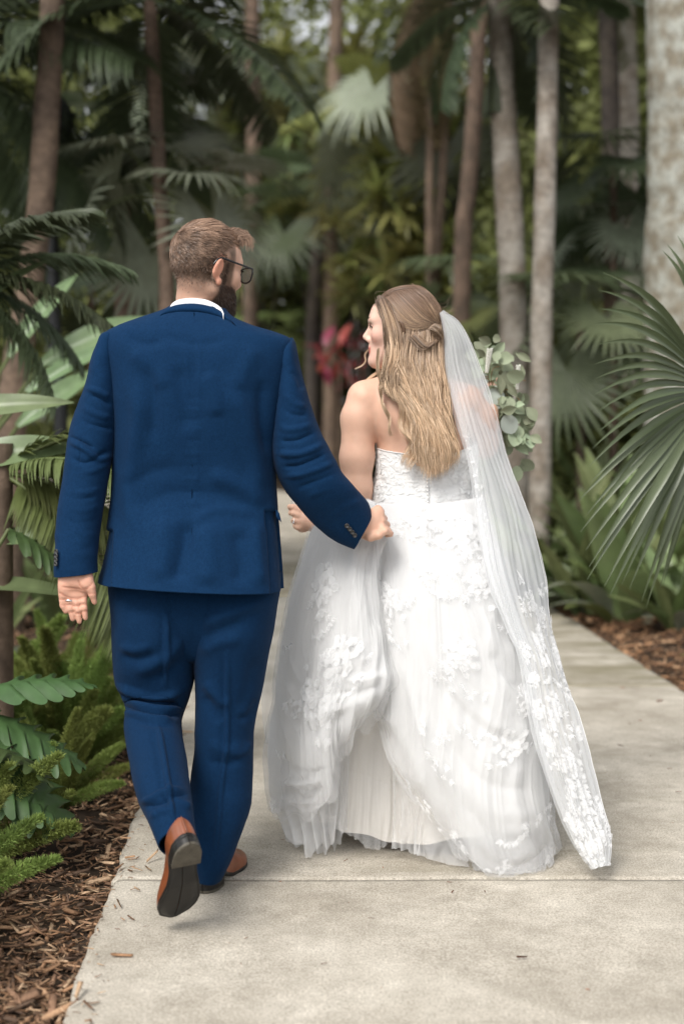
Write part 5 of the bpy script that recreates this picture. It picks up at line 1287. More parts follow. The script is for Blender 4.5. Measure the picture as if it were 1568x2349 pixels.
# wisps
lock([[(849, 797, 4.40), (838, 812, 4.39), (839, 827, 4.385), (830, 838, 4.38), (815, 845, 4.38)]], 46, m=24, jit=0.9, w=0.0013, tipc=1.15)
lock([[(868, 800, 4.24), (866, 850, 4.235), (876, 880, 4.228), (870, 900, 4.22), (888, 950, 4.20), (898, 1000, 4.19)]], 60, m=28, jit=1.6, wave=3, wl=60, w=0.0011)
lock([[(905, 880, 4.22), (912, 930, 4.20), (920, 990, 4.20), (935, 1030, 4.20), (915, 1068, 4.2)], [(925, 880, 4.22), (935, 930, 4.20), (935, 990, 4.20), (945, 1045, 4.19), (930, 1075, 4.19)]], 110, m=28, jit=4, wave=6, wl=80, w=0.0010)
lock([[(855, 870, 4.38), (835, 890, 4.37), (842, 880, 4.36)], [(885, 850, 4.36), (850, 875, 4.34), (838, 892, 4.33)]], 160, m=16, jit=3, w=0.0013, tipc=1.0)
lock([[(900, 668, 4.32), (880, 672, 4.32), (862, 690, 4.32)], [(990, 690, 4.30), (1020, 712, 4.30), (1040, 705, 4.31)], [(1000, 715, 4.28), (1035, 725, 4.29), (1062, 712, 4.3)]], 26, m=16, jit=5, w=0.0006, fly=9)
part('hair', np.concatenate(VH), np.concatenate(FH), M_hair_b, bride, col=np.concatenate(CH))['label'] = 'long wavy dark blonde hair half pinned up'

# ring on the hand with the cup
rc = bp2(166, 545, 4.468); th = np.linspace(0, 2 * np.pi, 20, endpoint=False)
V = np.array([[a * math.cos(t), z, a * math.sin(t)] for a, z in [(.0098, -.0012), (.0110, 0), (.0098, .0012)] for t in th]) @ rotm(0, 0, math.radians(70)).T + rc
st_ = np.array([[0, 0, .0035], [.0034, 0, 0], [0, .0034, 0], [-.0034, 0, 0], [0, -.0034, 0], [0, 0, -.003]]) + bp2(150, 560, 4.458)
V2, F2 = joinm([(V, gfaces(3, 20, True))]); part('ring', V2, F2, M_silver, bride)
part('gemstone', st_, [(0, 1, 2), (0, 2, 3), (0, 3, 4), (0, 4, 1), (5, 2, 1), (5, 3, 2), (5, 4, 3), (5, 1, 4)], mat('gem', (0.9, 0.9, 0.95), 0.03, 0.9), bride, smooth=False)

# ------------------------------------------------------------------ clear cup held in the hand
M_glass = mat('clear_plastic', (0.9, 0.93, 0.93), 0.04, 0.6, alpha=0.22)
cupc = bp2(250, 420, 4.52); cupc[2] = 0
ztop = bp2(215, 290, 4.50)[2]; xc = bp2(255, 300, 4.515)
th = np.linspace(0, 2 * np.pi, 32, endpoint=False)
prof = [(0.0, -.085), (.020, -.085), (.024, -.082), (.030, -.03), (.034, 0.0), (.0352, .0012), (.034, .0018), (.0325, 0.0), (.0285, -.03), (.0225, -.08), (0, -.08)]
V = np.array([[a * math.cos(t), a * math.sin(t), z] for a, z in prof for t in th]) + np.array([xc[0], 4.515, ztop])
cup = part('drinking_cup', V, gfaces(len(prof), 32, True), M_glass)
tag(cup, 'small clear plastic cup held in the hand with the ring', 'cup')

# ------------------------------------------------------------------ bouquet
M_euc = mat('eucalyptus', (0.29, 0.33, 0.22), 0.6, 0.25, objvar=0.35, var=0.12, vscale=14, trans=0.15, hue=0.03)
M_euc2 = mat('eucalyptus_blue', (0.42, 0.47, 0.42), 0.65, 0.2, objvar=0.15, trans=0.1)
M_stem = mat('tan_stem', (0.26, 0.17, 0.08), 0.6, 0.2)
M_spike = mat('white_flower', (0.78, 0.77, 0.70), 0.8, 0.1)
bq = thing('bouquet', U(1125, 905, 4.66), 'loose bouquet of sage green eucalyptus and white flower spikes', 'bouquet')
def leafdisc(L=0.05, W=0.021, cup=0.12, round_=0.8):
    a = np.linspace(0, 1, 9); b = np.linspace(-1, 1, 5); A, Bm = np.meshgrid(a, b, indexing='ij')
    wv = np.sin(np.pi * np.clip(A, 0.02, 0.985))**round_
    return np.stack([W * Bm * wv, L * A, cup * L * (Bm**2 * wv * 0.5 - (A - .5)**2 * .6) + 0.0], -1).reshape(-1, 3), gfaces(9, 5)
me_leafs = [raw_mesh('leaf', *leafdisc(L, W, c, rd), m_) for L, W, c, rd, m_ in ((.052, .022, .2, .55, M_euc), (.046, .016, .3, .8, M_euc), (.058, .026, .12, .5, M_euc2), (.05, .011, .3, 1.0, M_euc))]
bl = np.array(bq.location); rb = random.Random(9)
def put_leaf(px, py, Y, me, ang, tilt, s=1.0, roll=0.0):
    o = inst('leaf', me, bq, Vector(U(px, py, Y) - bl), (0, 0, 0), s)
    # leaf grows along +y; turn it into the picture plane, pointing at angle ang (0 = right, 90 = up)
    o.rotation_euler = (Euler((0, -math.radians(ang - 90), 0)).to_matrix() @ Euler((math.radians(90 + tilt), 0, 0)).to_matrix() @ Euler((0, roll, 0)).to_matrix()).to_euler(); return o
for (x, y, me, ang, tilt, s) in [(505, 890, 2, -95, 5, 1.55), (390, 740, 2, -150, 10, 1.0), (720, 500, 0, -80, 15, .9), (690, 640, 0, -75, 5, 1.2), (800, 720, 0, -85, 12, .9), (640, 1070, 1, -80, 20, 1.3), (720, 1080, 0, -90, 25, 1.15), (870, 1110, 0, -10, -30, 1.15), (690, 1400, 2, -65, 0, 1.2), (800, 1230, 1, -35, 20, 1.2),
        (440, 170, 1, 160, 20, 1.1), (500, 330, 1, 50, 10, 1.1), (860, 330, 3, -25, 10, 1.3), (580, 400, 0, -10, 40, 1.1), (900, 560, 1, -70, 20, 1.2), (240, 380, 0, 180, 25, 1.1), (250, 520, 0, -110, 20, 1.1), (580, 700, 3, -80, 10, 1.5), (720, 860, 3, -60, 10, 1.2), (1060, 1260, 1, -60, 10, 1.3), (920, 1580, 1, -85, 15, 1.1), (700, 1740, 1, -40, 15, 1.4), (880, 1640, 0, -100, 25, 1.3), (800, 1850, 3, -45, 10, 1.5), (1000, 1450, 1, -45, 30, 1.1), (1120, 1750, 1, -30, 30, 1.1), (620, 1180, 3, -100, 10, 1.2)]:
    put_leaf(1066.2 + x * .1335, 765.2 + y * .1335, 4.58 + rb.uniform(-.02, .03), me_leafs[me], ang + rb.uniform(-6, 6), tilt, s * .92, rb.uniform(-.3, .3))
for k in range(130):
    t = rb.random(); cx = 1110 + 75 * t + rb.gauss(0, 20); cy = 815 + 200 * t + rb.gauss(0, 22)
    put_leaf(cx, cy, 4.66 + rb.gauss(0, .045), me_leafs[rb.choice([0, 0, 1, 1, 3])], rb.gauss(-60, 65), rb.gauss(10, 30), rb.uniform(.65, 1.15), rb.uniform(-.7, .7))
stems = []
for k in range(16):
    e = (1100 + rb.uniform(-10, 110), 790 + rb.uniform(0, 210)); c = U(1125, 905, 4.65); t_ = U(e[0], e[1], 4.60 + rb.uniform(-.02, .05)); mid_ = (c + t_) / 2 + np.array([rb.uniform(-.02, .02), -.03, .03])
    V, Fc = tube(cr(np.array([c, mid_, t_]), 12), 0.0015, 5); part('stem', V, Fc, M_stem, bq)
V, Fc = tube([U(1125, 905, 4.66), U(1122, 960, 4.66), U(1120, 1010, 4.67)], 0.016, 10); part('stem_bundle', V, Fc, M_stem, bq)
for (x0, y0, x1, y1, s) in ((1123, 800, 1115, 856, 1.0), (1188, 838, 1185, 893, .7)):
    L = []; a, b = U(x0, y0, 4.565), U(x1, y1, 4.57)
    for k in range(150):
        t = k / 150; c = a + (b - a) * t; r_ = 0.0105 * s * (1 - 0.45 * t); an = k * 2.4
        n = np.array([math.cos(an), math.sin(an), 0.1]); c = c + n * r_ * 0.75
        o3 = np.array([[0, 0, .0026], [.0026, 0, 0], [0, .0026, 0], [-.0026, 0, 0], [0, -.0026, 0], [0, 0, -.0026]]) + c
        L.append((o3, np.array([(0, 1, 2), (0, 2, 3), (0, 3, 4), (0, 4, 1), (5, 2, 1), (5, 3, 2), (5, 4, 3), (5, 1, 4)])))
    V, Fc = joinm(L); part('flower_spike', V, Fc, M_spike, bq)
# ------------------------------------------------------------------ planting
def leafmat(name, c, rough=0.45, spec=0.35, ov=0.3, tr=0.22, hue=0.025, var=0.2, vs=6): return mat(name, c, rough, spec, var=var, vscale=vs, objvar=ov, trans=tr, hue=hue)
M_pdark = leafmat('dark_frond', (0.060, 0.078, 0.038)); M_pmid = leafmat('green_frond', (0.125, 0.152, 0.052)); M_polive = leafmat('olive_leaf', (0.26, 0.265, 0.085))
M_pfan = leafmat('fan_leaf', (0.13, 0.16, 0.085), 0.38, 0.5, 0.2); M_pgrey = leafmat('grey_green_leaf', (0.235, 0.26, 0.185), 0.4, 0.5)
M_pbroad = leafmat('broad_leaf', (0.165, 0.205, 0.085), 0.35, 0.5, 0.25); M_plobed = leafmat('lobed_leaf', (0.062, 0.105, 0.036), 0.45, 0.3, 0.2)
M_pfern = leafmat('foxtail_fern', (0.25, 0.315, 0.085), 0.6, 0.2, 0.25, 0.3); M_pred = leafmat('red_leaf', (0.34, 0.065, 0.075), 0.4, 0.4, 0.3)
M_pdead = leafmat('dead_frond', (0.15, 0.11, 0.06), 0.7, 0.2); M_ptree = leafmat('canopy_leaf', (0.05, 0.085, 0.025), 0.5, 0.3, 0.4, 0.3, 0.03)
M_pnear = leafmat('near_fan_leaf', (0.095, 0.122, 0.060), 0.34, 0.5, 0.05, 0.15, 0.005, 0.12, 3)
M_stalk = mat('leaf_stalk', (0.09, 0.11, 0.04), 0.5, 0.3, var=0.2)
def bark(name, c, c2, vs=5, ringed=True):
    m = mat(name, c, 0.85, 0.15, var=0.3, vscale=vs * 2, bump=0.5, bscale=35, col2=c2); 
    m.node_tree.nodes['Noise Texture'].inputs['Scale'].default_value = vs
    return m
M_bbrown = bark('brown_bark', (0.175, 0.125, 0.09), (0.11, 0.08, 0.06)); M_bred = bark('red_brown_bark', (0.155, 0.108, 0.08), (0.09, 0.066, 0.05))
M_bgrey = bark('grey_bark', (0.34, 0.31, 0.27), (0.20, 0.165, 0.13)); M_bpale = bark('pale_lichen_bark', (0.35, 0.355, 0.315), (0.21, 0.185, 0.14), 9)
M_bdark = bark('dark_bark', (0.05, 0.042, 0.038), (0.09, 0.075, 0.06)); M_blackpost = mat('black_post', (0.012, 0.013, 0.014), 0.5, 0.4)
R_ = random.Random(21)

# ---- leaf meshes (each leaf is built once and shared)
def blade(L, W, droop=0.3, fold=0.25, n=7, taper=0.8, twist=0.0):
    """one strap of a leaf along +y with a V fold; returns verts, faces"""
    a = np.linspace(0, 1, n); b = np.array([-1, 0, 1.0]); A, Bm = np.meshgrid(a, b, indexing='ij')
    wv = W * np.clip(np.minimum(0.35 + A / 0.3, 1), 0, 1) * np.clip((1 - A) / (1 - taper) if taper < 1 else 1, 0, 1)**0.7
    x = Bm * wv; y = L * A * (1 - 0.15 * droop * A); z = -droop * L * A**2 * 0.6 + fold * np.abs(Bm) * wv
    return np.stack([x, y, z], -1).reshape(-1, 3), gfaces(n, 3)
def fan_leaf(R=0.55, nseg=34, spread=300, split=0.5, droop=0.35, cup=0.15, seed=0, wob=0.06):
    """palmate leaf in the xy plane, petiole along -y"""
    r = random.Random(seed); L = []; half = math.radians(spread) / nseg / 2
    for k in range(nseg):
        an = math.radians(-spread / 2 + spread * (k + .5) / nseg) ; ln = R * (0.80 + 0.20 * math.cos(an * 0.55)) * r.uniform(.93, 1.05); s0 = split * ln
        a = np.linspace(0, 1, 9); rad = a * ln; wd = np.where(rad < s0, rad * math.tan(half) * 0.98, s0 * math.tan(half) * 0.98 * np.clip(1 - ((rad - s0) / (ln - s0))**1.3, 0.02, 1))
        dr = droop * r.uniform(.6, 1.4)
        z = cup * rad - dr * R * np.clip((rad / R - 0.35), 0, 1)**2 * 1.4; z[4:] += r.uniform(-wob, wob) * R * (a[4:] - .5)
        bend = r.uniform(-wob, wob)
        for_ = []
        for j in range(9):
            for b in (-1, 0, 1):
                x = b * wd[j] + bend * max(rad[j] - s0, 0); y = rad[j]; zz = z[j] + (0.0 if b else -0.42 * wd[j])
                for_.append((x * math.cos(an) + y * math.sin(an), y * math.cos(an) - x * math.sin(an), zz))
        L.append((np.array(for_), gfaces(9, 3)))
    return joinm(L)
def pinnate(L=2.2, n=56, ll=0.42, lw=0.016, curve=0.5, vee=0.35, droop=0.5, seed=0, rach=0.012):
    """feather frond along +y, arching down"""
    r = random.Random(seed); t = np.linspace(0, 1, 26)
    sp = np.stack([0 * t, L * t * (1 - 0.25 * curve * t), L * (0.10 * t - curve * t**2 * 0.75)], 1)
    parts = [tube(sp, rach * (1 - 0.85 * t), 5)]
    T = np.gradient(sp, axis=0); T /= np.linalg.norm(T, axis=1, keepdims=True)
    for k in range(n):
        tt = 0.10 + 0.9 * (k + .5) / n; i = min(int(tt * 25), 24); p = sp[i] + (sp[i + 1] - sp[i]) * (tt * 25 - i); d = T[i]
        le = ll * math.sin(math.pi * min(0.12 + 0.80 * tt, .97))**0.6 * r.uniform(.9, 1.1)
        for s in (-1, 1):
            V, Fc = blade(le, lw * r.uniform(.85, 1.15), droop=droop * r.uniform(.6, 1.4), fold=0.3, n=5, taper=0.55)
            yv = np.array([s * 0.86, 0, 0]) + d * 0.52; yv = yv + np.array([0, 0, vee]) * (1 - tt * .6); yv /= np.linalg.norm(yv)
            xv = np.cross(yv, np.array([0, 0, 1.0])); xv /= np.linalg.norm(xv); zv = np.cross(xv, yv)
            parts.append((V @ np.stack([xv, yv, zv]) + p, Fc))
    return joinm(parts)
def broad(L=0.5, W=0.07, droop=0.5, n=11, wave=0.05, seed=0, fold=.25):
    r = random.Random(seed); a = np.linspace(0, 1, n); b = np.linspace(-1, 1, 7); A, Bm = np.meshgrid(a, b, indexing='ij')
    wv = W * np.sin(np.pi * np.clip(A, 0.03, 0.99)**0.8)**0.75
    x = Bm * wv; y = L * A * (1 - 0.25 * droop * A); z = 0.15 * L * A - droop * L * A**2 * 0.7 + fold * np.abs(Bm) * wv + wave * W * np.sin(9 * A + 3 * Bm + seed) * np.abs(Bm)
    return np.stack([x, y, z], -1).reshape(-1, 3), gfaces(n, 7)
def lobed(L=0.45, W=0.20, nl=6, droop=0.4, seed=0):
    """deeply lobed leaf: one sheet whose margin runs out into forward-pointing fingers"""
    a = np.linspace(0, 1, 15 * nl); b = np.linspace(-1, 1, 11); A, Bm = np.meshgrid(a, b, indexing='ij')
    env = np.sin(np.pi * np.clip(0.08 + 0.90 * A, 0, .985)**0.85)**0.8 * (1 - 0.35 * A)
    ph = nl * A + 0.25 * np.sign(Bm); lob = np.abs(np.sin(np.pi * ph))**0.9
    hw = W * env * (0.24 + 0.76 * lob)
    out = np.abs(Bm); x = Bm * hw
    y = L * A + 0.45 * hw * out * (0.4 + 0.6 * lob) - 0.10 * W * (A < .2) * out
    y = y * (1 - 0.25 * droop * A)
    z = 0.15 * L * A - droop * L * A**2 * 0.7 - 0.30 * out**2 * hw + 0.10 * hw * out * np.cos(2 * np.pi * ph + seed) + 0.04 * W * np.sin(7 * A + seed) * out
    z = z - 0.02 * W * np.exp(-(out / .12)**2)
    return np.stack([x, y, z], -1).reshape(-1, 3), gfaces(len(a), 11)
def plume(L=0.45, r0=0.055, n=520, seed=0, nl=0.018):
    """foxtail: a stem thick with short needles"""
    rr = np.random.RandomState(seed); t = rr.rand(n)**0.85; an = rr.rand(n) * 6.283
    rad = r0 * np.sin(np.pi * np.clip(0.10 + 0.88 * t, 0, .985))**0.65
    st = np.stack([0 * t, L * t, 0.10 * L * t - 0.22 * L * t**2], 1)
    dirn = np.stack([np.cos(an), 0.75 + 0 * t, np.sin(an)], 1); dirn /= np.linalg.norm(dirn, axis=1, keepdims=True)
    p0 = st + dirn * (rad * rr.uniform(.25, .9, n))[:, None]; p1 = p0 + dirn * nl + rr.randn(n, 3) * 0.35 * nl
    sd_ = np.cross(dirn, rr.randn(n, 3)); sd_ /= np.linalg.norm(sd_, axis=1, keepdims=True); w_ = nl * 0.17
    V = np.stack([p0 - sd_ * w_, p0 + sd_ * w_, p1 + sd_ * w_ * .4, p1 - sd_ * w_ * .4], 1).reshape(-1, 3)
    Fq = (np.arange(n) * 4)[:, None] + np.arange(4)[None]
    tt = np.linspace(0, 1, 8); sV, sF = tube(np.stack([0 * tt, L * tt, .1 * L * tt - .22 * L * tt**2], 1), 0.0025, 4)
    return joinm([(V, Fq), (sV, sF)])
def rosette(n=34, L=0.38, W=0.012, seed=0, up=0.5, droop=0.4):
    r = random.Random(seed); parts = []
    for k in range(n):
        V, Fc = blade(L * r.uniform(.7, 1.1), W * r.uniform(.8, 1.2), droop * r.uniform(.3, 1.6), .25, 6, 0.5)
        el_ = math.asin(min(.98, max(-.5, r.gauss(up, .4)))); R = rotm(0, 0, k * 2.4 + r.uniform(-.2, .2)) @ rotm(el_, 0, 0)
        parts.append((V @ R.T, Fc))
    return joinm(parts)
def leafcloud(n, rad, size, seed=0, flat=0.7, aspect=0.45):
    rr = np.random.RandomState(seed); d = rr.randn(n, 3); d /= np.linalg.norm(d, axis=1, keepdims=True)
    c = d * (rad * (0.45 + 0.55 * rr.rand(n)**0.5))[:, None] * np.array([1, 1, flat])
    a = rr.randn(n, 3); a[:, 2] = a[:, 2] * .5 - .4; a /= np.linalg.norm(a, axis=1, keepdims=True); b = np.cross(a, rr.randn(n, 3)); b /= np.linalg.norm(b, axis=1, keepdims=True)
    s = size * rr.uniform(.6, 1.3, n)[:, None]
    V = np.stack([c, c + a * s * .5 + b * s * aspect * .5, c + a * s, c + a * s * .5 - b * s * aspect * .5], 1).reshape(-1, 3)
    return V, (np.arange(n) * 4)[:, None] + np.arange(4)[None]

LM = {}
def leaf_mesh(key, fn, m):
    if key not in LM: LM[key] = raw_mesh('leaf', *fn(), m)
    return LM[key]
def orient(yaw, pitch, roll=0.0):
    """leaf grows along +y; yaw about z (0 = away from the viewer), pitch up from level"""
    return (Euler((0, 0, yaw)).to_matrix() @ Euler((pitch, 0, 0)).to_matrix() @ Euler((0, roll, 0)).to_matrix()).to_euler()

# ---- trunks
def trunk(name_mat, pts, r0, r1, rings=0.05, ring_amp=0.02, seed=0, parent=None, flare=0.0, name='trunk'):
    """pts: world points bottom to top"""
    n = max(40, int(np.linalg.norm(np.array(pts[-1]) - np.array(pts[0])) / 0.035)); c = cr(np.array(pts, float), n); nu = 28
    t = np.linspace(0, 1, n); r = r0 + (r1 - r0) * t + flare * np.exp(-t * 14)
    h = np.r_[0, np.cumsum(np.linalg.norm(np.diff(c, axis=0), axis=1))]
    ph = h / rings + 0.6 * vnoise(np.stack([h * 3, 0 * h, 0 * h + seed], 1)); fr = ph - np.floor(ph)
    r = r * (1 + ring_amp * (np.exp(-(fr / 0.14)**2) + np.exp(-((1 - fr) / 0.14)**2) - 0.3))
    th = np.linspace(0, 2 * np.pi, nu, endpoint=False)
    V = np.stack([c[:, None, 0] + r[:, None] * np.cos(th)[None], c[:, None, 1] + r[:, None] * np.sin(th)[None], np.repeat(c[:, 2:3], nu, 1)], -1)
    V += (0.045 * r0 * fbm(np.stack([V[..., 0] * 7, V[..., 1] * 7, V[..., 2] * 5], -1), seed, 3))[..., None] * np.stack([np.cos(th), np.sin(th), 0 * th], -1)[None]
    return part(name, V.reshape(-1, 3), gfaces(n, nu, True), name_mat, parent)
def palm_crown(root, top, n, L, m, seed, ll=0.5, lw=0.02, kind='pin', elev=(0.9, -0.7), shaft=None):
    r = random.Random(seed); base = np.array(root.location)
    cr_ = thing('crown', Vector(np.array(top) - base)); cr_.parent = root
    if shaft is not None:
        t = np.linspace(0, 1, 12); V, Fc = tube(np.stack([0 * t, 0 * t, -0.9 + 1.2 * t], 1), shaft * (1.15 - .5 * t), 14); o = part('crownshaft', V, Fc, M_pdark, cr_, world=False)
    for k in range(n):
        key = (kind, round(L, 1), k % 3, m.name, ll)
        if kind == 'pin': me = leaf_mesh(key, lambda: pinnate(L, 40, ll, lw, r.uniform(.35, .7), .3, .5, seed + k), m)
        else: me = leaf_mesh(key, lambda: fan_leaf(L, 30, 290, .5, .5, .1, seed + k), m)
        el_ = elev[0] + (elev[1] - elev[0]) * (k / max(n - 1, 1)); yaw = k * 2.399 + r.uniform(-.2, .2)
        if kind == 'pin': inst('frond', me, cr_, (0, 0, 0), orient(yaw, el_), r.uniform(.85, 1.15))
        else:
            d = np.array([-math.sin(yaw) * math.cos(el_), math.cos(yaw) * math.cos(el_), math.sin(el_)]) * L * 1.1
            inst('frond', me, cr_, Vector(d), orient(yaw, el_ - 0.5), r.uniform(.85, 1.15))
    return cr_

def palm(px_pts, Y, wpx, m, label, height, name='palm_tree', crown=(12, 2.2), cm=None, seed=0, rings=0.05, ra=0.02, group=None, flare=0.0, kind='pin', shaft=None, elev=(1.0, 0.15)):
    """px_pts: trunk centre line in the photograph from the ground upward; the trunk goes on above the frame to the given height"""
    W = [U(x, y, Y) for x, y in px_pts]; g = W[0].copy(); g[2] = float(ground_z(np.array(g[0]), np.array(g[1]))) - 0.05
    d = W[-1] - W[-2]; d = d / np.linalg.norm(d); top = W[-1] + d * max(height - W[-1][2], 0.1)
    pts = [g] + W[1:] + [ (W[-1] + top) / 2, top ]
    root = thing(name, Vector(g), label, 'tree', group)
    r = wpx / F * Y / 2
    trunk(m, pts, r, r * 0.8, rings, ra, seed, root, flare)
    if crown: palm_crown(root, top, crown[0], crown[1], cm or M_pmid, seed, kind=kind, shaft=shaft, elev=elev if kind == 'pin' else (0.9, -0.7))
    return root
GP = 'palm trunks standing along the path'
# ---- palms, left to right
palm([(8, 1180), (28, 950), (62, 700), (92, 480), (112, 200), (122, 0)], 8.6, 66, M_bbrown, 'leaning brown palm trunk at the picture edge behind the blue sleeve', 6.0, crown=(7, 2.2), cm=M_pdark, seed=1, rings=.045, ra=.03, flare=.05)
palm([(392, 1100), (384, 700), (366, 400), (350, 120), (346, 40)], 9.0, 36, M_bred, 'slim reddish palm trunk just left of the man\'s head', 3.72, crown=(9, 1.5), cm=M_pdark, seed=2, elev=(.9, -.6))
palm([(572, 1120), (575, 700), (582, 350), (578, 0)], 25.0, 38, M_bred, 'straight brown palm trunk just right of the man\'s head', 12.0, crown=(9, 3.0), cm=M_pmid, seed=3, ra=.03, rings=.12)
palm([(758, 1050), (760, 600), (764, 300), (772, 0)], 23.0, 36, M_bbrown, 'pale far-off palm trunk high between the couple', 11.0, crown=(10, 2.8), cm=M_pmid, seed=4)
palm([(1052, 950), (1060, 600), (1074, 430), (1092, 200), (1098, 60)], 14.5, 42, M_bred, 'leaning reddish palm trunk above the bride\'s head', 7.0, crown=(9, 2.2), cm=M_polive, seed=5, ra=.03)
palm([(1182, 960), (1178, 800), (1168, 500), (1156, 280), (1148, 100)], 11.0, 66, M_bgrey, 'pale grey ringed palm trunk behind the bouquet', 4.5, crown=(8, 1.2), cm=M_pdark, seed=6, elev=(.8, -.9), rings=.07, ra=.025, shaft=.085)
palm([(1236, 950), (1240, 800), (1248, 500), (1254, 250), (1258, 0)], 10.2, 52, M_bgrey, 'slender grey-brown palm trunk right of the pale ringed one', 7.5, crown=(6, 2.0), cm=M_pmid, seed=7, rings=.06, ra=.03)
palm([(1408, 800), (1400, 340), (1390, 0)], 13.0, 46, M_bdark, 'dark ringed palm trunk high beside the thick pale trunk', 5.5, crown=(8, 1.6), cm=M_pmid, seed=8, elev=(.9, -.6), rings=.11, ra=.06)
palm([(1452, 800), (1444, 400), (1436, 50)], 14.5, 46, M_bgrey, 'plain grey palm trunk touching the thick pale trunk', 10.0, crown=(10, 2.6), cm=M_pmid, seed=9)
palm([(1580, 1300), (1577, 800), (1576, 400), (1575, 0)], 10.5, 204, M_bpale, 'massive lichen-spotted pale palm trunk behind the fan palm', 10.0, crown=(7, 2.8), cm=M_pmid, seed=10, rings=.22, ra=.008, flare=.04)
palm([(955, 980), (957, 650), (950, 450)], 19.0, 24, M_bgrey, 'thin pale grey trunk above the bride\'s head', 5.0, crown=(9, 1.6), cm=M_polive, seed=11)
palm([(714, 1060), (716, 800), (724, 620)], 23.6, 34, M_bdark, 'short dark trunk between the man and the bride', 4.6, crown=(12, 1.0), cm=M_pdark, seed=12, kind='fan')
palm([(298, 1150), (292, 740), (288, 430)], 10.5, 62, M_bred, 'shaggy dark red trunk left of the man\'s neck', 3.4, crown=(12, .55), cm=M_pdark, seed=13, kind='fan', ra=.08)
palm([(985, 960), (1000, 640), (1012, 420), (1020, 250)], 17.0, 24, M_bbrown, 'thin far-off brown stem behind the bride\'s hair', 6.5, crown=(9, 1.8), cm=M_polive, seed=14)
# dark lamp post at the left
Y = 9.6; g0 = U(140, 960, Y); root = thing('lamp_post', Vector((g0[0] - .1, Y, -0.05)), 'black metal post beside the leaning brown palm', 'post')
W = [(g0[0] - .02, Y, -.05), tuple(g0), tuple(U(128, 800, Y)), tuple(U(122, 600, Y)), tuple(U(118, 380, Y))]
V, Fc = tube(cr(np.array(W), 40), 0.045, 14); part('pole', V, Fc, M_blackpost, root)
V, Fc = tube([(g0[0] - .02, Y, -.05), (g0[0] - .02, Y, .25)], [.085, .07], 14); part('base', V, Fc, M_blackpost, root)
tp = U(118, 380, Y); V = np.array([[a * math.cos(t), a * math.sin(t), z] for a, z in [(.05, 0), (.13, .10), (.16, .35), (.05, .5), (.01, .55)] for t in np.linspace(0, 6.283, 8, endpoint=False)]) + tp; part('lantern', V, gfaces(5, 8, True), M_blackpost, root)

# ---- small spiky dracaenas filling the middle
me_ros = [raw_mesh('leaf_rosette', *rosette(28, .42, .030, s, u, d), m_) for s, u, d, m_ in ((1, .45, .4, M_polive), (2, .2, .6, M_polive), (3, .6, .3, M_pgrey), (4, .3, .5, M_pmid))]
def dracaena(px, Y, spots, label, seed):
    r = random.Random(seed); b = U(px, 950, Y); b[2] = -0.05
    root = thing('dracaena', Vector(b), label, 'shrub', 'spiky shrubs behind the couple')
    fork = np.array([0, 0, 0.9])
    for i, (x, y, s) in enumerate(spots):
        Yk = Y + r.uniform(-.7, .7); p = U(x, y, Yk) - b
        if i % 12 == 0:
            mid_ = (fork + p) / 2 + np.array([r.uniform(-.15, .15), r.uniform(-.1, .1), -.15])
            V, Fc = tube(cr(np.array([[0, 0, 0], fork * .6, mid_, p]), 14), np.linspace(.05, .016, 14), 6); part('stem', V, Fc, M_bdark, root, world=False)
        inst('leaf_rosette', me_ros[r.choice([0, 0, 1, 2, 3])], root, Vector(p), (r.uniform(-.4, .4), r.uniform(-.4, .4), r.uniform(0, 6.3)), s * r.uniform(.85, 1.15))
r = random.Random(77)
def spots(x0, x1, y0, y1, n, s): return [(r.uniform(x0, x1), r.uniform(y0, y1), s) for _ in range(n)]
dracaena(620, 27.5, spots(530, 700, 250, 640, 60, 1.7), 'spiky olive green shrub right of the man\'s head', 31)
dracaena(730, 26.0, spots(640, 840, 120, 640, 70, 1.7), 'tall spiky olive shrub in the middle between the two heads', 32)
dracaena(840, 21.0, spots(760, 950, 250, 700, 64, 1.5), 'spiky green shrub above the bride\'s face', 33)
dracaena(940, 18.5, spots(860, 1060, 280, 660, 56, 1.4), 'spiky green shrub behind the bride\'s hair', 34)
dracaena(660, 28.0, spots(540, 780, 560, 900, 56, 1.7), 'low spiky shrub between the man\'s beard and the dark trunk', 35)

# ---- fan palms of the understorey
def fan_palm(px, py, Y, R, n, label, seed, m=M_pfan, el=(1.0, -0.5), face=None, group='fan palms among the trunks'):
    """crown centred at the pixel, stem down to the ground"""
    r = random.Random(seed); c = U(px, py, Y); g = np.array([c[0], c[1], -0.05]); root = thing('fan_palm', Vector(g), label, 'palm', group)
    V, Fc = tube([(0, 0, 0), (0, 0, c[2] + .05)], [.035, .03], 10); part('trunk', V, Fc, M_bbrown, root, world=False)
    mes = [leaf_mesh(('fan', round(R, 2), k, m.name), lambda: fan_leaf(R, 34, 300, .5, .45, .12, seed + k), m) for k in range(2)]
    for k in range(n):
        yaw = k * 2.399 + r.uniform(-.3, .3); e = el[0] + (el[1] - el[0]) * k / max(n - 1, 1)
        d = np.array([-math.sin(yaw) * math.cos(e), math.cos(yaw) * math.cos(e), math.sin(e)]); pe = R * r.uniform(.7, 1.1)
        p = np.array([0, 0, c[2]]) + d * pe
        V, Fc = tube(cr(np.array([[0, 0, c[2]], np.array([0, 0, c[2]]) + d * pe * .5 + [0, 0, .05], p]), 8), .008, 5); part('stalk', V, Fc, M_stalk, root, world=False)
        inst('leaf', mes[k % 2], root, Vector(p), orient(yaw, e - r.uniform(.3, .9)), r.uniform(.85, 1.15))
fan_palm(375, 430, 9.3, .50, 9, 'fan palm with pale leaves above the man\'s head', 51, M_pgrey, (.9, -.7))
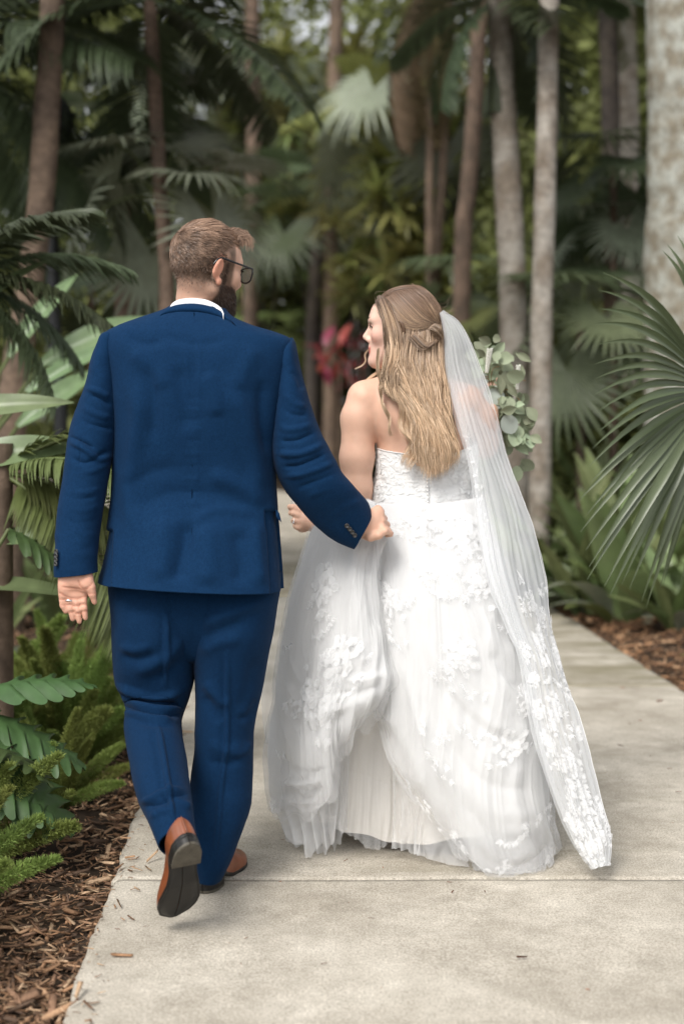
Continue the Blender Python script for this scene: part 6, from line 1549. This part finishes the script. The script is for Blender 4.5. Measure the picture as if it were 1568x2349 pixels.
fan_palm(500, 205, 27.5, 1.6, 9, 'large fan palm high behind the straight brown trunk', 52, M_pgrey, (.8, -.8))
fan_palm(1405, 385, 11.8, .55, 9, 'dark fan palm high beside the thick pale trunk', 53, M_pdark, (.7, -.7))
fan_palm(1390, 520, 12.2, .48, 9, 'grey-green fan palm below the dark one', 54, M_pgrey, (.6, -.7))
fan_palm(1330, 735, 11.2, .62, 10, 'broad fan palm between the slender trunk and the thick one', 55, M_pfan, (.7, -.8))
fan_palm(1110, 690, 16.0, .8, 9, 'fan palm behind the veil', 56, M_pfan, (.7, -.8))
fan_palm(1090, 790, 15.0, .7, 8, 'low fan palm at the top of the veil', 57, M_pmid, (.7, -.7))
fan_palm(210, 640, 12.0, .5, 9, 'dark fan palm left of the man\'s head', 58, M_pdark, (.8, -.7))
fan_palm(950, 210, 18.5, 1.1, 7, 'drooping fan palm with hanging leaves above the bride', 59, M_pgrey, (.1, -1.2))
fan_palm(600, 800, 26.5, 1.1, 9, 'dim fan palm above the man\'s outstretched sleeve', 60, M_pmid, (.8, -.6))

# ---- feather fronds hanging into the picture
def frond_palm(px, py, Y, label, fr, m, seed, stem=True, group='feather palms'):
    c = U(px, py, Y); root = thing('feather_palm', Vector((c[0], c[1], -.05)), label, 'palm', group); r = random.Random(seed)
    if stem: V, Fc = tube([(0, 0, 0), (0, 0, c[2] + .1)], [.05, .045], 12); part('trunk', V, Fc, M_bbrown, root, world=False)
    for k, (yaw, pit, L) in enumerate(fr):
        me = leaf_mesh(('fp', round(L, 1), k % 3, m.name), lambda: pinnate(L, 84, L * .28, .003 + .0032 * L, .55, .2, .8, seed + k, .006 + .004 * L), m)
        inst('frond', me, root, (0, 0, c[2]), orient(math.radians(yaw), math.radians(pit), r.uniform(-.5, .5)))
frond_palm(-150, 110, 9.6, 'dark feather palm with arching fronds in the upper left corner', [(-60, 20, 2.3), (-100, 30, 2.2), (-130, 10, 2.0), (-75, -20, 2.2), (-40, -35, 1.9), (-110, -25, 2.0), (60, 20, 2.0), (20, 40, 2.2), (150, 0, 2.0), (-90, 55, 2.2), (-160, 25, 1.9)], M_pdark, 61)
frond_palm(-110, 620, 5.6, 'low feather palm with fine dark leaflets beside the left picture edge', [(-80, 25, .75), (-100, 5, .75), (-60, -10, .7), (-115, 40, .75), (-90, -30, .7), (-70, 50, .7), (100, 20, .7)], M_pdark, 63)
frond_palm(985, -60, 16.8, 'dead brown hanging fronds above the bride', [(100, -60, 2.2), (60, -70, 2.1), (-80, -65, 2.1), (180, -75, 2.0)], M_pdead, 65)
frond_palm(0, 1050, 4.9, 'feather palm with blue-green fronds reaching towards the hanging hand', [(-78, 10, .75), (-95, -12, .8), (-110, -30, .85), (-70, -38, .8), (-85, 30, .7), (-120, 15, .7)], M_pmid, 68)

# ---- red-leaved plant behind the bride's face
c = U(780, 850, 22.5); root = thing('red_cordyline', Vector((c[0], c[1], -.05)), 'bright pink-red leafy plant behind the bride\'s face', 'plant')
me = raw_mesh('leaf', *broad(.5, .085, .5, 9, .05, 3), M_pred); r = random.Random(4)
for k in range(30):
    p = U(r.uniform(728, 835), r.uniform(780, 900), 22.5 + r.uniform(-.4, .4)) - np.array(root.location)
    inst('leaf', me, root, Vector(p), orient(r.uniform(0, 6.3), r.uniform(0, 1.2)), r.uniform(.7, 1.1))
V, Fc = tube([(0, 0, 0), (0, 0, 2.2)], .03, 6); part('stem', V, Fc, M_bbrown, root, world=False)
# ---- broad-leaved plants beside the path on the right
me_b = [raw_mesh('leaf', *broad(L, W, d, 11, .06, s), m_) for L, W, d, s, m_ in ((.60, .060, .35, 1, M_pbroad), (.50, .065, .7, 2, M_pbroad), (.45, .05, 1.0, 3, M_pgrey), (.62, .05, .25, 4, M_pbroad), (.5, .06, .55, 5, M_pmid))]
def strap_plant(x, y, n, s, label, seed, group, name='broad_leaf_plant', up=(1.35, .5), me=None, hue=None):
    r = random.Random(seed); z = float(ground_z(np.array(x), np.array(y)))
    root = thing(name, Vector((x, y, z)), label, 'plant', group)
    for k in range(n):
        yaw = k * 2.399 + r.uniform(-.4, .4); rr = r.uniform(.01, .10) * s
        inst('leaf', (me or me_b)[r.randrange(len(me or me_b))], root, (-math.sin(yaw) * rr, math.cos(yaw) * rr, r.uniform(-.02, .03)), orient(yaw, r.uniform(*sorted(up)), r.uniform(-.4, .4)), s * r.uniform(.75, 1.15))
r = random.Random(88)
lab = ['broad-leaved green plant just right of the veil, nearest the path edge', 'broad-leaved plant against the slender grey trunk', 'upright strap-leaved plant under the fan palm leaf', 'broad-leaved plant at the foot of the pale ringed trunk']
spots_ = [(1.62, 9.3, 12, 1.0), (1.95, 9.9, 14, 1.1), (2.35, 9.2, 13, 1.05), (1.45, 10.7, 13, 1.0), (1.9, 11.2, 14, 1.1), (2.5, 10.6, 14, 1.1), (2.9, 9.9, 13, 1.1), (1.35, 12.2, 13, 1.1), (2.2, 12.4, 14, 1.2), (3.0, 11.6, 14, 1.2), (3.4, 10.6, 13, 1.1), (2.0, 8.5, 9, .8), (2.75, 8.6, 11, .95)]
where = ['at the path edge right of the veil', 'a step behind the veil\'s edge', 'under the near fan leaf', 'between veil and trunks', 'behind the bouquet', 'in front of the slender trunk', 'beneath the broad fan palm', 'far back where the path bends', 'deep behind the bouquet', 'below the thick trunk', 'beside the thick pale trunk', 'low on the mulch right of the path', 'on the mulch under the fan leaf tips']
for k, (x, y, n, s) in enumerate(spots_): strap_plant(x, y, n + 14, s * (1.15 if y < 9.4 else 1.75), 'broad-leaved green plant ' + where[k], 500 + k, 'broad-leaved plants right of the path')
for k, (x, y, w_) in enumerate([(1.50, 9.7, 'closest to the veil at knee height'), (1.80, 9.0, 'half a step right of the veil on the mulch'), (2.25, 9.5, 'below the left tips of the fan leaf'), (2.65, 9.35, 'among the drooping fan leaf tips'), (1.42, 10.2, 'in the gap between veil and slender trunk'), (3.05, 9.2, 'under the middle of the big fan leaf'), (1.95, 10.4, 'hiding the foot of the slender trunk'), (1.62, 10.9, 'hiding the foot of the pale ringed trunk')]):
    strap_plant(x, y, 26, 1.6, 'leafy green plant ' + w_, 650 + k, 'broad-leaved plants right of the path')
# taller upright leaves behind them
for k in range(9):
    strap_plant(1.5 + .5 * k + r.uniform(-.2, .2), 12.8 + r.uniform(-.5, 1.2), 16, 2.5, ['tall strap-leaved plant first in the dim row right of the bouquet', 'tall strap-leaved plant right behind the bouquet leaves', 'tall strap-leaved plant between the two grey trunks', 'tall strap-leaved plant right of the slender trunk', 'tall strap-leaved plant left of the broad fan palm', 'tall strap-leaved plant behind the broad fan palm', 'tall strap-leaved plant left of the massive trunk', 'tall strap-leaved plant half hidden by the massive trunk', 'tall strap-leaved plant at the right picture edge'][k], 530 + k, 'tall strap-leaved row')
# dark plant at the right edge
strap_plant(2.02, 6.9, 12, .75, 'glossy dark green plant cut by the right picture edge', 545, None, up=(1.2, .3), me=[me_b[4]])
strap_plant(1.78, 6.35, 5, .45, 'small low plant with leaves lying on the mulch at right', 546, None, up=(.4, .05), me=[me_b[1], me_b[4]])

# ---- near fan palm leaf at the right: large pleated blade
root = thing('fan_palm', Vector((1.62, 5.35, -.02)), 'big pleated fan palm leaf reaching in from the right edge', 'palm')
hub = U(1640, 905, 4.85) - np.array([1.62, 5.35, -.02])
L = []
rf = random.Random(33)
tips = [(1380, 625), (1370, 665), (1372, 708), (1362, 742), (1368, 790), (1363, 835), (1366, 868), (1362, 905), (1368, 945), (1372, 990), (1358, 1028), (1350, 1070), (1355, 1105), (1325, 1150), (1345, 1180), (1330, 1220), (1342, 1262), (1350, 1300), (1345, 1330), (1385, 1345), (1398, 1365), (1425, 1340), (1442, 1352), (1470, 1380), (1480, 1395), (1512, 1350), (1520, 1340), (1560, 1345), (1590, 1360), (1620, 1350), (1660, 1350), (1700, 1330), (1740, 1300), (1790, 1250), (1830, 1190), (1860, 1120), (1880, 1050), (1890, 980), (1890, 900), (1880, 830), (1860, 760), (1830, 690), (1790, 640), (1740, 600), (1690, 560), (1640, 530), (1590, 520), (1552, 540), (1528, 560), (1518, 575)]
hubw = U(1640, 905, 4.85)
ang = np.array([math.atan2(-(y - 905), x - 1640) for x, y in tips])
for k, (tx_, ty_) in enumerate(tips):
    lenpx = math.hypot(tx_ - 1640, ty_ - 905); lower = ty_ > 1100
    yt = 4.85 - 0.45 * (1 if tx_ < 1640 else -.3) * min(1, abs(tx_ - 1640) / 250) * 0.8 + (0.10 if lower else 0) + rf.uniform(-.03, .03)
    tip = U(tx_, ty_, yt); d = tip - hubw; ln = np.linalg.norm(d)
    a = np.linspace(0, 1, 14); sag = -0.10 * np.clip(a - .55, 0, 1)**2 * (1.5 if not lower else .6)
    c = hubw + d * a[:, None]; c[:, 2] += 0.05 * np.sin(np.pi * a) + sag - sag[-1] * a; c[:, 1] -= 0.06 * np.sin(np.pi * a)
    side = np.cross(d / ln, np.array([0, -1.0, 0.15])); side /= np.linalg.norm(side)
    nrm = np.cross(side, d / ln); nrm *= -np.sign(nrm[1])
    sp = 0.5; wmax = ln * sp * 0.047
    wd = np.where(a < sp, a * ln * 0.047, wmax * np.clip(1 - ((a - sp) / (1 - sp))**1.2, .03, 1))
    V = np.stack([c - side * wd[:, None], c + nrm * (wd * -0.55)[:, None], c + side * wd[:, None]], 1)
    V[:, 0] += nrm * 0.0; 
    L.append((V.reshape(-1, 3), gfaces(14, 3)))
for k, l in enumerate(L): 
    o = part('leaf_segment', l[0], l[1], M_pnear, root)
V, Fc = tube(cr(np.array([hubw, hubw + np.array([.10, .15, -.25]), np.array([1.62, 5.35, .25]), np.array([1.62, 5.35, -.05])]), 16), .013, 8); part('stalk', V, Fc, M_stalk, root)

# ---- left bed: foxtail ferns
me_pl = [raw_mesh('plume', *plume(L, rr_, n, s, nl), M_pfern) for L, rr_, n, s, nl in ((.44, .042, 4200, 1, .0095), (.36, .046, 4000, 2, .010), (.28, .038, 3000, 3, .009))]
def foxtail(x, y, n, s, label, seed, lean=0.0):
    r = random.Random(seed); z = float(ground_z(np.array(x), np.array(y)))
    root = thing('foxtail_fern', Vector((x, y, z)), label, 'fern', 'foxtail ferns in the mulch bed')
    for k in range(n):
        yaw = k * 2.399 + r.uniform(-.4, .4); e = r.uniform(.5, 1.45)
        inst('plume', me_pl[r.randrange(3)], root, (0.04 * -math.sin(yaw), .04 * math.cos(yaw), 0), orient(yaw, e), s * r.uniform(.75, 1.2))
foxtail(-1.04, 5.35, 44, 1.08, 'bushy foxtail fern below the hanging hand', 601)
foxtail(-.97, 4.75, 18, .75, 'small foxtail fern spilling over the mulch by the trouser knee', 602)
foxtail(-1.30, 5.0, 20, .95, 'foxtail fern tucked behind the lobed leaves', 603)
foxtail(-1.12, 4.02, 28, .88, 'foxtail fern at the left edge under the lobed leaves', 604)
foxtail(-1.10, 3.55, 32, .9, 'bright foxtail fern at the left edge beside the lifted shoe', 605)
foxtail(-1.06, 3.12, 28, .8, 'foxtail fern lowest at the left picture edge', 606)
foxtail(-1.42, 5.9, 22, 1.1, 'foxtail fern standing behind the big clump', 607)
foxtail(-1.28, 6.5, 18, .9, 'foxtail fern far back beyond the hand', 608)

# ---- left bed: lobed leaves, broad lances
root = thing('lobed_philodendron', Vector((-1.25, 4.3, -.03)), 'glossy plant with deeply lobed leaves at the left edge', 'plant')
me_lo = [raw_mesh('leaf', *lobed(.46, .18, 7, .45, s), M_plobed) for s in (1, 2)]
rl_ = random.Random(8); base = np.array(root.location)
for k, (px, py, Y, yaw, pit, roll, s) in enumerate([(-60, 1640, 4.15, -75, -20, .3, .9), (-50, 1585, 4.2, -70, 8, .1, .85), (-40, 1700, 4.05, -95, -38, .4, .9), (-90, 1690, 4.1, -110, -10, -.3, .8), (20, 1215, 4.6, -70, -30, .3, .65), (-90, 1560, 4.2, 60, 20, 0, .9), (-100, 1420, 4.4, 20, 40, 0, .9), (-70, 1760, 4.0, -80, -25, .2, .8)]):
    p = U(px, py, Y) - base; inst('leaf', me_lo[k % 2], root, Vector(p), orient(math.radians(yaw), math.radians(pit), roll), s)
    V, Fc = tube(cr(np.array([[0, 0, 0], [p[0] * .5, p[1] * .5, p[2] * .75], p]), 10), .007, 6); part('stalk', V, Fc, M_stalk, root, world=False)
root = thing('ginger_plant', Vector((-1.85, 4.9, -.03)), 'plant with long broad pale green leaves left of the blue sleeve', 'plant'); base = np.array(root.location)
M_gin = leafmat('ginger_leaf', (0.17, 0.235, 0.11), .35, .5, .12, .25)
me_gi = raw_mesh('leaf', *broad(.70, .055, .28, 14, .05, 2, .35), M_gin); me_gi2 = raw_mesh('leaf', *broad(.72, .075, .30, 14, .06, 5, .3), M_gin)
for k, (px, py, Y, yaw, pit, roll, s, me) in enumerate([(-190, 965, 5.0, -92, 8, 1.0, .85, me_gi), (-150, 1075, 4.9, -88, 10, .95, .80, me_gi2), (-60, 1245, 4.9, -86, 2, .8, .75, me_gi), (60, 900, 6.6, -70, 30, .9, .8, me_gi), (40, 980, 6.8, -60, 35, .8, .8, me_gi2), (90, 840, 7.2, -75, 28, 1.0, .9, me_gi2), (-160, 800, 5.6, -80, 40, .6, .9, me_gi), (20, 820, 7.0, -50, 50, .7, .9, me_gi), (-120, 1350, 4.8, -70, -5, .5, .8, me_gi)]):
    p = U(px, py, Y) - base; inst('leaf', me, root, Vector(p), orient(math.radians(yaw), math.radians(pit), roll), s)
    V, Fc = tube(cr(np.array([[p[0] * .15, p[1] * .3, 0], [p[0] * .6, p[1] * .7, p[2] * .7], p]), 10), .010, 6); part('stalk', V, Fc, M_stalk, root, world=False)
for k, (x, y) in enumerate([(-1.9, 7.4), (-2.4, 8.3), (-1.75, 8.8), (-2.9, 7.2), (-3.4, 8.2), (-3.2, 9.4), (-4.3, 9.2), (-2.9, 11.6), (-3.9, 10.6), (-3.4, 6.4)]):
    strap_plant(x, y, 14, 1.1 + .1 * (k % 3), 'leafy green plant ' + ['beside the sleeve cuff', 'behind the left sleeve', 'seen under the blue elbow', 'at the left below the palm', 'beyond the mulch bed', 'under the leaning palm', 'near the far bend', 'behind the far bed', 'in the dim far left', 'close to the left edge'][k], 560 + k, 'leafy plants left of the path')
# grass tufts in the mulch
me_g = [raw_mesh('leaf', *blade(.16, .007, .5, .3, 7, .4), M_pmid)]
for k, (px, py) in enumerate([(285, 2000), (365, 1790), (470 * .627 + 20, 1745), (255, 2290 * .92), (300, 1870)]):
    Yk = 4176 / (py - 950); x = (px - 784) / F * Yk
    if x < left_edge(Yk) - .03: strap_plant(x, Yk, 3, 1.0, 'small grass blade tuft growing in the mulch ' + ['near the lifted shoe', 'by the trouser leg', 'at the path edge', 'at the lower left', 'beside the path corner'][k], 580 + k, 'grass tufts in the mulch', 'grass_tuft', (1.2, .2), me_g)

# ---- mulch: wood chips, one object for each bed
def mulch(n, region, smin, smax, seed, cm):
    rr = np.random.RandomState(seed); x, y = region(rr, n); n = len(x)
    L = np.exp(rr.normal(math.log(smin), .5, n)).clip(smin * .35, smax); W = L * rr.uniform(.08, .24, n); T = W * rr.uniform(.25, .6, n)
    bx = np.array([[-.5, -.5, -.5], [.5, -.35, -.5], [.45, .5, -.5], [-.4, .4, -.5], [-.45, -.4, .5], [.4, -.5, .5], [.5, .35, .5], [-.5, .5, .5]])
    V = bx[None] * np.stack([L, W, T], 1)[:, None]; V = V + rr.randn(n, 8, 3) * (np.stack([L, W, T], 1) * .10)[:, None]
    yaw = rr.rand(n) * 6.283; pit = rr.normal(0, .22, n); rol = rr.normal(0, .5, n)
    cy, sy, cp, sp_, c_, s_ = np.cos(yaw), np.sin(yaw), np.cos(pit), np.sin(pit), np.cos(rol), np.sin(rol)
    Rm = np.stack([np.stack([cy * cp, cy * sp_ * s_ - sy * c_, cy * sp_ * c_ + sy * s_], 1), np.stack([sy * cp, sy * sp_ * s_ + cy * c_, sy * sp_ * c_ - cy * s_], 1), np.stack([-sp_, cp * s_, cp * c_], 1)], 1)
    V = np.einsum('nij,nkj->nki', Rm, V); z = ground_z(x, y) + rr.uniform(.0, .028, n) + 0.02 * np.clip(fbm(np.stack([x * 6, y * 6, 0 * x], 1), 4, 2), 0, 1)
    V += np.stack([x, y, z], 1)[:, None]
    f = np.array([[0, 3, 2, 1], [4, 5, 6, 7], [0, 1, 5, 4], [1, 2, 6, 5], [2, 3, 7, 6], [3, 0, 4, 7]]); Fq = (np.arange(n) * 8)[:, None, None] + f[None]
    base = np.array([[.20, .115, .065], [.26, .16, .095], [.13, .075, .045], [.32, .22, .14], [.16, .095, .06], [.085, .055, .038]])
    c = 1.45 * base[rr.randint(0, 6, n)] * rr.uniform(.7, 1.3, (n, 1)) * np.array(cm)
    return V.reshape(-1, 3), Fq.reshape(-1, 4), np.repeat(c, 8, 0)
M_chip = mat('wood_chip', (.2, .12, .07), .85, .15, tint=True, var=.25, vscale=60)
def regL(rr, n):
    y = 2.6 + 8.2 * rr.rand(n)**1.7; d = rr.rand(n)**1.1 * np.interp(y, [2.6, 5, 9], [.75, 1.2, 2.2]) - .02; return left_edge(y) - d, y
def regR(rr, n):
    y = 5.2 + 5.6 * rr.rand(n)**1.2; d = rr.rand(n) * 1.9 - .015; return right_edge(y) + d, y
V, Fc, C = mulch(26000, regL, .024, .085, 1, (1, 1, 1)); tag(part('mulch', V, Fc, M_chip, smooth=False, col=C), 'brown wood chip mulch along the left edge of the path', 'mulch', kind='stuff')
V, Fc, C = mulch(15000, regR, .032, .12, 2, (1.05, .98, .90)); tag(part('mulch', V, Fc, M_chip, smooth=False, col=C), 'reddish wood chip mulch in the bed right of the path', 'mulch', kind='stuff')
# crumbs and leaf bits lying on the concrete
rr = np.random.RandomState(6)
def regP(rr, n):
    y = 2.7 + 4.5 * rr.rand(n); return left_edge(y) + .05 + (right_edge(y) - left_edge(y) - .1) * rr.rand(n), y
V, Fc, C = mulch(170, regP, .011, .026, 9, (.7, .45, .4)); V = V.reshape(-1, 8, 3); V[..., 2] += (0.004 - V[..., 2].min(1))[:, None]; V = V.reshape(-1, 3)
tag(part('debris', V, Fc, M_chip, smooth=False, col=C), 'scattered bits of bark and leaf on the concrete', 'debris', kind='stuff')

def regS(rr, n):
    y = 2.6 + 5.5 * rr.rand(n)**1.3; return left_edge(y) + .10 * rr.rand(n)**2.2, y
V, Fc, C = mulch(260, regS, .018, .05, 19, (1, 1, 1)); V = V.reshape(-1, 8, 3); V[..., 2] += (0.004 - V[..., 2].min(1))[:, None]; V = V.reshape(-1, 3)
tag(part('mulch', V, Fc, M_chip, smooth=False, col=C), 'loose wood chips spilled onto the left edge of the concrete', 'mulch', kind='stuff')
# ---- far wood closing the view: dense leaf masses
def leafmass(name, boxes, n, size, seed, m, label):
    rr = np.random.RandomState(seed); vol = []
    P = []
    for (x0, x1, y0, y1, z0, z1, k) in boxes:
        kk = int(n * k); p = np.stack([rr.uniform(x0, x1, kk), rr.uniform(y0, y1, kk), rr.uniform(z0, z1, kk)], 1)
        dens = fbm(p * np.array([.55, .55, .7]), seed, 3); P.append(p[dens > -0.28])
    c = np.concatenate(P); n = len(c)
    a = rr.randn(n, 3); a[:, 2] = a[:, 2] * .6 - .5; a /= np.linalg.norm(a, axis=1, keepdims=True); b = np.cross(a, rr.randn(n, 3)); b /= np.linalg.norm(b, axis=1, keepdims=True)
    s = size * rr.uniform(.5, 1.4, n)[:, None]
    V = np.stack([c, c + a * s * .5 + b * s * .22, c + a * s, c + a * s * .5 - b * s * .22], 1).reshape(-1, 3)
    hue = vnoise(c * .35, seed + 3)[:, None]; col = np.array([.165, .185, .062]) * (1 + .45 * hue) + np.clip(vnoise(c * .8, seed + 5)[:, None] - .35, 0, 1) * np.array([.16, .16, .03])
    col = col * rr.uniform(.6, 1.5, (n, 1))
    o = part(name, V, (np.arange(n) * 4)[:, None] + np.arange(4)[None], m, smooth=False, col=np.repeat(col, 4, 0))
    return tag(o, label, 'woods', kind='stuff')
M_mass = mat('far_foliage', (.05, .08, .025), .55, .25, tint=True, trans=.3)
leafmass('woods', [(-20, 14, 31, 35, 0, 13, .5), (-18, 14, 36, 42, 2, 20, .40), (3.4, 10, 15, 20, 0, 7.5, .25), (2.5, 12, 22, 27, 0, 10, .2)], 170000, .34, 5, M_mass, 'dense wall of green tropical foliage closing off the background')
leafmass('undergrowth', [(-9, -3.2, 12.0, 14.5, 0, 5.2, .42), (1.6, 7, 14.5, 18, 0, 4.5, .34), (-3.0, 3.5, 28.0, 31, 0, 6, .5), (-9, -3, 31.5, 33, 0, 5, .3), (1.7, 5.0, 12.0, 13.6, 0, 1.5, .25)], 80000, .2, 8, M_mass, 'dim green undergrowth between the palm trunks')
